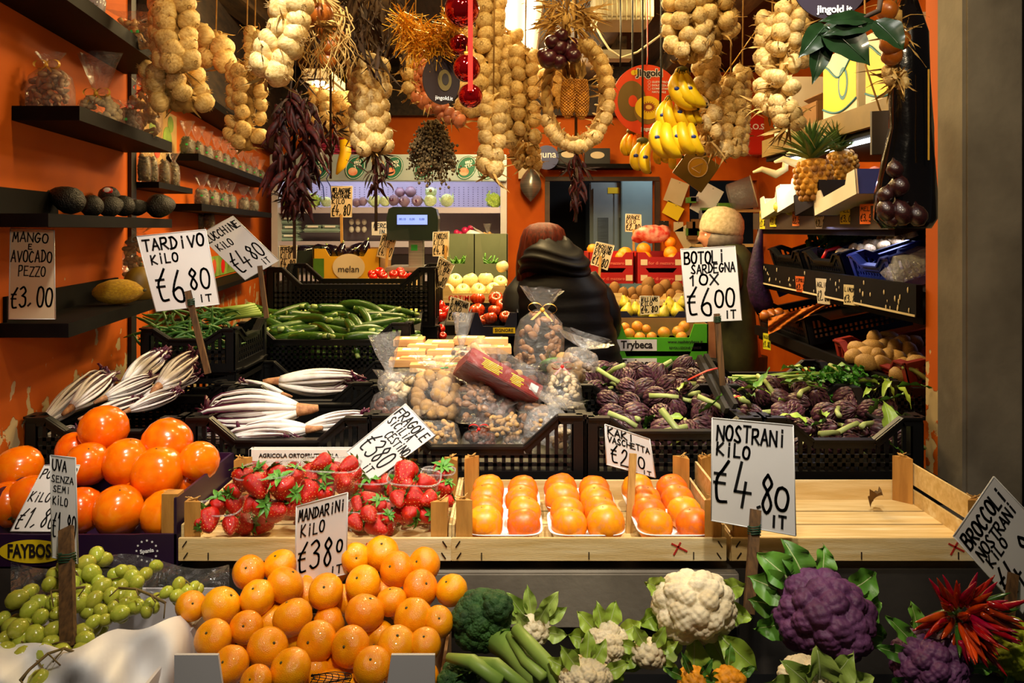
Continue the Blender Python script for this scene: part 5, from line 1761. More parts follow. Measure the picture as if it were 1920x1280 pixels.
braid('long braid of big white garlic at the edge of the wall shelves', [(322, -30), (328, 60), (335, 135)], 2.12, 42, 92, 6, 3)
braid('garlic hanging below the top wall shelf with a wide cluster at the side', [(318, 118), (330, 165), (345, 200)], 2.2, 38, 120, 3, 4, hang=False)
braid('small braid of pale green garlic beside the big tilted braid', [(478, 55), (476, 95), (482, 140)], 2.35, 24, 40, 5, 2)
braid('dim brownish garlic braid between the wall and the dried chillies', [(462, 120), (464, 190), (458, 280)], 2.45, 30, 78, 6, 3, tail=.05)
braid('round dim onions and gourds hanging in the dark beside the garlic', [(405, 60), (400, 100), (415, 130)], 2.6, 44, 80, 2, 2, name='gourd_cluster', cat='gourds', bulbname='gourd')
braid('nearest big white garlic braid tilting down to the left', [(552, -30), (545, 45), (522, 95), (500, 145)], 1.55, 50, 88, 6, 2, tail=.06)
braid('neat three column garlic braid in front of the cold cabinet', [(690, 105), (694, 190), (700, 290)], 2.10, 33, 84, 7, 4, tail=.06, spread=1.0, jitter=.1)
braid('pale slender garlic strand next to the pink shallots', [(760, 40), (762, 110), (768, 185)], 2.2, 24, 26, 6, 1)
braid('small garlic strand behind the dried chilli bunch', [(600, 165), (600, 205), (598, 245)], 2.6, 26, 46, 4, 2, tail=.05)
braid('bunch of small garlic beside the fridge front with dry stalks', [(625, 180), (655, 205), (662, 260)], 2.7, 26, 64, 5, 3)
braid('pink orange shallot strand above the dried herbs', [(778, 90), (786, 140), (792, 190)], 2.25, 22, 40, 6, 2, data=SD, name='shallot_braid', cat='shallots', bulbname='shallot')
braid('curved strand of pink orange shallots over the dried herbs', [(782, 180), (825, 205), (858, 232)], 2.2, 24, 44, 6, 2, data=SD, name='shallot_braid', cat='shallots', bulbname='shallot', hang=False)
braid('tall garlic braid right behind the red glass baubles', [(912, -30), (905, 100), (890, 215)], 2.3, 32, 80, 10, 3)
braid('yellow lit garlic braid ending lowest beside the fridge', [(925, 180), (922, 250), (918, 330)], 2.15, 34, 56, 6, 2, tail=.07)
braid('brightly lit garlic braid at the left edge of the ceiling lamp', [(945, 60), (950, 160), (952, 275)], 2.35, 32, 72, 8, 3)
braid('garlic braid with a plaited straw stalk just below the ceiling lamp', [(985, 90), (985, 170), (990, 265)], 2.3, 30, 60, 7, 2, tail=.06)
braid('cluster of small white garlic hanging beside the round blue badge', [(980, 268), (985, 290), (988, 312)], 2.4, 19, 58, 4, 4, hang=False)
braid('garlic cluster glowing behind the corn cobs', [(1035, 125), (1042, 155), (1050, 200)], 2.5, 28, 70, 4, 3)
braid('large garlic braid behind the hanging banana string', [(1285, -30), (1290, 40), (1288, 115)], 1.95, 34, 96, 5, 4)
braid('top cluster of garlic under the ceiling boards', [(1335, -30), (1335, 20), (1338, 70)], 1.95, 34, 92, 3, 4)
braid('garlic braid with a thick brown stalk beside the bananas', [(1325, 70), (1322, 150), (1328, 265)], 2.1, 33, 56, 6, 2)
braid('knotty brown garlic braid behind the banana hands', [(1345, 180), (1342, 225), (1335, 285)], 2.2, 28, 60, 5, 3)
braid('wide bunch of small pale garlic next to the red first aid box', [(1370, 145), (1372, 210), (1368, 285)], 2.2, 25, 70, 8, 4)
braid('garlic braid reaching down before the orange shop wall', [(1392, 125), (1392, 190), (1384, 270)], 2.3, 27, 36, 7, 2)
braid('lowest row of creamy garlic just above the gold calendar', [(1330, 270), (1350, 282), (1375, 285)], 2.15, 26, 44, 4, 2, hang=False)
braid('loose garlic braid under the ceiling boards with straw strings', [(1448, 25), (1442, 110), (1440, 215)], 1.8, 32, 62, 7, 3, tail=.06)
braid('longest right garlic braid tied with fraying straw', [(1482, 10), (1474, 70), (1466, 195), (1480, 240)], 1.75, 34, 62, 8, 2, tail=.07)
braid('short garlic strand near the dark hanging leaves', [(1500, -20), (1495, 40), (1502, 125)], 1.9, 30, 40, 5, 2)

# wreath of plaited garlic with maize
c0 = Vector(P(1078, 178, 2.2))
t = thing('garlic_wreath', 'oval wreath of plaited garlic around the maize cobs', 'garlic', c0)
k = 2.2 / FPX
ring = [Vector((math.cos(a) * 54 * k, -.01, math.sin(a) * 92 * k)) for a in np.linspace(0, 2 * math.pi, 41)]
wm = MB()
for s in range(3):
    wm.tube([p * (1 + .09 * math.cos(i * 1.3 + s * 2.09)) + Vector((0, .012 * math.sin(i * 1.3 + s * 2.09), 0)) for i, p in enumerate(ring)], .010, 6)
straw_wisps(wm, ring, .006, 60, .05, 3)
part('plait', wm, m_straw, t)
part('string', MB().tube([(0, 0, 92 * k), (0, 0, CEIL - .05 - c0.z)], .002, 5), m_twine, t)
for i, a in enumerate(np.linspace(-2.6, 1.15, 17)):
    o = Vector((math.cos(a), -.45, math.sin(a))).normalized()
    rr = 14 * k * rnd(.9, 1.15)
    part('garlic_bulb', GD[i % 4], None, t, Matrix.Translation(Vector((math.cos(a) * (54 + 9) * k, -.02, math.sin(a) * (92 + 7) * k))) @ align(-o, i) @ Matrix.Diagonal((rr,) * 3 + (1,)))
m_corn = mat('maize_kernel', '#c98722', '#a86a14', 60, .45, .8, 160, kind='voronoi', rand=.1)
t = thing('maize_cobs', 'three dried maize cobs tied together in the garlic wreath', 'maize', P(1078, 150, 2.14))
for i, (x0, x1, L) in enumerate(((1066, 1064, 72), (1090, 1090, 74), (1078, 1078, 60))):
    a, b = P(x0, 150, 2.14) - t.location, P(x1, 150 + L, 2.14 + .02 * (i == 2)) - t.location
    pts = [a.lerp(b, q) for q in np.linspace(0, 1, 20)]
    cm = MB()
    n = 20
    cm.tube(pts, [.013 + .0045 * math.sin(min(1, q * 1.15) * 2.8) + .0009 * (j % 2) - .008 * max(0, q - .85) / .15 for j, q in enumerate(np.linspace(0, 1, 20))], 18)
    for r_ in range(24):
        for c in range(12):
            q = (r_ + .5) / 26
            an = c * math.pi / 6 + (r_ % 2) * .26
            ctr = a.lerp(b, q)
            rad = .014 + .0045 * math.sin(min(1, q * 1.15) * 2.8) - .007 * max(0, q - .8) / .2
            cm.ball(ctr + Vector((math.cos(an) * rad, math.sin(an) * rad, 0)), .0036, 5, 3)
    cb = part('cob', cm, m_corn, t)
    hk = MB()
    for q in range(5):
        hk.leaf(.06, .02, Matrix.Translation(a) @ align((rnd(-.3, .3), rnd(-.3, .3), 1), q, 'X'), rnd(-.4, .6), .3, .002, 0, 6)
    part('husk', hk, m_straw, cb)
part('string', MB().tube([(0, 0, .03), (0, 0, CEIL - .05 - t.location.z)], .0015, 5), m_twine, t)

# onions
m_onr = mat('red_onion_skin', '#4a1420', '#2d0b14', 8, .28, .1, 40, rand=.15, coat=.3, stretch=(6, 6, .7))
m_onb = mat('brown_onion_skin', '#b5651c', '#8a4510', 8, .3, .1, 40, rand=.15, coat=.2, stretch=(6, 6, .7))
onp = [(.02, -.9), (.3, -.88), (.75, -.6), (1, -.05), (.9, .4), (.55, .75), (.2, .98), (.09, 1.25), (.05, 1.45)]
OR, OB = MB().lathe(onp, 18).data('onion', m_onr), MB().lathe(onp, 18).data('onion', m_onb)


def onion_bunch(label, items, d, data, wisps, top):
    T = thing('onion_bunch', label, 'onions', P(*top, d))
    for i, (px, py, r) in enumerate(items):
        rr = r * d / FPX
        p = P(px, py, d) - T.location + Vector((0, rnd(-.02, .01), 0))
        part('onion', data, None, T, Matrix.Translation(p) @ align((-p.x * 2, .3, .4 - p.z), i) @ Matrix.Diagonal((rr,) * 3 + (1,)))
    mb = MB()
    straw_wisps(mb, [(0, 0, 0), (0, 0, .03), (0, 0, -.03)], .006, wisps, .07, int(top[0]), .004)
    mb.tube([(0, 0, -.03), (0, 0, .02)], .012, 8)
    part('stalk', mb, m_straw, T)
    part('string', MB().tube([(0, 0, 0), (0, 0, CEIL - .05 - T.location.z)], .0025, 5), m_twine, T)
    return T


onion_bunch('bunch of shiny dark red onions above the maize cobs', [(1028, 112, 20), (1048, 92, 18), (1064, 95, 19), (1052, 70, 14), (1070, 84, 15), (1035, 82, 15), (1020, 105, 14), (1075, 108, 15), (1048, 118, 15)], 2.1, OR, 50, (1062, 45))
onion_bunch('brown onions at the top beside the tilted garlic braid', [(568, 5, 24), (598, 25, 26), (585, -10, 22)], 1.6, OB, 40, (600, 20))
onion_bunch('dark brown onion bunch hanging behind the dry roots', [(612, 60, 20), (622, 90, 20), (605, 100, 18), (632, 70, 17), (616, 115, 16)], 1.9, OB, 60, (620, 30))
st = MB()
straw_wisps(st, [P(1060, 10, 2.2), P(1075, 25, 2.2), P(1058, 45, 2.2)], .03, 150, .09, 77, .006)
tag(put('straw_bundle', st.data('straw_bundle', m_straw)), 'bushy bundle of dry straw above the dark red onions', 'straw', kind='stuff')
rt = MB()
for i in range(46):
    x, y = 560 + rnd(0, 95), rnd(10, 70)
    pts = [P(x, y, 1.62)]
    for q in range(6):
        pts.append(pts[-1] + Vector((rnd(-.016, .016), rnd(-.01, .01), -rnd(.010, .026))))
    rt.tube(pts, [.0018, .0016, .0014, .0012, .001, .0009, .0006], 4)
tag(put('dry_root_tuft', rt.data('dry_root_tuft', m_straw)), 'tuft of curly dry onion roots hanging by the brown onions', 'roots', kind='stuff')
m_twig = mat('dry_brown_leaf', '#4a3114', '#2c1b0a', 16, .8)
tw = MB()
for i in range(150):
    x, y = rnd(590, 760), rnd(-20, 110) * (1 - abs(rnd(-.4, .4)))
    tw.leaf(rnd(.05, .13), rnd(.006, .014), Matrix.Translation(P(x, y, rnd(1.9, 2.3))) @ align((rnd(-.6, .6), rnd(-.5, .5), -1), rnd(0, 6), 'X'), rnd(-.8, .8), .3, .004, 0, 5)
tag(put('dried_herb_curtain', tw.data('dried_herb_curtain', m_twig)), 'curtain of brown dried stems and leaves under the ceiling', 'dried herbs', kind='stuff')
# dried chilli bunches
m_dch = mat('dried_chilli', '#430d06', '#1a0603', 8, .6, .2, 40, rand=.4, spec=.2)
dc = [MB().tube([(b * math.sin(q * 2.5), .02 * math.sin(q * 9), -q) for q in np.linspace(0, 1, 8)], [.03, .10, .13, .11, .09, .06, .04, .01], 8, flat=.5).data('dried_chilli', m_dch) for b in (-.15, .12, .25)]


def chilli_string(label, items, d, L0, m=None, top=None, n=90):
    t = thing('dried_chilli_bunch', label, 'dried chillies', P(*top, d))
    for i in range(n):
        px, py = items(i / n)
        p = P(px, py, d + rnd(-.05, .05)) - t.location
        dr = Vector((rnd(-.7, .7), rnd(-.6, .3), -1))
        part('dried_chilli', dc[i % 3], None, t, Matrix.Translation(p) @ align(-dr, rnd(0, 6)) @ Matrix.Diagonal((L0, L0, L0 * rnd(.7, 1.2), 1)))
    mb = MB()
    mb.tube([(0, 0, -.2), (0, 0, CEIL - .05 - t.location.z)], .004, 6)
    straw_wisps(mb, [(0, 0, 0), (0, 0, -.05)], .02, 25, .06, n)
    part('stalk', mb, m_twig, t)
    return t


chilli_string('big dark bunch of dried chillies hanging before the wall shelves', lambda q: (550 + rnd(-1, 1) * (14 + 38 * math.sin(min(1, q * 1.25) * math.pi)), 165 + 200 * q), 2.0, .082, top=(552, 150), n=100)
chilli_string('thin tail of dried chillies at the foot of the dark bunch', lambda q: (552 + rnd(-24, 24), 340 + 45 * q), 2.0, .055, top=(552, 335), n=18)
chilli_string('slim string of dried chillies below the garlic wreath', lambda q: (1080 + rnd(-12, 12), 285 + 95 * q), 2.2, .05, top=(1080, 280), n=34)
chilli_string('wisp of dried chillies hanging under the three column garlic braid', lambda q: (712 + rnd(-18, 18), 296 + 60 * q), 2.1, .04, top=(705, 290), n=26)
chilli_string('dry bent chillies between the dark bunch and the cold cabinet', lambda q: (620 + rnd(-14, 14), 225 + 60 * q), 2.5, .05, top=(620, 215), n=18)
# dried oregano
m_oreg = mat('dried_oregano', '#7a6238', '#4f3d20', 30, .9, rand=.1)
og = MB()
for i in range(60):
    a = (rnd(-1, 1), rnd(-1, 1))
    p0 = P(812 + a[0] * 10, 225, 2.12)
    p1 = P(812 + a[0] * 44, 300 + rnd(-20, 50), 2.12 + a[1] * .05)
    og.tube([p0, p0.lerp(p1, .5), p1], .0012, 4)
    for q in range(34):
        c = p0.lerp(p1, rnd(.15, 1)) + Vector((rnd(-.012, .012), rnd(-.012, .012), rnd(-.012, .012)))
        og.ball(c, rnd(.0022, .005), 5, 3)
tag(put('dried_oregano_bunch', og.data('dried_oregano_bunch', m_oreg)), 'bushy bunch of dried oregano hanging upside down before the cold cabinet', 'dried herbs', kind='stuff')
# Christmas tinsel and baubles
tn = MB()
for i in range(1100):
    u = rnd(0, 1)
    c = P(748 + 112 * u, 35 + 45 * math.sin(u * 3) + rnd(-26, 26), 1.86)
    v = Vector((rnd(-1, 1), rnd(-1, 1), rnd(-1, 1))).normalized() * rnd(.03, .055)
    s = v.orthogonal().normalized() * .0011
    tn.add([c - s, c + s, c + v + s + Vector((0, 0, -.01)), c + v - s + Vector((0, 0, -.01))], [(0, 1, 2, 3)], 0, False)
tag(put('tinsel_garland', tn.data('tinsel_garland', mat('gold_tinsel', '#f2b838', '#c98a1c', 9, .35, metal=.7))), 'bushy gold tinsel garland next to the red baubles', 'tinsel')
m_bau = mat('red_mirror_glass', '#b80a12', rough=.06, metal=.85, coat=1)
for px, py, r, lb in ((866, 18, 33, 'largest red glass bauble at the top'), (875, 128, 26, 'middle red glass bauble half behind the ribbon'), (882, 180, 23, 'lowest red glass bauble on the ribbon'), (862, 84, 20, 'dim red glass bauble behind the ribbon in the tinsel')):
    d = 1.75 if r > 21 else 1.85
    t = thing('glass_bauble', lb, 'bauble', P(px, py, d))
    rr = r * d / FPX
    part('ball', MB().ball((0, 0, 0), rr, 28, 20), m_bau, t)
    part('cap', MB().tube([(0, 0, rr * .95), (0, 0, rr * 1.18)], rr * .2, 10), m_gold, t)
    part('loop', MB().tube([(0, 0, rr * 1.15), (0, 0, rr * 1.6)], .0012, 5), m_gold, t)
rb = MB()
rb.grid(lambda u, v: P(882 + (v - .5) * 9, -20 + 190 * u, 1.715), 10, 1)
tag(put('satin_ribbon', rb.data('satin_ribbon', mat('bright_red_satin', '#e8241a', rough=.3))), 'straight red satin ribbon that carries the glass baubles', 'ribbon')
# ------------------------------------------------------------------ round kiwi signs
m_kor = mat('orange_sign_print', '#ea4a12', '#e0420e', 2, .45)


def disc(mb, c, rx, rz, y, mi=0, n=40, th=.003, rot=0):
    f, b = [], []
    for i in range(n):
        a = 2 * math.pi * i / n
        x, z = rx * math.cos(a), rz * math.sin(a)
        x, z = x * math.cos(rot) - z * math.sin(rot), x * math.sin(rot) + z * math.cos(rot)
        f.append((c[0] + x, y, c[1] + z))
        b.append((c[0] + x, y + th, c[1] + z))
    mb.add(f + b, [tuple(range(n)), tuple(range(2 * n - 1, n - 1, -1))] + [(i, i + n, (i + 1) % n + n, (i + 1) % n) for i in range(n)], mi, False)
    return mb


d = 2.45
t = thing('round_sign', 'round orange cardboard sign picturing a whole and a cut kiwi', 'sign', Matrix.Translation(P(1213, 187, d)) @ RX(0, 0, .1))
k = d / FPX
part('board', disc(MB(), (0, 0), 66 * k, 66 * k, 0), m_kor, t)
pic = MB()
disc(pic, (-29 * k, -3 * k), 27 * k, 38 * k, -.001, 0, th=.0005)
part('kiwi_picture', pic, mat('kiwi_print', '#7c6426', '#6b5520', 5, .6), t)
disc(p_ := MB(), (-27 * k, -3 * k), 8.5 * k, 11 * k, -.0018, 0, th=.0004)
part('fruit_label', p_, m_kor, t)
cut = MB()
disc(cut, (1 * k, -20 * k), 26 * k, 26 * k, -.0014, 0, th=.0004)
part('kiwi_picture', cut, mat('kiwi_print2', '#8a6a28', rough=.6), t)
cut = MB()
disc(cut, (2 * k, -15 * k), 25 * k, 22 * k, -.002, 0, th=.0004)
part('cut_kiwi_picture', cut, m_yel, t)
cut = MB()
disc(cut, (3 * k, -14 * k), 11 * k, 8 * k, -.0026, 0, th=.0004)
for i in range(18):
    a = i * .35
    disc(cut, (3 * k + 12.5 * k * math.cos(a), -14 * k + 9.5 * k * math.sin(a)), 1.6 * k, .8 * k, -.0026, 0, 8, .0004, a)
part('seed_ring', cut, mat('kiwi_seed_print', '#9a4a12', rough=.6), t)
cut = MB()
disc(cut, (3 * k, -14 * k), 6 * k, 4 * k, -.0031, 0, th=.0004)
part('kiwi_heart', cut, mat('kiwi_core_print', '#f6c95a', rough=.6), t)
TX = lambda x, z: TRS((x * k, -.003, z * k)) @ FACE
print_text('Jingold', t, TX(5, 50) @ Matrix.Translation((0, 0, -.0012)), .030, m_whitepr, .0030)
print_text('Jingold', t, TX(5, 50), .030, m_blk_print, .0008)
hh = MB()
disc(hh, (-26 * k, 50 * k), 5 * k, 5 * k, -.003, 0, 16, .0004)
disc(hh, (-20 * k, 51 * k), 5 * k, 4.6 * k, -.003, 0, 16, .0004)
part('heart_logo', hh, m_yel, t)
for i, s in enumerate(('GUSTO TROPICALE', 'DOLCEZZA INTENSA', 'COMPLETAMENTE', 'NATURALE')):
    print_text(s, t, TX(9, 33 - i * 6.2), .0088, m_whitepr, .0002, align_x='LEFT')
    if i < 3:
        part('tick_ring', MB().tube([(4 * k + 2.6 * k * math.cos(a * .7), -.003, (33 - i * 6.4) * k + 2.6 * k * math.sin(a * .7)) for a in range(10)], .0005, 4), m_whitepr, t)
print_text('jingold.it', t, TX(4, -55), .015, m_whitepr, .0006)
part('string', MB().tube([(0, 0, 64 * k), (.002, 0, 80 * k), (0, 0, CEIL - .08 - t.location.z)], .002, 5), m_red, t)
d = 1.85
k = d / FPX
t = thing('round_sign', 'dark back of a round kiwi sign hanging beside the baubles', 'sign', Matrix.Translation(P(828, 150, d)) @ RX(0, 0, .5))
part('board', disc(MB(), (0, 0), 38 * k, 46 * k, 0), mat('dark_brown_print', '#1c0d0a', rough=.5), t)
p_ = disc(MB(), (6 * k, 0), 14 * k, 20 * k, -.0015, 0, th=.0005)
part('kiwi_picture', p_, mat('dim_kiwi', '#5a4a1c', rough=.6), t)
p_ = disc(MB(), (7 * k, 2 * k), 7 * k, 11 * k, -.0024, 0, th=.0005)
part('seed_ring', p_, mat('dim_seed', '#1d140c', rough=.6), t)
print_text('jingold.it', t, TRS((4 * k, -.003, -34 * k)) @ FACE, .013, m_whitepr)
part('string', MB().tube([(0, 0, 44 * k), (0, 0, CEIL - .05 - t.location.z)], .0015, 5), m_twine, t)
d = 1.5
k = d / FPX
t = thing('round_sign', 'dark purple round sign at the very top with small white lettering', 'sign', Matrix.Translation(P(1556, -36, d)))
part('board', disc(MB(), (0, 0), 72 * k, 72 * k, 0), mat('dark_purple_print', '#1f1028', rough=.5), t)
print_text('jingold.it', t, TRS((8 * k, -.002, -54 * k)) @ FACE, .019, m_whitepr, .0006)
part('string', MB().tube([(0, 0, 0), (0, .01, CEIL - t.location.z)], .0015, 5), m_twine, t)

# ------------------------------------------------------------------ bananas
m_ban = mat('banana_peel', '#f0c414', '#e2b00e', 5, .4, .05, 30, rand=.08, c3='#a88a14', c3scale=9, c3lim=(.68, .8))
m_bdark = mat('banana_tip', '#2c2410', '#18130a', 20, .7)
m_bst = mat('banana_stalk', '#6b6a1c', '#3d3a10', 10, .6)
m_blab = mat('navy_label', '#1c2b6b', rough=.4)


def banana_proto(k):
    t = MB()
    n = 13
    pts, rr = [], []
    for i in range(n):
        q = i / (n - 1)
        a = -.2 + q * 1.55
        pts.append(Vector((.62 * (math.cos(a) - 1) * -1 + 0, 0, -.62 * math.sin(a) - .12)))
        rr.append([.035, .05, .09, .115, .125, .128, .128, .126, .12, .108, .085, .05, .035][i])
    t.tube(pts, rr, 6 if k == 0 else 7)
    return t


BPTS = None


def banana_bunch(label, px, py, d, specs, stalk_top, name='banana_bunch', sweep=0.0):
    """specs: lean (x), size px, start offset"""
    t = thing(name, label, 'bananas', P(px, py, d))
    k = d / FPX
    for i, (ox, oz, L, lean, out) in enumerate(specs):
        n = 12
        mb, e = MB(), MB()
        pts, rr = [], []
        for j in range(n + 1):
            q = j / n
            a = 1.35 * q
            s = L * k
            # bows outwards then down
            x = ox * k + lean * s * (.62 * math.sin(a * 1.05) * .55 + .1 * q)
            z = oz * k - s * (math.sin(a) * .98)
            x += sweep * s * (.25 * q + .6 * q * q)
            y = -out * s * (.55 * math.sin(q * math.pi * .95))
            x += -lean * s * .30 * (1 - math.cos(a * 1.3)) + (.20 * s * math.sin(q * 3.0) * (-1))
            pts.append(Vector((x, y, z)))
            rr.append(s * float(np.interp(q, [0, .08, .18, .35, .6, .85, .95, 1], [.07, .07, .135, .175, .18, .145, .07, .045])))
        mb.tube(pts, rr, 7)
        b = part('banana', mb, m_ban, t)
        e.tube([pts[-2].lerp(pts[-1], .5), pts[-1] + (pts[-1] - pts[-2]) * .35], [rr[-1] * 1.35, rr[-1] * 1.0], 7)
        part('tip', e, m_bdark, b)
        part('neck', MB().tube([Vector((0, 0, 6 * k)), pts[0], pts[1]], [5 * k, rr[0] * 1.02, rr[1] * 1.02], 7), m_bst, b)
        if i % 2 == 0 and L > 45:
            c = pts[5] + Vector((0, -rr[5] * 1.0, 0))
            part('sticker', MB().ball(c, 5 * k, 10, 4, q=(1, .15, .7)), m_blab, b)
    part('crown', MB().ball((0, 0, 4 * k), 9 * k, 10, 6, q=(1.3, .8, .8)), m_bst, t)
    if stalk_top:
        part('cord', MB().tube([(0, 0, 4 * k), P(*stalk_top, d) - t.location, Vector((P(*stalk_top, d).x - t.location.x, 0, CEIL - .05 - t.location.z))], .003, 6), m_ink, t)
    return t


banana_bunch('top hand of bananas on the black cord next to the round sign', 1280, 135, 2.02, [(-8, 4, 76, -.35, .4), (-2, 0, 66, .15, .6), (6, 2, 70, .6, .4), (2, 2, 62, .4, .1), (10, -2, 60, .9, .2)], (1286, 20), sweep=.6)
banana_bunch('second hand of bananas below the top one', 1268, 182, 2.05, [(-16, -2, 66, -.6, .3), (-10, -2, 62, -.2, .6), (6, 0, 60, .2, .6), (18, 2, 56, .5, .5), (30, 2, 52, .9, .3)], None, sweep=.35)
banana_bunch('third hand of bananas above the loose lower ones', 1258, 225, 2.04, [(-16, 6, 78, -.55, .35), (-4, 4, 76, -.1, .6), (10, 2, 66, .3, .45), (20, 6, 72, .45, .6), (36, 2, 68, .8, .35)], None, sweep=.4)
banana_bunch('lowest hand of bananas hanging over the gold calendar', 1236, 268, 2.1, [(-14, 4, 62, -.4, .4), (2, 4, 44, 0, .5), (14, 4, 42, .2, .5), (22, -4, 46, 1.2, .5)], (1240, 120))
banana_bunch('small pale bananas behind the lowest hand', 1205, 268, 2.3, [(-4, 4, 56, -.1, .3), (4, 2, 50, .2, .4), (10, 2, 54, .4, .3)], (1205, 120))
banana_bunch('small bananas printed bright yellow on the grey card under the round sign', 1186, 250, 2.5, [(-6, 2, 44, -.3, .2), (0, 2, 42, 0, .3), (6, 0, 44, .3, .2)], (1186, 120))

# ------------------------------------------------------------------ dark leaves and the net sack at the pillar
m_dl = mat('dark_glossy_leaf', '#1f3a18', '#12240e', 6, .3, .1, 20, coat=.3)
t = thing('leafy_branch', 'branch of dark glossy leaves hanging at the top before the yellow boxes', 'branch', P(1640, 20, 1.4))
for i, (a, b, w) in enumerate((((1545, 48), (1640, 112), .085), ((1545, 52), (1532, 150), .045), ((1548, 48), (1505, 100), .045), ((1630, 36), (1545, 30), .03), ((1640, 42), (1552, 56), .035), ((1640, 40), (1700, 85), .06))):
    p, q = P(*a, 1.4), P(*b, 1.36)
    dr = q - p
    xx = dr.normalized()
    zz = Vector((.1, -1, .3))
    yy = zz.cross(xx).normalized()
    part('leaf', MB().leaf(dr.length, w, Matrix.Translation(p - t.location) @ Matrix((xx, yy, xx.cross(yy))).transposed().to_4x4(), .35, .12, .002, 0, 12, .75, i, rib=1), [m_dl, m_dl], t)
part('twig', MB().tube([P(1655, -30, 1.4) - t.location, P(1648, 20, 1.4) - t.location, P(1600, 42, 1.4) - t.location, P(1545, 50, 1.4) - t.location], [.006, .005, .004, .003], 6), m_twig, t)
m_beet = mat('dark_cured_beet', '#3a1715', '#1c0a0a', 9, .25, .2, 40, coat=.5)
t = thing('beet_sack', 'glossy black plastic sack of dark beetroots hanging at the pillar', 'sack', P(1705, 20, 1.72))
o = t.location
rings = []
for py, x0, x1 in ((0, 1690, 1722), (60, 1675, 1740), (150, 1668, 1745), (240, 1668, 1750), (300, 1655, 1752), (360, 1640, 1755), (410, 1638, 1755), (428, 1655, 1745)):
    c, h = P((x0 + x1) / 2, py, 1.72) - o, (x1 - x0) / 2 * 1.72 / FPX
    rings.append([(c.x + h * math.cos(a) * (1 + .06 * math.sin(a * 5 + py)), h * .5 * math.sin(a) * (1 + .10 * math.sin(a * 7 + py * .3)), c.z) for a in np.linspace(0, 2 * math.pi, 26)[:-1]])
part('sack', MB().loft(rings), mat('black_film', '#070505', '#110a08', 8, .14, .6, 18, coat=.8), t)
for i, (px, py, r) in enumerate([(1662, 395, 22), (1660, 365, 17), (1685, 350, 22), (1690, 400, 26), (1678, 318, 18), (1720, 405, 22), (1672, 412, 14)]):
    rr = r * 1.66 / FPX
    part('beetroot', MB().lathe([(.02, -.9), (.5, -.8), (.95, -.3), (1, .15), (.7, .7), (.25, 1), (.05, 1.3)], 16), m_beet, t, Matrix.Translation(P(px, py, 1.665) - o) @ align((rnd(-.4, .4), .2, 1)) @ Matrix.Diagonal((rr * .9, rr * .8, rr, 1)))
part('tie', MB().tube([(0, 0, -.02), (0, 0, CEIL - o.z)], .004, 6), m_ink, t)
part('yellow_strip', MB().box((.018, -.045, -.23), (.003, .002, .19)), m_gold, t)
onion_bunch('brown onions in the shadow behind the dark leaves', [(1665, 85, 22), (1672, 105, 20), (1690, 75, 20), (1655, 25, 20)], 1.6, OB, 30, (1680, 40))
braid('dim garlic strand in the shadow beside the black sack', [(1672, 125), (1678, 145), (1682, 160)], 1.62, 24, 44, 2, 2, hang=True)
cd_ = MB().box((0, 0, 0), (56 * 2.0 / FPX, .006, 82 * 2.0 / FPX), bevel=.001)
t = thing('dark_price_board', 'dark brown price board seen from behind with a pale edge beside the sack', 'price sign', Matrix.Translation(P(1664, 248, 2.0)) @ RX(0, .0, -.5))
part('card', cd_, mat('brown_board', '#33211a', '#22150f', 5, .6), t)
part('sleeve_edge', MB().bar((-28 * 2 / FPX, -.002, -41 * 2 / FPX), (-28 * 2 / FPX, -.002, 41 * 2 / FPX), .004, .004), m_sleeve, t)
part('string', MB().tube([(-.015, 0, .05), (-.05, 0, .17), (-.06, 0, CEIL - t.location.z)], .0025, 5), m_stickl, t)
part('stick', MB().bar((.01, 0, -.05), (0, .0, -.17), .010, .008), m_steel, t)

# ------------------------------------------------------------------ ceiling lamp, air conditioner, cords
m_tube = mat('lit_tube', (1, .84, .52), emit=9)
t = thing('ceiling_lamp', 'long lit fluorescent ceiling lamp between the garlic braids', 'lamp', (.04, 3.85, 2.62))
part('housing', MB().box((0, 0, .04), (.22, 1.6, .06), bevel=.01), mat('cream_lamp_housing', '#e8dcc0', rough=.5), t)
for x in (-.05, .05):
    part('tube', MB().tube([(x, -.76, -.01), (x, .76, -.01)], .02, 12), m_tube, t)
t = thing('ceiling_lamp', 'short lit lamp behind the dried roots on the wall side', 'lamp', P(608, 165, 3.4))
part('housing', MB().box((0, 0, .03), (.12, .3, .05), bevel=.01), mat('cream_lamp_housing', '#e8dcc0'), t)
part('tube', MB().tube([(0, -.14, -.01), (0, .14, -.01)], .018, 10), m_tube, t)
part('rod', MB().tube([(0, 0, .05), (0, 0, CEIL - t.location.z)], .005, 6), m_steel, t)
d = 3.3
t = thing('air_conditioner', 'cream air conditioner with curved fins under the ceiling', 'air conditioner', P(1172, 12, d))
k = d / FPX
part('case', MB().box((0, .12, .02), (110 * k, .24, 64 * k), bevel=.012), mat('cream_case', '#cfc6a6', '#bdb493', 4, .5), t)
for i in range(11):
    part('fin', MB().tube([((-44 + i * 9) * k, -.01, 20 * k), ((-44 + i * 9) * k, -.022, -4 * k), ((-43 + i * 9) * k, -.005, -26 * k)], .0035, 5), mat('fin_cream', '#a89e7c', rough=.5), t)
part('hanger', MB().box((0, .1, .1), (.1, .1, .14)), m_steel, t)
t = thing('cable_box', 'small cream cable box on the ceiling below the air conditioner', 'cable box', P(1150, 105, 4.6))
part('case', MB().box((0, 0, 0), (.21, .12, .05), bevel=.006), mat('cream_case', '#cfc6a6'), t)
part('bracket', MB().box((0, .04, .06), (.16, .04, .12)), m_beam, t)
part('hanger', MB().tube([(0, 0, .1), (0, 0, CEIL - t.location.z)], .006, 6), m_steel, t)
cb = MB()
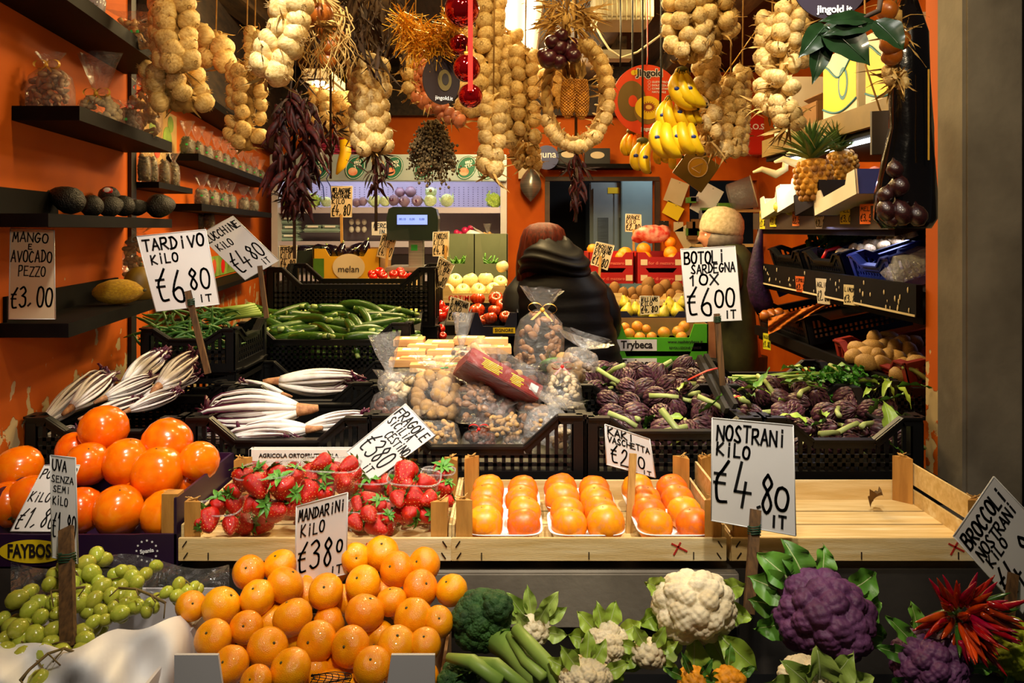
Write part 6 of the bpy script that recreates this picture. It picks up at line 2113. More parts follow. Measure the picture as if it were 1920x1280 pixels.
cb.tube([P(x, y, 3.1) for x, y in ((1115, 45), (1128, 70), (1142, 92), (1165, 108), (1195, 98), (1240, 65), (1275, 20), (1290, -20))], .004, 6)
tag(put('white_cable', cb.data('white_cable', mat('cable_cream', '#d9cfae', rough=.5))), 'loose cream cable swinging from the air conditioner to the garlic', 'cable')
cb = MB().tube([P(1163, -20, 2.9), P(1164, 60, 2.9), P(1163, 125, 2.9)], .0028, 6)
tag(put('black_cable', cb.data('black_cable', m_ink)), 'straight black cable hanging in front of the air conditioner', 'cable')
# ------------------------------------------------------------------ wall shelves on the persimmon side
WA = math.atan2(.15, 1)          # the wall turns away by this angle


def wall_shelf(label, d0, d1, z0, z1, depth, wall_off=0.0):
    a, b = wall_x(d0) + wall_off, wall_x(d1) + wall_off
    mb = MB()
    poly = [(a + .001, d0), (a + depth, d0), (b + depth, d1), (b + .001, d1)]
    vs = [(x, y, z0) for x, y in poly] + [(x, y, z1) for x, y in poly]
    mb.add(vs, [(3, 2, 1, 0), (4, 5, 6, 7)] + [(i, (i + 1) % 4, (i + 1) % 4 + 4, i + 4) for i in range(4)], 0, False)
    return tag(put('wall_shelf', mb.data('wall_shelf', m_shelf)), label, 'shelf')


wall_shelf('topmost black wall shelf carrying a bag of peanuts', 1.66, 2.5, 2.085, 2.12, .15)
wall_shelf('black wall shelf carrying the four big bags of nuts', 1.76, 2.5, 1.84, 1.872, .15)
wall_shelf('black wall shelf with dark avocados and the mango note', 1.60, 2.5, 1.605, 1.632, .15)
wall_shelf('lowest black wall shelf with the rough yellow melon', 1.70, 2.42, 1.37, 1.40, .15)
wall_shelf('blackened back board above the mango note', 1.60, 1.98, 1.632, 1.69, .012)
wall_shelf('black back board behind the rough yellow melon', 1.72, 2.42, 1.40, 1.455, .010)
wall_shelf('long far wall shelf of small packets under the dim garlic', 3.05, 5.0, 1.862, 1.89, .13, -.03)
wall_shelf('shorter far wall shelf of small packets by the courgette card', 3.1, 4.9, 1.672, 1.70, .13, -.03)
wall_shelf('small far shelf behind the wall edge with four packets', 2.60, 3.04, 1.735, 1.755, .11, -.03)
wall_shelf('dim high shelf in the shadow above the far packets', 3.0, 4.2, 2.10, 2.13, .14, -.03)
wall_shelf('pale low shelf edge behind the tardivo card', 2.9, 4.6, 1.34, 1.36, .14, -.03)
nut_bag('big bag of brown nuts tied with yellow ribbon, nearest on the nut shelf', Matrix.Translation(P(95, 224, 1.83)), .098, .075, .115, 'almond', 70, .0105, 'gold', .28, .35, seed=21)
nut_bag('bag of small pale nuts with a tall clear neck on the nut shelf', Matrix.Translation(P(188, 243, 2.05)), .112, .08, .085, 'pistachio', 70, .0105, 'gold', 1.25, .45, seed=22)
nut_bag('bag of dark almonds with a red bow on the nut shelf', Matrix.Translation(P(241, 253, 2.2)), .06, .07, .07, 'mixed', 44, .009, 'red', .3, .5, dot=True, seed=23)
nut_bag('bag of peanuts with a red bow at the far end of the nut shelf', Matrix.Translation(P(272, 262, 2.32)), .088, .08, .14, 'peanut', 60, .0105, 'red', .25, .45, seed=24)
nut_bag('slumped bag of peanuts on the topmost wall shelf', Matrix.Translation(P(252, 94, 2.2)), .135, .08, .075, 'peanut', 60, .011, None, .5, .6, dot=True, seed=25)
nut_bag('purple and white plastic packet on the topmost wall shelf', Matrix.Translation(P(140, 38, 1.95)) @ RX(0, .5), .10, .05, .09, 'mixed', 30, .012, None, .2, .5, film=mat('purple_packet', '#3b1c4c', '#d9d4dc', 9, .15, .5, 20, coat=.6), seed=26)
m_avo = mat('avocado_skin', '#1d1a14', '#0a0907', 6, .36, 1, 9, rand=.2)
avp = [(.02, -1), (.5, -.9), (.9, -.45), (1, 0), (.9, .5), (.7, .95), (.45, 1.3), (.2, 1.5), (.03, 1.55)]


def avocado(label, px, py, d, r, dr, sticker=False):
    t = thing('avocado', label, 'avocado', P(px, py, d))
    rr = r * d / FPX
    part('skin', MB().lathe(avp, 18), m_avo, t, align(dr) @ Matrix.Diagonal((rr, rr, rr, 1)))
    part('stem_button', MB().ball(Vector(dr).normalized() * rr * 1.53, rr * .14, 8, 5), m_calyx, t)
    if sticker:
        part('sticker', MB().ball((.2 * rr, -.75 * rr, .55 * rr), rr * .45, 12, 6, q=(1, .5, .7)), m_whitepr, t, label='white and red fruit sticker')
        part('sticker', MB().ball((.2 * rr, -.72 * rr, .52 * rr), rr * .52, 12, 6, q=(1, .45, .7)), m_red, t)


for a in (('longest wrinkled avocado at the near end of the row', 132, 376, 1.95, 26, (-1, -.2, .45)), ('second avocado from the mango note along the shelf', 172, 386, 2.08, 21, (-.8, .5, .3)), ('third avocado from the mango note along the shelf', 205, 388, 2.16, 20, (.3, .8, .3)), ('avocado with a red and white sticker behind the row', 205, 368, 2.24, 19, (-.6, .5, .2), True),
          ('fourth avocado from the mango note along the shelf', 232, 386, 2.24, 20, (-.6, .6, .3)), ('fifth avocado just before the wall edge', 256, 389, 2.32, 16, (.5, .7, .1)), ('round dull avocado at the far end of the shelf', 297, 386, 2.36, 23, (.4, .7, .1))):
    avocado(*a)
m_mel = mat('yellow_melon_rind', '#d9a514', '#b57f0c', 9, .45, .9, 45, c3='#e8c02a', c3scale=4)
t = thing('melon', 'rough yellow oval melon on the lowest wall shelf', 'melon', P(220, 547, 2.12))
rr = 24 * 2.12 / FPX
part('rind', MB().lathe([(.02, -1.02), (.35, -.95), (.72, -.68), (.95, -.3), (1, .05), (.93, .4), (.7, .75), (.36, .98), (.12, 1.1), (.03, 1.12)], 28, 0, lambda a, q: 1 + .02 * math.cos(9 * a)), m_mel, t, align((1, -.1, .04)) @ Matrix.Diagonal((rr, rr, rr * 2.0, 1)))
part('stem', MB().tube([(rr * 2.15, -.008, .004), (rr * 2.35, -.01, .006)], .004, 6), m_calyx, t)
t = thing('melon', 'dim dull melon half hidden behind the tardivo card', 'melon', P(262, 535, 2.3))
part('rind', MB().ball((0, 0, 0), .05, 18, 12, q=(.9, .9, 1.1)), mat('dull_melon', '#8a6a1c', '#6b5014', 8, .5), t)
part('stem', MB().tube([(0, 0, .05), (.005, 0, .065)], .004, 6), m_calyx, t)
nut_bag('tall jar like bag of shelled nuts standing in the dim corner behind the melon', Matrix.Translation(P(262, 522, 2.40)), .09, .08, .13, 'peanut', 46, .011, None, .2, .5, seed=27)
def shelf_spot(px, z):
    d = 1196 / (735 - px)
    return Matrix.Translation((wall_x(d) + .032, d, z))


kinds = ['herb', 'herb', 'seed', 'mixed', 'seed', 'seed', 'mixed', 'seed', 'seed', 'herb']
pk = [(355, 300, 3.45), (374, 303, 3.6), (392, 306, 3.75), (410, 309, 3.92), (425, 312, 4.08), (440, 315, 4.24), (454, 318, 4.4), (467, 321, 4.56), (480, 324, 4.72), (491, 327, 4.86)]
for i, (px, py, d) in enumerate(pk):
    nut_bag('clear packet on the long far shelf, %s from the near end' % ORD[i], shelf_spot(px, 1.891), .055, .05, .075, kinds[i], 40, .006, None, .75, .5, indiv=False, dot=True, group='packets on the long far shelf', seed=30 + i, cat='packet', name='spice_packet')
pk = [(382, 388, 3.5), (402, 390, 3.7), (420, 391, 3.9), (435, 393, 4.1), (460, 395, 4.4), (478, 396, 4.6)]
for i, (px, py, d) in enumerate(pk):
    nut_bag('clear packet on the shorter far shelf, %s from the near end' % ORD[i], shelf_spot(px, 1.701), .062, .05, .075, 'seed', 40, .006, 'red' if i == 4 else None, .7, .5, indiv=False, dot=i < 4, group='packets on the shorter far shelf', seed=50 + i, cat='packet', name='spice_packet')
for i, (px, py, d) in enumerate([(275, 338, 2.80), (289, 341, 2.88), (312, 350, 3.1), (330, 354, 3.3)]):
    nut_bag('gold packet on the small shelf behind the wall edge, %s from the near end' % ORD[i], shelf_spot(px, 1.756), .042, .04, .09, 'herb', 40, .007, None, .4, .5, indiv=False, group='packets on the small shelf', seed=60 + i, cat='packet', name='spice_packet')
for i, (px, py) in enumerate([(358, 430), (374, 430), (392, 428), (275, 440)]):
    nut_bag('dim green packet below the far shelves, %s of its row' % ORD[i], Matrix.Translation(P(px, py, 3.6)), .05, .04, .08, 'herb', 36, .007, None, .15, .5, indiv=False, group='dim packets below the shelves', seed=70 + i, cat='packet', name='spice_packet')


def wall_poster(label, d0, d1, z0, z1, m, blobs):
    t = thing('wall_poster', label, 'poster', (wall_x(d0) - .03, d0, 0))
    L = (d1 - d0) / math.cos(WA)
    M = Matrix.Rotation(math.pi / 2 + WA, 4, 'Z')
    part('sheet', MB().box((L / 2, -.004, (z0 + z1) / 2), (L, .004, z1 - z0)), m, t, M)
    for i, (u, v, r, mm) in enumerate(blobs):
        part('printed_fruit', disc(MB(), (L * u, z0 + (z1 - z0) * v), r, r * .8, -.0075, 0, 16, .001), mm, t, M)
    return t


m_pg, m_pr, m_pb = mat('printed_green', '#5f7d2a', '#8fa83e', 12, .6), mat('printed_red', '#b8321c', '#d9603a', 12, .6), mat('printed_beige', '#c9a56a', '#a8823e', 6, .6)
wall_poster('faded poster of vegetables on the wall behind the garlic', 2.75, 3.2, 1.84, 2.05, m_pb, [(.3, .6, .05, m_pg), (.7, .5, .06, m_pg), (.4, .25, .04, m_pr), (.8, .8, .04, m_pg)])
wall_poster('pink and red picture on the far wall below the packets', 4.2, 4.7, 1.47, 1.62, mat('printed_pink', '#c98a90', '#a8505c', 14, .6), [(.3, .5, .05, m_pr), (.7, .6, .05, m_pr)])
wall_poster('bright picture of peppers and melons low on the far wall', 3.4, 4.75, 1.37, 1.47, m_pg, [(.15, .5, .05, m_yel), (.35, .5, .045, m_pr), (.5, .45, .045, m_red), (.62, .6, .04, m_pg), (.8, .5, .04, m_pr)])

# ------------------------------------------------------------------ slanted shelves on the pillar side
m_rail = mat('brown_price_rail', '#3d2f20', '#2a2015', 6, .5)
SX = 1.10


def rail(label, d0, d1, z0, z1, m, x=SX, slope=.0):
    t = thing('shelf_unit', label, 'shelf', (x, (d0 + d1) / 2, 0))
    L = d1 - d0
    part('rail', MB().box((0, 0, (z0 + z1) / 2), (.018, L, z1 - z0)), m, t)
    a = MB()
    vs = [(.01, -L / 2, z0), (.66, -L / 2, z0 + slope), (.66, L / 2, z0 + slope), (.01, L / 2, z0)]
    vs += [(x_, y, z - .02) for x_, y, z in vs]
    a.add(vs, [(0, 1, 2, 3), (7, 6, 5, 4)] + [(i, (i + 1) % 4, (i + 1) % 4 + 4, i + 4) for i in range(4)], 0, False)
    part('shelf_board', a, m_shelf, t)
    return t


rail('upper fruit shelf with a brown rail of coloured price tags', 2.32, 3.62, 1.60, 1.672, m_rail, slope=.16)
rb_ = rail('middle vegetable shelf with a black rail full of paint chips', 2.16, 3.55, 1.362, 1.45, m_shelf, slope=.22)
ch = MB()
for i in range(46):
    ch.ball((-.010, rnd(-.68, .68), rnd(1.37, 1.44)), rnd(.003, .007), 6, 4, q=(.2, .7, 1.3))
ch.box((-.0095, 0, 1.366), (.002, 1.38, .006))
part('paint_chips', ch, mat('chip_cream', '#c9b58a', rough=.7), rb_)
rail('lowest shelf of onions and potatoes with a worn black rail', 2.3, 3.6, 1.13, 1.17, m_shelf, slope=.12)
rail('high yellowish board above the shelf lamp carrying fruit boxes', 2.34, 3.62, 1.925, 2.0, mat('ochre_board', '#8a7038', '#6b5526', 5, .5), x=1.14, slope=.0)
t = thing('shelf_lamp', 'thin white tube lamp under the high yellowish board', 'lamp', (1.2, 3.0, 1.905))
part('housing', MB().box((0, 0, .012), (.05, 1.1, .016)), m_steel, t)
part('tube', MB().tube([(0, -.52, -.002), (0, .52, -.002)], .011, 10), mat('cool_tube', (.88, .94, 1), emit=7), t)
TAGS = [(1431, 412, 10, 34, '#d9c21c', 0), (1452, 409, 13, 32, '#d9c21c', 0), (1495, 407, 14, 33, '#e8782a', 0), (1540, 412, 20, 34, '#d8cba8', .2), (1589, 403, 23, 34, '#e3c81e', 0), (1627, 401, 20, 38, '#f0701e', 0)]
TAG2 = [(1503, 533, 16, 30, '#c85a1e', .1), (1543, 546, 17, 48, '#d8cba8', .1), (1596, 553, 30, 38, '#d8c79c', 0), (1438, 640, 11, 30, '#c9c41e', 0)]
words = ['yellow price tag nearest the purple net on the upper rail', 'yellow price tag second along the upper rail', 'orange price tag under the boxed pears', 'crooked white price tag under the pineapples', 'yellow price tag under the red apple', 'orange price tag nearest the black sack',
         'orange price tag on the black rail', 'narrow white price tag hanging crooked on the black rail', 'biggest cream price tag on the black rail', 'yellow price tag on the lowest rail below the onions']
for i, (px, py, w, h, c, rx) in enumerate(TAGS + TAG2):
    d = (SX - .013) * FPX / (px - 960)
    k = d / FPX
    hh, ww = h * k, max(.03, min(.06, w * k * 1.8))
    t = thing('price_tag', words[i], 'price tag', Matrix.Translation(P(px, py, d)) @ RX(rx, 0, -math.pi / 2 * .72))
    part('card', MB().box((0, 0, 0), (ww, .0015, hh), bevel=.0003), mat('tag' + c, c, rough=.5), t)
    im = MB()
    s = [('PERE', '€2,80'), ('PERE', '€2,80'), ('KIWI', '€2,50'), ('KAKI', '€2,80'), ('MELE', '€3,00'), ('MELE', '€3,50'), ('CIPOLLE', '€2,80'), ('AGLIO', '€2,80'), ('LIMONI', '€3,80'), ('PATATE', '€1,80')][i]
    f = lambda u, v: Vector((u - ww / 2, -.0013, v - hh / 2))
    ink(im, s[0], ww * .08, hh * .66, ww * .84, hh * .2, .0022, f)
    ink(im, s[1], ww * .06, hh * .14, ww * .9, hh * .36, .0028, f)
    part('lettering', im, m_ink, t)
m_bluebox = mat('blue_tray', '#1c3f9a', '#163380', 4, .4)
m_printbox = mat('printed_white_box', '#e8e0cf', '#d9cdb4', 5, .5)


def side_box(label, px, py, d, w, dp, h, m, m2=None, rz=-.35):
    M = Matrix.Translation(P(px, py, d) + Vector((.10, 0, 0))) @ RX(0, -.18, -math.pi / 2 + .0 + rz * 0)
    t, fp_ = carton_tray(-w / 2, w / 2, -dp / 2, dp / 2, 0, h, label, m, .6, m_in=m2 or m)
    t.matrix_basis = M
    return t


side_box('white printed box of pale pears on the upper fruit shelf', 1468, 400, 3.25, .26, .3, .09, m_printbox)
side_box('open white box of yellow pears beside the pineapples', 1500, 388, 2.98, .22, .3, .09, m_printbox)
side_box('blue lined black and white box of peaches by the black sack', 1600, 385, 2.52, .34, .32, .075, m_printbox, m_bluebox)
side_box('black box holding the two pineapples', 1540, 392, 2.76, .24, .3, .075, m_black)
m_apple = mat('apple_skin', '#d8572a', '#e0a03a', 6, .25, coat=.4)
m_peach = mat('peach_skin', '#d98a6a', '#c25a50', 6, .6, rand=.15, sss=.05)
m_pear = mat('pear_skin', '#c9b93a', '#b3a02a', 8, .4, .05, 60, rand=.1, c3='#8f7a2a', c3scale=6)
prp = [(.02, -.95), (.4, -.92), (.85, -.6), (1, -.1), (.88, .35), (.6, .75), (.42, 1.1), (.3, 1.4), (.12, 1.55), (.03, 1.55)]
t = thing('apple', 'big red and yellow apple on the upper fruit shelf', 'apple', P(1604, 346, 2.60))
part('skin', MB().lathe([(.1, -.75), (.4, -.85), (.8, -.55), (1, 0), (.92, .45), (.6, .78), (.3, .82), (.1, .66), (.01, .6)], 20), m_apple, t, Matrix.Diagonal((.027, .027, .027, 1)))
part('stem', MB().tube([(0, 0, .016), (.003, 0, .028)], .0012, 5), m_twig, t)
pd_ = MB().lathe([(.1, -.85), (.5, -.85), (.92, -.4), (1, .1), (.8, .65), (.4, .88), (.05, .8)], 16, 0, lambda a, q: 1 - .06 * max(0, math.cos(a)) ** 9).data('peach', m_peach)
for i, (px, py) in enumerate([(1628, 352), (1642, 343), (1632, 336), (1645, 330), (1650, 348), (1618, 344), (1640, 324)]):
    tag(put('peach', pd_, None, Matrix.Translation(P(px, py, 2.5 + .02 * i)) @ Euler(rrot()).to_matrix().to_4x4() @ Matrix.Diagonal((.022,) * 3 + (1,))), 'wrinkled pink peach in the blue lined box beside the apple', 'peach', 'peaches in the blue lined box')


def pear_proto():
    t = thing('pear', '', 'pear', None)
    part('skin', MB().lathe(prp, 18), m_pear, t)
    part('stem', MB().tube([(0, 0, 1.5), (.08, 0, 2.0)], [.06, .05], 6), m_twig, t)
    return t


PEK = Kind(pear_proto())
for i, (px, py) in enumerate([(1462, 388), (1475, 384), (1488, 376), (1500, 370), (1482, 392)]):
    PEK.at(Matrix.Translation(P(px, py, 3.1)) @ align((rnd(-1, 1), rnd(-1, 1), .4)) @ Matrix.Diagonal((.024,) * 3 + (1,)), 'pale yellow pear in the printed boxes beside the pineapples', 'pears on the upper fruit shelf')
m_pine = mat('pineapple_rind', '#8a5a1c', '#c9922e', 26, .6, .8, 60, kind='voronoi')
m_pleaf = mat('pineapple_leaf', '#5f7a3a', '#3a5a26', 12, .45, rand=.1)


def pineapple_proto():
    t = thing('pineapple', '', 'pineapple', None)
    mb = MB()
    mb.lathe([(.03, 0), (.045, .01), (.058, .06), (.055, .11), (.035, .14), (.01, .145)], 20)
    for r_ in range(7):
        for c in range(12):
            a = (c + .5 * (r_ % 2)) * math.pi / 6
            z = .012 + r_ * .019
            q = float(np.interp(z, [.01, .06, .11, .14], [.045, .058, .055, .035]))
            mb.ball((q * math.cos(a), q * math.sin(a), z), .012, 5, 4)
    part('rind', mb, m_pine, t)
    lf = MB()
    for i in range(54):
        q = i / 54
        a = i * 2.39996
        lf.leaf(.17 - .05 * q, .022, Matrix.Translation((0, 0, .135 + .03 * q)) @ Matrix.Rotation(a, 4, 'Z') @ Matrix.Rotation(-(.45 + .95 * q), 4, 'Y'), .35 - .2 * q, .35, 0, 0, 6, .4)
    part('crown', lf, m_pleaf, t)
    return t


PIK = Kind(pineapple_proto())
PIK.at(Matrix.Translation(P(1530, 376, 2.72)) @ RX(0, -.1), 'bigger pineapple with a spiky crown nearer the pears')
PIK.at(Matrix.Translation(P(1585, 345, 2.84)) @ RX(.2, -.25) @ Matrix.Diagonal((.85, .85, .85, 1)), 'pineapple with a spiky crown behind the red apple')
# yellow fruit cartons up on the board
m_ychiq = mat('banana_carton_yellow', '#f2d21e', '#e8c614', 3, .45)
m_bchiq = mat('banana_carton_blue', '#3a7f96', rough=.5)
for lb, y, L, full in (('yellow and white banana carton nearest the black sack', 2.50, .30, 1), ('yellow and white banana carton second along the high board', 2.86, .30, 1), ('white carton with a blue curve at the end of the high board', 3.46, .22, 0)):
    t = thing('banana_carton', lb, 'box', (1.16, y, 2.0))
    part('carton', MB().box((.13, 0, .12), (.24, L, .24), bevel=.003), m_printbox, t)
    if full:
        sh = MB()
        pts = [(-.48 + .96 * i / 12, .86 - .26 * math.sin(i / 12 * math.pi) ** 2) for i in range(13)] + [(.48 - .96 * i / 12, .2 - .12 * math.sin(i / 12 * math.pi)) for i in range(13)]
        sh.add([(.0085, u * L, v * .24) for u, v in pts], [tuple(range(len(pts)))[::-1]], 0, False)
        part('printed_band', sh, m_ychiq, t)
        e = MB()
        e.tube([(.008, u * L, v * .24) for u, v in pts[:13]], .004, 5)
        e.tube([(.008, u * L, v * .24) for u, v in pts[13:]], .004, 5)
        part('printed_line', e, m_bchiq, t)
        o_ = [(.0075, -.12 * L + .042 * math.cos(a), .115 + .058 * math.sin(a)) for a in np.linspace(0, 6.28, 24)]
        part('printed_oval', MB().add(o_, [tuple(range(24))], 0, False), m_bchiq, t)
        o_ = [(.0068, -.12 * L + .030 * math.cos(a), .115 + .044 * math.sin(a)) for a in np.linspace(0, 6.28, 24)]
        part('printed_oval', MB().add(o_, [tuple(range(24))], 0, False), m_ychiq, t)
    else:
        part('printed_line', MB().tube([(.008, -.1, .06), (.008, 0, .12), (.008, .1, .06)], .006, 5), m_bchiq, t)
for k, (px, py) in enumerate([(1450, 325), (1490, 306), (1512, 292)]):
    hm = MB()
    d = 1.13 * FPX / (px - 960)
    pts = [P(x, y, d) for x, y in ((px + 24, py - 32), (px + 22, py - 8), (px + 5, py + 2), (px - 22, py - 8), (px - 38, py - 2))]
    hm.tube(pts, [.012, .016, .018, .012, .005], 8)
    tag(put('bag_handle', hm.data('bag_handle', mat('cream_plastic', '#e3d6ae', '#cdbd8c', 6, .45, .2, 30))), 'twisted cream plastic bag hung on the board, %s from the shop end' % ORD[k], 'plastic bag')
t = thing('shoulder_bag', 'small cardboard box on the high board between the white cartons', 'box', (1.2, 3.2, 2.0))
t.name = 'cardboard_box'
part('carton', MB().box((.06, 0, .05), (.16, .2, .10), bevel=.003), m_brown_card, t)
part('flap', MB().box((-.03, 0, .115), (.06, .19, .004), M=RX(0, .5)), m_brown_card, t)
# middle shelf contents
m_bluep = mat('blue_crate', '#1a2f9e', '#14257c', 4, .4)
for lb, d, L, m in (('black crate of leafy greens at the shop end of the middle shelf', 3.3, .36, m_black), ('black crate of garlic with a red handle on the middle shelf', 2.9, .34, m_black), ('blue crate with a blue bag on the middle shelf', 2.52, .28, m_bluep)):
    t = plastic_crate(-L / 2, L / 2, -.2, .2, 0, .10, lb, .03, m=m)
    t.matrix_basis = Matrix.Translation((1.34, d, 1.475)) @ RX(0, -.32, 0) @ RX(0, 0, -math.pi / 2)
lv = MB()
for i in range(130):
    lv.leaf(rnd(.06, .12), .03, Matrix.Translation((1.25 + rnd(0, .24), 3.15 + rnd(0, .3), 1.52 + rnd(0, .08))) @ Euler(rrot()).to_matrix().to_4x4(), rnd(.2, 1), .3, .005, 0, 4)
tag(put('leafy_greens', lv.data('leafy_greens', m_leafg)), 'heap of dark leafy greens in the crate of the middle shelf', 'greens', kind='stuff')
for i in range(14):
    tag(put('garlic', GD[i % 4], None, Matrix.Translation((1.2 + .05 * (i % 5), 2.80 + .06 * (i // 5), 1.51 + .017 * (i % 5))) @ Euler(rrot()).to_matrix().to_4x4() @ Matrix.Diagonal((.022,) * 3 + (1,))), 'loose garlic head in the crate with the red handle', 'garlic', 'garlic heads on the middle shelf')
hd = MB().tube([P(x, y, 3.02) for x, y in ((1540, 490), (1550, 470), (1572, 464), (1590, 474))], .007, 8)
tag(put('basket_handle', hd.data('basket_handle', m_red)), 'red plastic handle rising over the garlic crate', 'handle')
for lb, x, y, z, w, m, q in (('crumpled blue plastic bag in the blue crate', 1.28, 2.5, 1.50, .09, m_bluep, .5), ('roll of white plastic bags at the end of the middle shelf', 1.28, 2.24, 1.50, .05, m_white, 2.2), ('clear film bundle spread over the middle shelf end', 1.2, 2.36, 1.48, .10, m_filmh, .45)):
    rg = []
    for j in range(7):
        s = math.sin(math.pi * (j + .4) / 6.9)
        rg.append([((j / 6 - .5) * w * 2.2, w * s * math.cos(a) * (1 + .15 * math.sin(a * 5 + j)), w * .6 * s * math.sin(a) * (1 + .2 * math.sin(a * 4 + j * 2))) for a in np.linspace(0, 6.283, 19)[:-1]])
    t = tag(put('plastic_bag', MB().loft(rg).data('plastic_bag', m), None, Matrix.Translation((x, y, z)) @ RX(0, -.3, .6)), lb, 'plastic bag')
# lowest shelf: onions, potatoes
m_redcr = mat('red_crate', '#8a2416', '#701b10', 4, .45)
t = plastic_crate(-.25, .25, -.22, .22, 0, .09, 'red plastic crate of potatoes on the lowest shelf', .03, m=m_redcr)
t.matrix_basis = Matrix.Translation((1.35, 2.52, 1.17)) @ RX(0, -.22) @ RX(0, 0, -math.pi / 2)
m_pot = mat('potato_skin', '#b8904a', '#8f6a30', 10, .65, .2, 60, rand=.15)
po = MB().lathe([(.02, -1.35), (.5, -1.2), (.85, -.7), (.98, 0), (.9, .65), (.55, 1.15), (.02, 1.35)], 14, 0, lambda a, q: 1 + .07 * math.sin(2 * a + 5 * q)).data('potato', m_pot)
for i, (px, py) in enumerate([(1610, 655), (1635, 650), (1622, 665), (1642, 668), (1660, 648), (1678, 655), (1690, 645), (1625, 680), (1655, 682), (1680, 672), (1705, 660), (1665, 668), (1600, 668), (1640, 638), (1715, 645), (1665, 635), (1700, 690), (1720, 678)]):
    d = 2.42 + (690 - py) * .004
    tag(put('potato', po, None, Matrix.Translation(P(px, py, d)) @ Euler(rrot()).to_matrix().to_4x4() @ Matrix.Diagonal((.027, .027, .027, 1))), 'yellow brown potato lying in the red crate', 'potato', 'potatoes in the red crate')
t = plastic_crate(-.3, .3, -.2, .2, 0, .10, 'black plastic crate of onions with an orange net on the lowest shelf', .03)
t.matrix_basis = Matrix.Translation((1.32, 3.32, 1.20)) @ RX(0, -.2) @ RX(0, 0, -math.pi / 2)
for i, (px, py) in enumerate([(1445, 590), (1460, 588), (1435, 592), (1472, 592), (1452, 598)]):
    tag(put('onion', OB, None, Matrix.Translation(P(px, py, 3.4)) @ Euler(rrot()).to_matrix().to_4x4() @ Matrix.Diagonal((.026,) * 3 + (1,))), 'golden onion in the black crate of the lowest shelf', 'onion', 'onions on the lowest shelf')
nb = MB().grid(lambda u, v: P(1440 + 120 * u, 612 - 45 * u + 22 * (v - .5) * (1.4 - u), 3.25 - .4 * u + .02 * math.sin(v * 9 + u * 14)), 20, 8)
tag(put('orange_net', nb.data('orange_net', mat('orange_netting', '#c9701c', '#8a4410', 40, .4))), 'shiny orange onion net drawn over the onion crate', 'net')
t = plastic_crate(X(1640, 2.3), X(1640, 2.3) + .22, 2.22, 2.5, 1.07, .10, 'black crate of pale onions at the foot of the orange door post', .02)
for i in range(5):
    tag(put('potato', po, None, Matrix.Translation(P((1695, 1715, 1722, 1690, 1705)[i], (715, 705, 682, 705, 722)[i], 2.32)) @ Euler(rrot()).to_matrix().to_4x4() @ Matrix.Diagonal((.026,) * 3 + (1,))), 'pale potato in the black crate by the door post', 'potato', 'potatoes by the door post')
# purple net hanging
t = thing('onion_net', 'purple net sack of onions hanging at the shop end of the shelves', 'net sack', P(1428, 420, 3.5))
rg = []
for py, c, h in ((420, 1428, 3), (460, 1422, 9), (505, 1418, 15), (535, 1420, 20), (565, 1428, 22), (590, 1432, 12)):
    q = P(c, py, 3.5) - t.location
    hh = h * 3.5 / FPX
    rg.append([(q.x + hh * math.cos(a), hh * .7 * math.sin(a), q.z) for a in np.linspace(0, 6.283, 17)[:-1]])
part('net', MB().loft(rg), mat('purple_net', '#331039', '#1d0a22', 60, .5, .4, 90), t)
part('band', MB().box((-.02, -.045, -.28), (.09, .01, .07), M=RX(0, -.4)), m_blab, t)
part('hook', MB().tube([(0, 0, -.01), (0, .0, .05), (.04, .01, .08)], .004, 6), m_steel, t)
t = thing('first_aid_box', 'red steel box with white letters on the far wall', 'box', P(1405, 255, 5.2))
part('case', MB().box((0, 0, 0), (.15, .14, .25), bevel=.006), mat('signal_red', '#c4200f', '#b81c0d', 3, .4), t)
print_text('S.O.S', t, TRS((.02, -.0715, .05)) @ FACE, .05, m_whitepr, .001)
part('bracket', MB().box((0, .36, 0), (.05, .6, .05)), m_steel, t)
# ------------------------------------------------------------------ cold cabinet on the back wall
FD = 5.15
m_fr = mat('cabinet_grey', '#b9b7bd', '#a9a7ae', 4, .4)
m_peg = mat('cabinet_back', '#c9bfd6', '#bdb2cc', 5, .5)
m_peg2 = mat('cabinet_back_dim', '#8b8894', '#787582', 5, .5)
fx0, fx1 = X(508, FD), X(950, FD)
fxc, fw = (fx0 + fx1) / 2, fx1 - fx0
t = thing('cold_cabinet', 'open steel cold cabinet with lit shelves of salad against the back wall', 'cabinet', (fxc, FD, 0))
zt0, zt1 = Zp(340, FD), Zp(290, FD)
part('top_panel', MB().box((0, .02, (zt0 + zt1) / 2), (fw, .10, zt1 - zt0), bevel=.005), mat('cabinet_sign', '#aebfc4', '#9aacb4', 3, .3, metal=.3), t)
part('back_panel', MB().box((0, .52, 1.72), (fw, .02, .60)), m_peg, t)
hol = MB()
for i in range(44):
    for j in range(12):
        hol.box((-fw / 2 + .04 + i * (fw - .08) / 43, .5085, 1.72 + j * .016), (.008, .002, .005))
part('holes', hol, mat('hole_dark', '#6f6880', rough=.8), t, kind='stuff')
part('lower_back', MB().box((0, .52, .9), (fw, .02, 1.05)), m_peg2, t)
for sx in (-1, 1):
    part('side_wall', MB().box((sx * (fw / 2 - .02), .28, 1.02), (.04, .54, 2.04)), m_fr, t)
part('canopy', MB().box((0, .3, zt1 - .02), (fw, .5, .03)), m_fr, t)
for py in (392, 456, 520):
    z = Zp(py, FD)
    s = part('shelf', MB().box((0, .27, z), (fw - .08, .46, .018)), m_fr, t)
    part('price_strip', MB().box((0, .035, z - .006), (fw - .08, .012, .038)), mat('strip_lilac', '#b3adc4', rough=.4), s)
part('base', MB().box((0, .28, .35), (fw, .54, .7)), mat('cabinet_base', '#5f6258', rough=.6), t)
m_logo = mat('logo_green', '#0f6b52', rough=.4)
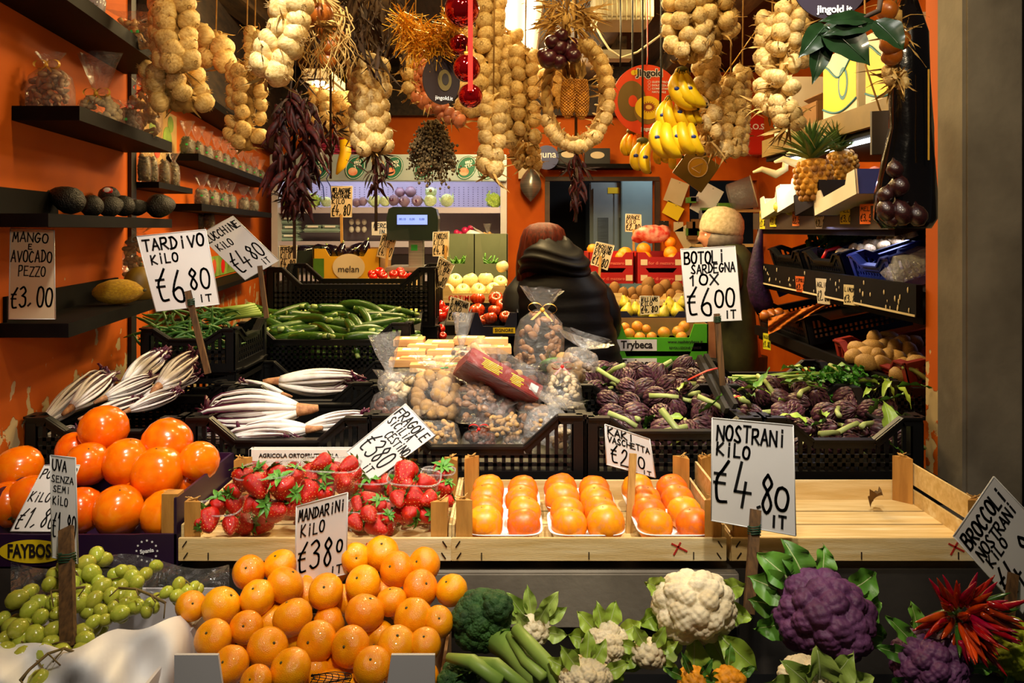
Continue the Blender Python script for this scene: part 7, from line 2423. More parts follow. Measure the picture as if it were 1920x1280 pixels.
for i, px in enumerate((601, 668, 738, 796, 875, 916)):
    x = X(px, FD) - fxc
    p = part('green_oval', disc(MB(), (x, (zt0 + zt1) / 2), .062, .080, -.034, 0, 28, .002, -.5), m_logo, t)
    part('ring', MB().tube([(x + .055 * math.cos(a) * math.cos(-.5) - .073 * math.sin(a) * math.sin(-.5), -.036, (zt0 + zt1) / 2 + .055 * math.cos(a) * math.sin(-.5) + .073 * math.sin(a) * math.cos(-.5)) for a in np.linspace(0, 6.283, 25)], .002, 4), m_whitepr, p)
    part('printed_fruit', disc(MB(), (x - .015, (zt0 + zt1) / 2 - .025), .03, .026, -.036, 0, 18, .001), mat('logo_peach', '#e0704a', '#f0c8a8', 14, .5), p)
    for q, s in enumerate(('FRU', 'TTA')):
        print_text(s, p, TRS((x + .016, -.037, (zt0 + zt1) / 2 + .034 - .024 * q), (0, -.3, 0)) @ FACE, .026, m_whitepr, .001)
part('tube', MB().tube([(-fw / 2 + .08, .09, zt0 + .03), (fw / 2 - .08, .09, zt0 + .03)], .012, 8), mat('cool_tube', (.88, .94, 1), emit=7), t)
m_let = mat('lettuce_leaf', '#b9cf5a', '#86ab34', 8, .45, rand=.12, c3='#e3ebb4', c3scale=5)
m_rad = mat('radicchio_ball', '#4d1438', '#e6d6dc', 7, .4, kind='wave', contrast=(.86, .98), rand=.1)


def head_data(m, nm, n, ruff, L=1.0):
    mb = MB().ball((0, 0, 0), .78, 14, 10)
    for i in range(n):
        q = (i + .5) / n
        a = i * 2.39996
        mb.leaf(1.5 * L, 1.25, Matrix.Rotation(a, 4, 'Z') @ Matrix.Translation((.45, 0, -.75)) @ Matrix.Rotation(-(.75 + .75 * q), 4, 'Y'), -.9 + (1 - q) * .5, .12, ruff, 0, 8, .6, i)
    return mb.data(nm, m)


LD, CD, RD = head_data(m_let, 'lettuce', 22, .16), head_data(mat('cabbage_leaf_pale', '#d7e0b0', '#b3c67e', 6, .45, rand=.1), 'cabbage', 14, .03), MB().lathe([(.02, -.9), (.5, -.8), (.95, -.2), (.95, .3), (.6, .8), (.15, 1), (.02, 1)], 16, 0, lambda a, q: 1 + .04 * math.cos(5 * a)).data('red_radicchio', m_rad)
for nm_, data, cat, items in (
        ('lettuce', LD, 'lettuce', [(525, 382, 12, 'dim lettuce at the wall end of the top cabinet shelf'), (552, 378, 14, 'lettuce behind the dried chillies on the top cabinet shelf'), (585, 376, 17, 'leafy lettuce left of the aubergine card on the top cabinet shelf'), (926, 375, 17, 'bright ruffled lettuce alone at the far end of the top cabinet shelf')]),
        ('cabbage', CD, 'cabbage', [(612, 378, 12, 'pale cabbage hidden behind the aubergine card'), (702, 377, 13, 'pale cabbage just behind the dried chilli wisp'), (722, 377, 12, 'second pale cabbage behind the dried chilli wisp'), (806, 376, 14, 'cabbage next to the purple radicchio balls'), (838, 375, 15, 'whitest round cabbage on the top cabinet shelf'), (808, 360, 12, 'cabbage lying on top of another one below the oregano')]),
        ('red_radicchio', RD, 'radicchio', [(668, 380, 9, 'small dark radicchio ball right of the aubergine card'), (680, 378, 9, 'second small dark radicchio ball right of the aubergine card'), (738, 376, 11, 'radicchio ball at the near end of the purple pile'), (758, 378, 11, 'radicchio ball in the front middle of the purple pile'), (782, 377, 11, 'radicchio ball at the cabbage end of the purple pile'), (750, 361, 10, 'radicchio ball on top of the purple pile, duller one'), (770, 360, 11, 'white striped radicchio ball on top of the purple pile')])):
    for px, py, r, lb in items:
        d = 5.3 if py > 365 else 5.34
        rr = r * d / FPX
        tag(put(nm_, data, None, Matrix.Translation(P(px, py, d)) @ Euler((rnd(-.5, .1), rnd(-.3, .3), rnd(0, 6))).to_matrix().to_4x4() @ Matrix.Diagonal((rr,) * 3 + (1,))), lb, cat)
m_egg = mat('egg_carton_teal', '#9fb8b4', '#86a29e', 6, .6)
m_eggw = mat('egg_white', '#d9d6d2', rough=.5)
for px, py, lb in ((545, 417, 'topmost grey egg carton on the middle cabinet shelf'), (548, 433, 'egg carton between two others on the middle cabinet shelf'), (546, 449, 'lowest pale teal egg carton in the stack of three'), (590, 432, 'dark egg carton beside the stack of three'), (622, 432, 'pale egg carton behind the stick of the aubergine card')):
    t = thing('egg_carton', lb, 'carton', P(px, py, 5.3))
    part('tray', MB().box((0, 0, 0), (.13, .11, .025), bevel=.008), m_egg, t)
    part('lid', MB().box((0, .0, .026), (.12, .10, .022), bevel=.010), m_egg, t)
    part('label', MB().box((0, -.0515, .026), (.07, .002, .012)), m_whitepr, t)
for i in range(6):
    tag(put('egg', MB().ball((0, 0, 0), .017, 10, 8, q=(1, 1, 1.25)).data('egg', m_eggw) if i == 0 else bpy.data.meshes['egg'], None, Matrix.Translation(P(659 + 12 * (i % 3), 416 + 14 * (i // 3), 5.32))), 'pale egg in the clear box behind the white notice', 'egg', 'eggs behind the notice')
for px, py, r, lb in ((872, 432, 7, 'a'), (862, 440, 7, 'b'), (882, 428, 6, 'c'), (856, 436, 6, 'd'), (876, 442, 6, 'e')):
    tag(put('radish', MB().ball((0, 0, 0), r * 5.25 / FPX, 10, 8).data('radish', mat('radish_skin', '#a8144c', '#c42a62', 8, .35)), None, Matrix.Translation(P(px, py, 5.25))), 'magenta radish on the middle cabinet shelf', 'radish', 'radishes on the middle cabinet shelf')
nut_bag('knotted white plastic bag drooping over the middle cabinet shelf', Matrix.Translation(P(890, 452, 5.2)) @ RX(0, .5), .14, .08, .06, 'mixed', 6, .012, None, .2, .5, film=m_white, seed=81, name='plastic_bag', cat='plastic bag')
nut_bag('small clear bag of orange fruit on the middle cabinet shelf', Matrix.Translation(P(914, 453, 5.22)), .09, .07, .05, 'peanut', 14, .018, None, 1.3, .3, seed=82, name='fruit_bag', cat='plastic bag')
gb = MB()
for i in range(150):
    px = rnd(835, 935)
    p = P(px, rnd(492, 512), 4.3)
    gb.tube([p, p + Vector((rnd(-.05, .05), rnd(-.03, .03), rnd(0, .05)))], .005, 5)
tag(put('chicory_greens', gb.data('chicory_greens', m_leafg)), 'pile of thin green beans and chicory in front of the cold cabinet', 'greens', kind='stuff')
for px in (862, 922):
    t, _f = carton_tray(X(px - 32, 4.3), X(px + 30, 4.3), 4.2, 4.5, Zp(522, 4.3), .24, 'pale green plastic bin of greens, %s the fennel card' % ('nearer' if px < 900 else 'farther from'), mat('pale_green_bin', '#6c7458', '#5c6449', 4, .5), .35)
wk = MB()
for i in range(9):
    wk.tube([(-.22 + .03 * math.sin(j * 3.1 + i), .0, 0) if 0 else (-.24 + .48 * j / 24, .012 * math.sin(j * 1.57 + i * math.pi), i * .016) for j in range(25)], .008, 6)
tag(put('wicker_basket', wk.data('wicker_basket', mat('magenta_wicker', '#a81c50', '#7d1238', 12, .5)), None, Matrix.Translation((P(650, 288, 5.3).x, 5.3, Zp(288, 5.3)))), 'magenta wicker basket on top of the cold cabinet', 'basket')
iy = MB().tube([P(646, 262, 4.6), P(646, 262, 4.6) + Vector((0, 0, .62))], .002, 5)
iy.tube([P(x, y, 4.6) for x, y in ((646, 262), (648, 285), (640, 310), (631, 327))], [.030, .034, .028, .006], 10)
tag(put('hanging_banana', iy.data('hanging_banana', m_ban)), 'inflated yellow toy banana hanging before the cabinet sign', 'decoration')
sr = MB()
for k in range(2):
    sr.tube([P(x + 14 * k, y, 2.02) for x, y in ((588, 285), (592, 310), (605, 322), (598, 335), (606, 350), (608, 375))], .004, 5, flat=.3)
tag(put('curled_ribbon', sr.data('curled_ribbon', m_blab)), 'curled navy ribbon hanging from the dark chilli bunch', 'ribbon')

# ------------------------------------------------------------------ weighing scale
d = 3.7
k = d / FPX
t = thing('weighing_scale', 'dark green shop scale display with a blue screen on a steel post', 'scale', P(775, 420, d))
hs = [(-47, -30), (47, -30), (48, 10), (44, 28), (36, 32), (-36, 32), (-44, 28), (-48, 10)]
part('display_case', MB().prism([(x * k, z * k) for x, z in hs], -.04, .06), mat('dark_green_case', '#16241a', '#101c14', 5, .3, coat=.4), t)
sc_ = part('screen', MB().box((0, -.042, 8 * k), (56 * k, .004, 18 * k)), mat('blue_screen', (.16, .26, .85), emit=1.1), t)
for i, s in enumerate(('00.10', '0,00', '0,00')):
    print_text(s, sc_, TRS(((-18 + 18 * i) * k, -.0445, 9 * k)) @ FACE, .014, m_ink)
part('post', MB().box((5 * k, .02, -100 * k), (28 * k, .05, 145 * k), bevel=.008), m_steel, t)
part('post_label', MB().box((2 * k, -.0065, -44 * k), (12 * k, .002, 11 * k)), mat('green_label2', '#1f9a3a', rough=.5), t)
part('weighing_plate', MB().box((5 * k, .1, -84 * k), (110 * k, .28, .02), bevel=.004), m_steel, t)

# ------------------------------------------------------------------ middle tables and produce behind the black crates
m_table = mat('table_dark', '#2a211a', '#1c1612', 6, .6)
tag(put('produce_table', MB().box((-.62, 4.02, .58), (1.0, .7, 1.16)).data('produce_table', m_table)), 'dark produce table under the aubergine and squash boxes', 'table')
tag(put('produce_table', MB().box((.56, 3.95, .48), (.52, .6, .96)).data('produce_table', m_table)), 'dark stepped table under the pear and orange boxes', 'table')
m_aub = mat('aubergine_skin', '#140a1c', '#0c0612', 6, .12, coat=.8)
ed = MB().lathe([(.02, -1.2), (.5, -1.1), (.95, -.6), (1, -.1), (.75, .5), (.5, 1.0), (.3, 1.3), (.05, 1.4)], 16)


def aub_proto():
    t = thing('aubergine', '', 'aubergine', None)
    part('skin', ed, m_aub, t)
    c = MB()
    for j in range(5):
        c.leaf(.7, .4, TRS((0, 0, 1.35), (0, .9, j * 1.26)), .4, .2, 0)
    c.tube([(0, 0, 1.3), (.05, 0, 1.8)], [.14, .1], 7)
    part('calyx', c, m_zend, t)
    return t


t, fp_ = carton_tray(X(590, 3.75), X(715, 3.75), 3.72, 4.05, Zp(522, 3.75), .14, 'yellow printed carton of shiny aubergines', mat('melon_yellow_carton', '#e0ac22', '#d39c18', 4, .5), .75, m_in=m_brown_card)
part('printed_round', disc(MB(), (.01, .055), .075, .062, -.168, 0, 28, .001), m_cardold, fp_)
print_text('melan', fp_, TRS((.01, -.170, .045)) @ FACE, .042, m_blk_print)
part('green_corner', MB().box((-.13, -.1665, .05), (.05, .001, .09)), m_leafg, fp_)
EK = Kind(aub_proto())
for i, (px, py, r, dr) in enumerate([(570, 472, 13, (1, 0, .3)), (600, 468, 12, (1, .2, .2)), (625, 470, 12, (-.6, .2, .5)), (640, 470, 11, (.2, .1, 1)), (652, 475, 12, (.8, -.3, .5)), (668, 468, 13, (.6, .3, .6)), (684, 466, 12, (.3, .2, 1)), (690, 478, 12, (1, .1, .2)), (615, 478, 12, (-1, 0, .2))]):
    rr = r * 3.85 / FPX
    EK.at(Matrix.Translation(P(px, py, 3.85 + .02 * (i % 3))) @ align(dr, i) @ Matrix.Diagonal((rr,) * 3 + (1,)), 'glossy black aubergine, %s along the heap from the pepper card' % ORD[i], 'aubergines')
carton_tray(X(540, 3.85), X(608, 3.85), 3.80, 4.1, Zp(500, 3.85), .10, 'dark green printed carton beside the yellow aubergine carton', mat('dark_green_carton', '#17241c', rough=.5), .8)
m_tom = mat('tomato_skin', '#c81e0c', '#b3160a', 6, .18, coat=.5, rand=.1)
m_cuo = mat('ribbed_tomato', '#c2410f', '#a8300a', 5, .25, coat=.4, rand=.15, c3='#7d6a1c', c3scale=5, c3lim=(.6, .75))
m_squ = mat('pale_squash', '#e6d9a0', '#d8c988', 6, .4, rand=.06)


def ribbed(nm, m, ribs, amp, sq):
    t = thing(nm, '', nm.split('_')[-1], None)
    mb = MB().lathe([(.1, .42 * sq), (.3, .66 * sq), (.62, .78 * sq), (.92, .42 * sq), (1, 0), (.86, -.5 * sq), (.5, -.78 * sq), (.04, -.8 * sq)], 36, 0, lambda a, q: 1 - amp + amp * abs(math.cos(a * ribs / 2)) ** .5)
    part('skin', mb, m, t)
    part('stem', MB().tube([(0, 0, .4 * sq), (.05, 0, .85 * sq)], [.10, .07], 6), m_zend, t)
    return t


TK, CK, QK = Kind(ribbed('tomato', m_tom, 0, 0, 1.1)), Kind(ribbed('ribbed_tomato', m_cuo, 9, .16, .85)), Kind(ribbed('round_squash', m_squ, 0, 0, 1.0))


def scatter(K, items, d, label, group, tiltf=(0, -.4)):
    nm = row_names(items, 9)
    for i, (px, py, r) in enumerate(items):
        dd = d + (max(q[1] for q in items) - py) * .003
        rr = r * dd / FPX
        K.at(Matrix.Translation(P(px, py, dd)) @ align((rnd(-.4, .4), rnd(-1.2, .2), 1), rnd(0, 6)) @ Matrix.Diagonal((rr,) * 3 + (1,)), label % nm[i], group)


carton_tray(X(685, 3.5), X(782, 3.5), 3.47, 3.62, Zp(536, 3.5), .03, 'shallow tray of red tomatoes behind the tall black crate', m_crate, .6)
tag(put('produce_table', MB().box((-.53, 3.55, .675), (.26, .2, 1.35)).data('produce_table', m_table)), 'narrow dark stand under the shallow tomato tray', 'table')
scatter(TK, [(697, 514, 8), (712, 511, 10), (718, 518, 9), (738, 515, 9), (750, 510, 9), (756, 517, 9), (770, 519, 8), (700, 520, 8)], 3.5, 'red vine tomato behind the tall black crate, %s of the %s', 'vine tomatoes')
scatter(QK, [(853, 527, 15), (882, 526, 15), (911, 524, 15), (938, 530, 14), (838, 545, 14), (868, 545, 14), (897, 544, 14), (925, 543, 14), (942, 500, 12)], 3.55, 'round pale squash on the printed box, %s of the %s', 'pale squashes')
t, fp_ = carton_tray(X(818, 3.5), X(950, 3.5), 3.46, 3.75, Zp(566, 3.5), .075, 'pale wooden box of round squashes with red printing', m_crate, .55)
print_text('ORTIMO', fp_, TRS((-.04, -.148, .02)) @ FACE, .03, mat('red_print', '#c4161c'), .0005)
scatter(CK, [(896, 560, 14), (930, 560, 15), (945, 572, 17), (894, 582, 16), (927, 582, 13), (918, 597, 15), (948, 594, 13), (905, 600, 10)], 3.2, 'ribbed orange red tomato above the dark blue box, %s of the %s', 'ribbed tomatoes')
scatter(TK, [(823, 575, 13), (836, 585, 12), (826, 592, 12), (812, 622, 8), (826, 617, 9), (830, 630, 8)], 3.15, 'long red tomato beside the tall black crate, %s of the %s', 'long tomatoes')
t, fp_ = carton_tray(X(880, 3.1), X(972, 3.1), 3.07, 3.3, Zp(628, 3.1), .09, 'dark blue printed carton of ribbed tomatoes', mat('navy_carton', '#14172f', rough=.45), .42)
part('yellow_band', MB().box((.04, -.117, .022), (.085, .001, .022)), m_yel, fp_)
print_text('SIGNORE', fp_, TRS((.04, -.118, .022)) @ FACE, .017, m_blk_print, .0004)
tag(put('produce_table', MB().box((-.235, 3.2, .58), (.27, .4, 1.14)).data('produce_table', m_table)), 'narrow dark table under the ribbed tomatoes and squashes', 'table')

# oranges, kiwis, pears, nashi on the steps
m_ora = mat('orange_peel', '#f08a0c', '#e67c08', 8, .35, .25, 220, rand=.08)
m_kiw = mat('kiwi_skin', '#8a5f26', '#6b4718', 20, .75, .2, 200, rand=.12)
m_nas = mat('nashi_skin', '#d08a26', '#b8741c', 10, .5, .1, 120, rand=.12)
m_redfo = mat('red_fruit_box', '#b3170f', '#9c120c', 3, .4)
m_gbox = mat('bright_green_carton', '#5fc22a', '#52b320', 3, .45)


def simple(nm, prof, m, stemr=.08, ztop=.85):
    t = thing(nm, '', nm, None)
    part('skin', MB().lathe(prof, 20), m, t)
    part('stem', MB().ball((0, 0, ztop), stemr, 6, 4), m_calyx, t)
    return t


rnd_p = [(.02, -.95), (.4, -.88), (.8, -.55), (1, 0), (.82, .55), (.4, .86), (.05, .9)]
OK_, KIK, NK = Kind(simple('orange', rnd_p, m_ora)), Kind(simple('kiwi', [(.02, -1.25), (.45, -1.1), (.85, -.6), (.95, 0), (.85, .6), (.45, 1.1), (.02, 1.25)], m_kiw, .1, 1.22)), Kind(simple('nashi', rnd_p, m_nas))
scatter(OK_, [(1112, 468, 12), (1172, 476, 14), (1165, 482, 12), (1207, 468, 14), (1210, 484, 13), (1256, 455, 12), (1258, 475, 14), (1262, 486, 12)], 4.25, 'orange in the red boxes, %s of the %s', 'oranges in the red boxes')
for px0, px1, py, lb in ((1103, 1188, 502, 'upper red box by the black coat'), (1192, 1285, 502, 'upper red box below the oranges and red net'), (1105, 1188, 531, 'lower red box by the black coat'), (1192, 1285, 531, 'lower red box above the kiwis')):
    t, fp_ = carton_tray(X(px0, 4.2), X(px1, 4.2), 4.18, 4.45, Zp(py, 4.2), .082, 'red printed cardboard ' + lb, m_redfo, .7)
    print_text('fior di mazzaro', fp_, TRS((0, -.137, .025)) @ FACE, .022, mat('pale_red_print', '#e0705a'), .0002)
    for sx in (-1, 1):
        part('label', MB().box((sx * .09, -.1365, .03), (.035, .001, .03)), m_cardold, fp_)
rn = MB()
rn.loft([[(.10 * s * math.cos(a) + .02 * j, .05 * s * math.sin(a), .02 * j + .03 * s * math.sin(2 * a)) for a in np.linspace(0, 6.283, 17)[:-1]] for j, s in enumerate((.4, .9, 1.0, .85, .3))])
tag(put('red_net_bag', rn.data('red_net_bag', mat('red_net', '#c4241a', '#e6a08a', 30, .4)), None, Matrix.Translation(P(1208, 452, 4.35))), 'red net bag of fruit lying on top of the oranges', 'net sack')
scatter(KIK, [(1152, 541, 11), (1168, 549, 10), (1184, 548, 9), (1215, 534, 13), (1200, 546, 10), (1212, 549, 13), (1234, 545, 12), (1246, 537, 12), (1270, 541, 12), (1258, 553, 10), (1274, 555, 10), (1190, 560, 8)], 3.95, 'brown kiwi in front of the red boxes, %s of the %s', 'kiwis')
t, _ = carton_tray(X(1142, 3.9), X(1290, 3.9), 3.88, 4.12, Zp(572, 3.9), .06, 'pale wooden tray under the brown kiwis', m_crate, .5)


PEARS = [(1172, 568, 13), (1176, 583, 14), (1192, 580, 13), (1208, 586, 15), (1243, 587, 14), (1256, 570, 13), (1270, 584, 15), (1250, 580, 12), (1280, 568, 12), (1225, 594, 10)]
nm = row_names(PEARS, 8)
for i, (px, py, r) in enumerate(PEARS):
    rr = r * 3.72 / FPX * .92
    PEK.at(Matrix.Translation(P(px, py, 3.72 + (594 - py) * .004)) @ align((rnd(-.5, .5), rnd(-.3, .3), 1)) @ Matrix.Diagonal((rr, rr, rr * .85, 1)), 'yellow green pear above the green carton, %s of the %s' % nm[i], 'pears around the williams card')
carton_tray(X(1150, 3.68), X(1296, 3.68), 3.66, 3.86, Zp(603, 3.68), .05, 'dark blue carton under the yellow green pears', mat('navy_carton', '#14172f'), .5)
scatter(NK, [(1150, 612, 10), (1172, 613, 9), (1195, 612, 11), (1180, 625, 11), (1200, 633, 11), (1222, 632, 10), (1245, 624, 12), (1272, 622, 12), (1283, 612, 11), (1278, 632, 11), (1162, 622, 9), (1212, 617, 9)], 3.48, 'golden nashi pear in the green carton, %s of the %s', 'nashi pears')
for py, lb in ((657, 'upper bright green printed carton of nashi pears'), (692, 'lower bright green printed carton stacked under the nashi pears')):
    t, fp_ = carton_tray(X(1138, 3.4), X(1326, 3.4), 3.38, 3.62, Zp(py, 3.4), .115, lb, m_gbox, .5, m_in=m_brown_card)
    part('white_field', MB().box((-.10, -.1215, .026), (.19, .001, .048)), m_whitepr, fp_)
    print_text('Trybeca', fp_, TRS((-.09, -.123, .027)) @ FACE, .045, m_blk_print, .0012, sx=.9)
    print_text('www.nashitrybeca.it', fp_, TRS((.115, -.122, .040)) @ FACE, .018, m_blk_print, .0003)
    print_text('RIVOLUZIONE VERDE', fp_, TRS((.115, -.122, .014)) @ FACE, .014, m_blk_print, .0003)
tag(put('produce_table', MB().box((.67, 3.5, .49), (.34, .26, .98)).data('produce_table', m_table)), 'dark stand under the green nashi cartons', 'table')

# ------------------------------------------------------------------ things on the back wall and in the back room
t = thing('steel_fridge', 'tall grey blue fridge with vents in the back room', 'fridge', (P(1150, 400, 6.8).x, 6.8, 0))
m_frg = mat('grey_blue_steel', '#8fa3a8', '#7d9298', 3, .4)
part('body', MB().box((0, .2, 1.0), (.40, .4, 2.0), bevel=.01), m_frg, t)
for sx in (-.09, .09):
    p = part('door', MB().box((sx, -.01, 1.0), (.17, .02, 1.9), bevel=.004), m_frg, t)
    part('vent', MB().box((sx, -.022, 1.55), (.09, .006, .3)), mat('vent_dark', '#4a585c', '#64757a', 60, .6, kind='wave', stretch=(.01, .01, 4)), p)
part('label', MB().box((.0, -.023, 1.93), (.1, .004, .05)), m_yel, t)
lamp('back_room_light', 'POINT', (1.15, 6.3, 2.3), (0, 0, 0), 9, (.85, .95, 1), .1)
tag(put('blue_door', MB().box((P(1195, 400, 6.7).x, 6.75, 1.05), (.26, .05, 2.1), bevel=.006).data('blue_door', mat('pale_blue_paint', '#8fb3b8', '#82a6ac', 3, .5))), 'pale blue panel standing beside the grey fridge in the back room', 'panel')
t = thing('round_badge', 'round blue badge with white lettering behind the small white garlic', 'sign', P(1025, 295, 5.6))
part('disc', disc(MB(), (0, 0), .085, .085, 0, 0, 28, .01), m_blab, t)
print_text('quna', t, TRS((0, -.002, .02)) @ FACE, .07, m_whitepr, .001)
part('bracket', MB().box((0, .13, 0), (.02, .24, .02)), m_steel, t)
tag(put('back_shelf', MB().box((P(1110, 312, 5.7).x, 5.74, Zp(312, 5.7)), (.62, .2, .03)).data('back_shelf', m_shelf)), 'dark narrow shelf on the orange wall above the opening', 'shelf')
for px, w, h, lb, m in ((1065, .15, .12, 'dark picture box leaning on the back shelf', m_ink), (1120, .18, .11, 'second dark box with a printed bowl on the back shelf', m_ink)):
    t = thing('picture_box', lb, 'box', (P(px, 300, 5.68).x, 5.7, Zp(312, 5.7) + .018))
    part('box', MB().box((0, 0, h / 2), (w, .05, h), bevel=.002), m, t)
    part('printed_bowl', disc(MB(), (.0, h * .55), .05, .025, -.028, 0, 20, .001), m_cardold, t)
d = 2.6
t = thing('gold_calendar', 'gold framed plaque with a round emblem hanging askew under the bananas', 'plaque', Matrix.Translation(P(1306, 317, d)) @ RX(0, .62, 0))
kk = d / FPX
part('board', MB().box((0, .004, 0), (66 * kk, .008, 62 * kk), bevel=.001), mat('dull_gold_board', '#8a7434', '#6b5a26', 3, .35, metal=.3), t)
part('emblem', disc(MB(), (0, 4 * kk), 18 * kk, 18 * kk, -.002, 0, 30, .001), mat('bright_gold', '#e8c24a', '#c99a26', 5, .3, metal=.4), t)
part('emblem_ring', MB().tube([(18 * kk * math.cos(a), -.003, 4 * kk + 18 * kk * math.sin(a)) for a in np.linspace(0, 6.283, 31)], .0016, 5), m_cardold, t)
part('emblem_sail', MB().tube([(-9 * kk, -.003, -4 * kk), (3 * kk, -.003, 15 * kk), (9 * kk, -.003, -3 * kk), (-9 * kk, -.003, -4 * kk)], .0016, 5), m_cardold, t)
part('string', MB().tube([(-20 * kk, 0, 20 * kk), (-30 * kk, 0, 60 * kk), (-60 * kk, 0, 150 * kk), (-60 * kk, 0, 310 * kk)], .0018, 5), m_gold, t)
for px, py, w, h, ry, dd, m, lb in ((1268, 360, 36, 44, .35, 4.6, m_cardold, 'large cream envelope pinned to the orange post'), (1325, 375, 42, 58, .5, 4.8, m_cardw, 'white sheet of paper hanging over the old shopper'), (1262, 395, 34, 26, .5, 4.9, m_yel, 'yellow card with a dark star on the orange post'), (1272, 425, 18, 18, 0, 5.0, m_cardold, 'small note pinned above the orange boxes'), (1290, 442, 36, 40, -.5, 4.6, m_cardold, 'cut cream cardboard leaning behind the orange boxes'),
                                    (992, 322, 40, 26, 0, 5.7, m_cardold, 'cream sheet on the orange post behind the metal scoop'), (1200, 310, 40, 14, 0, 5.7, m_gold, 'small picture strip on the beam over the opening'), (1245, 420, 18, 12, 0, 5.75, m_ink, 'small black plate on the orange post')):
    t = thing('pinned_paper', lb, 'paper', Matrix.Translation(P(px, py, 5.80)) @ RX(0, ry, 0))
    q = 5.80 / FPX
    part('sheet', MB().box((0, 0, 0), (w * q, .003, h * q)), m, t)
    part('pin', MB().tube([(0, -.004, h * q * .42), (0, .05, h * q * .42)], .004, 6), m_steel, t)
t = thing('metal_scoop', 'dull metal scale scoop hanging on the orange post', 'scoop', Matrix.Translation(P(995, 345, 5.72)) @ Matrix.Diagonal((1.27, 1.27, 1.27, 1)))
part('bowl', MB().grid(lambda u, v: Vector((.06 * math.sin(u * 3.14) * (v * 2 - 1) - .0, -.05 * math.sin(u * 3.14) * math.sin(v * 3.14), .10 - .20 * u)), 14, 10), m_steel, t)
part('handle', MB().tube([(0, 0, .10), (0, 0, .17), (.02, 0, .19)], .008, 8), m_ink, t)
part('holder', MB().box((0, .05, -.02), (.02, .10, .1)), m_ink, t)
cl = MB()
for i in range(22):
    cl.box((P(rnd(1295, 1400), 0, 5.7).x, 5.75, Zp(rnd(370, 455), 5.7)), (rnd(.04, .12), .06, rnd(.03, .09)), i % 3)
tag(put('shelf_clutter', cl.data('shelf_clutter', [m_peg2, m_leafg, m_brown_card])), 'jumble of small boxes and jars on the shelf behind the old shopper', 'clutter', kind='stuff')
for z, px0, px1 in ((Zp(395, 5.7), 1340, 1425), (Zp(460, 5.7), 1300, 1425)):
    tag(put('back_shelf', MB().box((P((px0 + px1) / 2, 0, 5.72).x, 5.74, z), (P(px1, 0, 5.7).x - P(px0, 0, 5.7).x, .16, .02)).data('back_shelf', m_crate)), 'thin pale shelf board behind the old shopper, the %s one' % ('upper' if px0 > 1320 else 'lower'), 'shelf')
t = thing('plastic_jug', 'clear plastic jug lying on its side above the old shopper', 'jug', Matrix.Translation(P(1390, 365, 5.66)) @ RX(.3, 1.3, 0) @ Matrix.Diagonal((1.15, 1.15, 1.15, 1)))
part('wall', MB().lathe([(.07, -.08), (.085, -.07), (.10, .08), (.098, .08), (.08, -.065), (.01, -.07)], 20), m_filmh, t)
part('rim', MB().tube([(.1 * math.cos(a), .1 * math.sin(a), .08) for a in np.linspace(0, 6.283, 25)], .004, 6), m_cardold, t)


# ------------------------------------------------------------------ two shoppers
m_skin = mat('skin', '#c98d6b', '#bb7d5c', 12, .5, sss=.1)
m_eye = mat('eye_white', '#e6e0d8', rough=.2)


def head_mesh(h):
    """a head looking along -y, crown at the top; h = height of the head"""
    bm = bmesh.new()
    bmesh.ops.create_icosphere(bm, subdivisions=5, radius=1)
    vs = []
    for v in bm.verts:
        x, y, z = v.co
        w = .74 - .10 * max(0, -z) ** 1.5
        X_, Y_, Z_ = x * w * .5, y * .46 + .02, z * .5
        f = max(0, -y)
        if z < -.2:
            Y_ *= 1 - .18 * (-z - .2) * (1 if y > 0 else .3)
        g = lambda cx, cz, sx, sz: math.exp(-((x - cx) / sx) ** 2 - ((z - cz) / sz) ** 2) * (f > .2)
        Y_ -= .085 * g(0, -.22, .13, .16) + .045 * g(0, -.02, .10, .25) + .03 * g(0, .16, .5, .10) + .035 * g(0, -.82, .25, .14) + .022 * g(0, -.50, .22, .05) + .020 * g(0, -.60, .2, .05)
        Y_ += .045 * g(.33, .02, .16, .10) + .045 * g(-.33, .02, .16, .10) + .02 * g(0, -.55, .2, .02)
        vs.append((X_ * h, Y_ * h, Z_ * h))
    fs = [[q.index for q in f.verts] for f in bm.faces]
    bm.free()
    mb = MB().add(vs, fs)
    for s in (-1, 1):
        mb.ball((s * .375 * h, .04 * h, -.04 * h), .11 * h, 10, 8, q=(.35, .7, 1.1))
    return mb


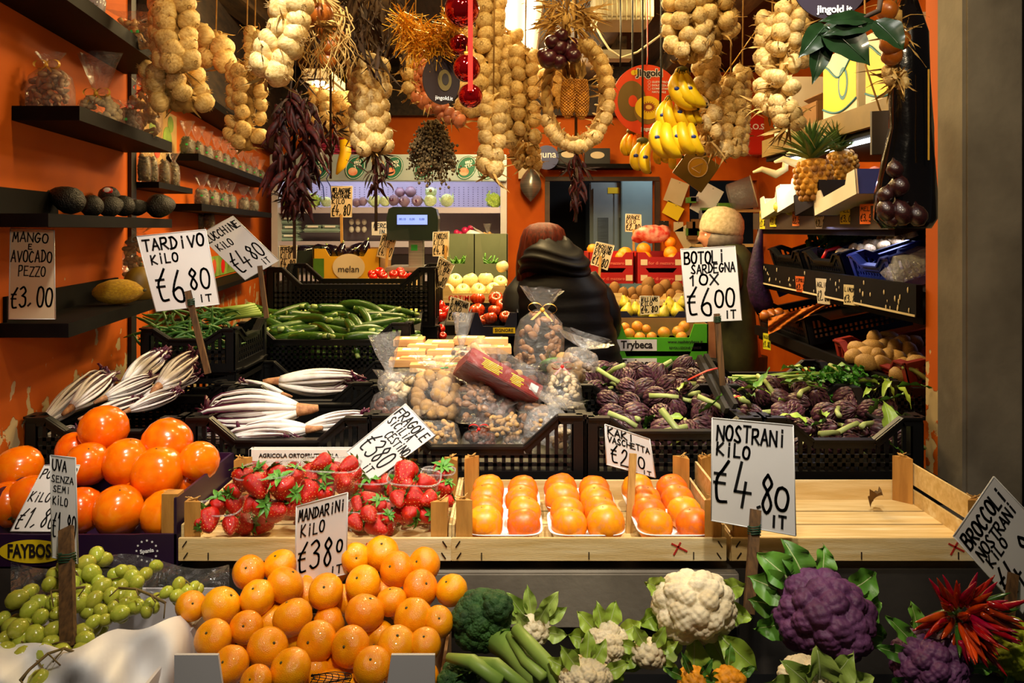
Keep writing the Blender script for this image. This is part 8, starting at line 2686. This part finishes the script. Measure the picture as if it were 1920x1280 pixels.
def person(name, label, hx, hpy, hd, hh, turn, coat_rings, arms, cd, coat_m, hips, pants):
    T = thing(name, label, 'person', (hips[0], hips[1], 0))
    O = T.location
    hc = P(hx, hpy, hd) - O
    Hm = Matrix.Translation(hc) @ Matrix.Rotation(turn, 4, 'Z')
    body = head_mesh(hh)
    body.v = [tuple(Hm @ Vector(v)) for v in body.v]
    hz = .88
    el = lambda c, rx, ry, n=24: [(c[0] + rx * math.cos(a), c[1] + ry * math.sin(a), c[2]) for a in np.linspace(0, 6.283185, n + 1)[:-1]]
    sh = P(*coat_rings[0][:2], cd) - O
    body.loft([el((hc.x, hc.y + .01, hc.z - hh * .35), .055, .06), el((sh.x * .5 + hc.x * .5, sh.y * .5 + hc.y * .5, sh.z + .01), .05, .055), el((sh.x, sh.y, sh.z - .10), *((.16, .09) if math.cos(turn) < -.5 else (.07, .15))), el((0, 0, 1.15), .12, .10), el((0, 0, .9), .16, .11), el((0, 0, .8), .14, .1)])
    for s in (-1, 1):
        body.tube([(s * .085, 0, .86), (s * .09, -.01, .48), (s * .09, .01, .10)], [.085, .058, .042], 12)
        body.tube([(s * .09, .03, .05), (s * .09, -.14, .035)], [.042, .035], 10, flat=1)
    part('body', body, m_skin, T)
    ey = MB()
    for s in (-1, 1):
        ey.ball(Hm @ Vector((s * .125 * hh, -.355 * hh, .01 * hh)), .05 * hh, 10, 8)
    part('eyes', ey, m_eye, T)
    tr = MB()
    for s in (-1, 1):
        tr.tube([(s * .085, 0, .92), (s * .09, -.01, .48), (s * .09, .01, .09)], [.105, .078, .062], 14)
        tr.ball((s * .09, -.05, .045), .05, 12, 8, q=(1, 2.4, .9))
    part('trousers', tr, pants, T)
    rings = []
    for px, py, half, dep, lump in coat_rings:
        c = P(px, py, cd) - O
        w = half * cd / FPX
        ring = []
        for a in np.linspace(0, 6.283185, 41)[:-1]:
            ca, sa = math.cos(a), math.sin(a)
            ring.append((c.x + math.copysign(abs(ca) ** .8, ca) * w * (1 + lump), c.y + math.copysign(abs(sa) ** .85, sa) * dep * (1 + lump), c.z + .006 * math.sin(a * 3 + py)))
        rings.append(ring)
    ct = part('coat', MB().loft(rings), coat_m, T)
    for k, pts in enumerate(arms):
        am = MB()
        ps = [P(x, y, q) - O for x, y, q in pts]
        n = 22
        fp, fr = [], []
        for i in range(n + 1):
            u = i / n * (len(ps) - 1)
            j = min(int(u), len(ps) - 2)
            fp.append(ps[j].lerp(ps[j + 1], u - j))
            fr.append((.078 - .022 * i / n) * (1 + .05 * math.cos(i * 2.1)) * min(1, .35 + i * .16))
        am.tube(fp, fr, 16)
        part('sleeve', am, coat_m, ct)
        hand = MB()
        e, dv = ps[-1], (ps[-1] - ps[-2]).normalized()
        hand.ball(e + dv * .05, .042, 12, 8, align(dv), q=(.95, .5, 1.2)) if 0 else hand.tube([e - dv * .01, e + dv * .04, e + dv * .09], [.028, .040, .036], 10, flat=.6)
        sd = dv.orthogonal().normalized()
        for q in range(4):
            o = e + dv * .085 + sd * (q - 1.5) * .019
            L = (.062, .074, .070, .054)[q]
            hand.tube([o, o + dv * L * .5 + Vector((0, 0, -.006)), o + dv * L * .85 + Vector((0, 0, -.026))], [.0095, .0088, .007], 8)
        hand.tube([e + dv * .03 + sd * .03, e + dv * .06 + sd * .056, e + dv * .09 + sd * .060], [.012, .0105, .008], 8)
        part('hand', hand, m_skin, T)
    return T, hc, Hm, ct, O


m_puff = mat('black_quilted_nylon', '#070607', '#040304', 8, .55, .3, 25, spec=.28)
rows = []
prof = [(500, 40, .13), (512, 66, .16), (530, 84, .18), (560, 90, .185), (600, 96, .19), (640, 102, .195), (680, 108, .20), (720, 112, .20), (800, 116, .20), (900, 112, .19)]
for i in range(58):
    py = 500 + i * 7
    h = float(np.interp(py, [p[0] for p in prof], [p[1] for p in prof]))
    dp = float(np.interp(py, [p[0] for p in prof], [p[2] for p in prof]))
    rows.append((1046 + (py - 500) * .065, py, h, dp, .030 * abs(math.sin((py - 500) / 27 * math.pi)) - .01))
T, hc, Hm, ct, O = person('person', 'person with long auburn hair seen from behind in a black hooded quilted coat', 1020, 474, 3.32, .195, math.pi - .25, rows, [[(985, 512, 3.33), (966, 595, 3.28), (975, 640, 3.5), (985, 625, 3.62)], [(1105, 512, 3.34), (1136, 605, 3.34), (1120, 640, 3.56), (1112, 620, 3.66)]], 3.34, m_puff, (P(1058, 700, 3.34).x, 3.36), m_ink)
hr = MB()
m_hair = mat('auburn_hair', '#5c1f0a', '#2a0d06', 5, .5, .4, 60, stretch=(30, 30, 1), spec=.12)
rg = []
for py, h, dp, c in ((417, 10, .03, 1020), (421, 26, .07, 1020), (430, 37, .10, 1020), (445, 42, .115, 1019), (462, 44, .118, 1018), (480, 45, .115, 1015), (500, 44, .10, 1012), (530, 40, .08, 1008)):
    q = P(c, py, 3.31) - O
    w = h * 3.3 / FPX
    rg.append([(q.x + w * math.cos(a) * (1 + .035 * math.sin(a * 15)), q.y + dp * math.sin(a) * (1 + .035 * math.sin(a * 15)), q.z) for a in np.linspace(0, 6.283185, 61)[:-1]])
part('hair', MB().loft(rg), m_hair, T)
hd = MB()
rg = []
for i in range(15):
    q = i / 14
    py = 450 + 62 * q
    w = (26 + 40 * math.sin(min(1, q * 1.2) * math.pi * .55)) * (1 + .05 * math.sin(q * 22))
    c = P(1037 + 3 * q, py, 3.24) - O
    rg.append([(c.x + w * 3.24 / FPX * math.cos(a), c.y + .075 * (.5 + math.sin(q * 2.6) * .8) * math.sin(a) * (1 + .07 * math.sin(q * 22)), c.z + .02 * math.sin(a * 2)) for a in np.linspace(0, 6.283185, 41)[:-1]])
part('hood', MB().loft(rg), m_puff, ct)
m_olive = mat('olive_wool', '#3b3d1a', '#2a2c12', 14, .8, .2, 60)
rows = [(1364, 453, 14, .075, 0), (1367, 461, 25, .12, 0), (1370, 475, 32, .17, 0), (1372, 520, 35, .18, .01), (1372, 580, 37, .19, 0), (1374, 640, 40, .19, .01), (1375, 760, 42, .20, 0)]
T, hc, Hm, ct, O = person('person', 'elderly person in a beige knitted cap and olive coat facing the shop counter', 1347, 441, 4.3, .22, -math.pi / 2 + .15, rows, [[(1372, 475, 4.14), (1362, 540, 4.10), (1335, 560, 4.08), (1322, 556, 4.08)], [(1378, 475, 4.46), (1370, 545, 4.50), (1335, 560, 4.5), (1322, 556, 4.5)]], 4.3, m_olive, (P(1372, 600, 4.3).x, 4.3), m_ink)
cp = MB()
cp.lathe([(.109, -.030), (.115, -.01), (.116, .02), (.108, .06), (.085, .095), (.05, .115), (.01, .122)], 40, 0, lambda a, q: 1 + .018 * math.cos(20 * a))
part('cap', cp, mat('beige_knit', '#d6c4a2', '#b9a682', 60, .85, .5, 120), T, Matrix.Translation(hc + Vector((.016, 0, .034))) @ Matrix.Rotation(.16, 4, 'Y'))
part('hair', MB().lathe([(.1, -.07), (.108, -.03), (.104, 0)], 24), mat('grey_hair', '#8a8078', '#6b625b', 30, .6), T, Matrix.Translation(hc + Vector((.022, 0, .012))))
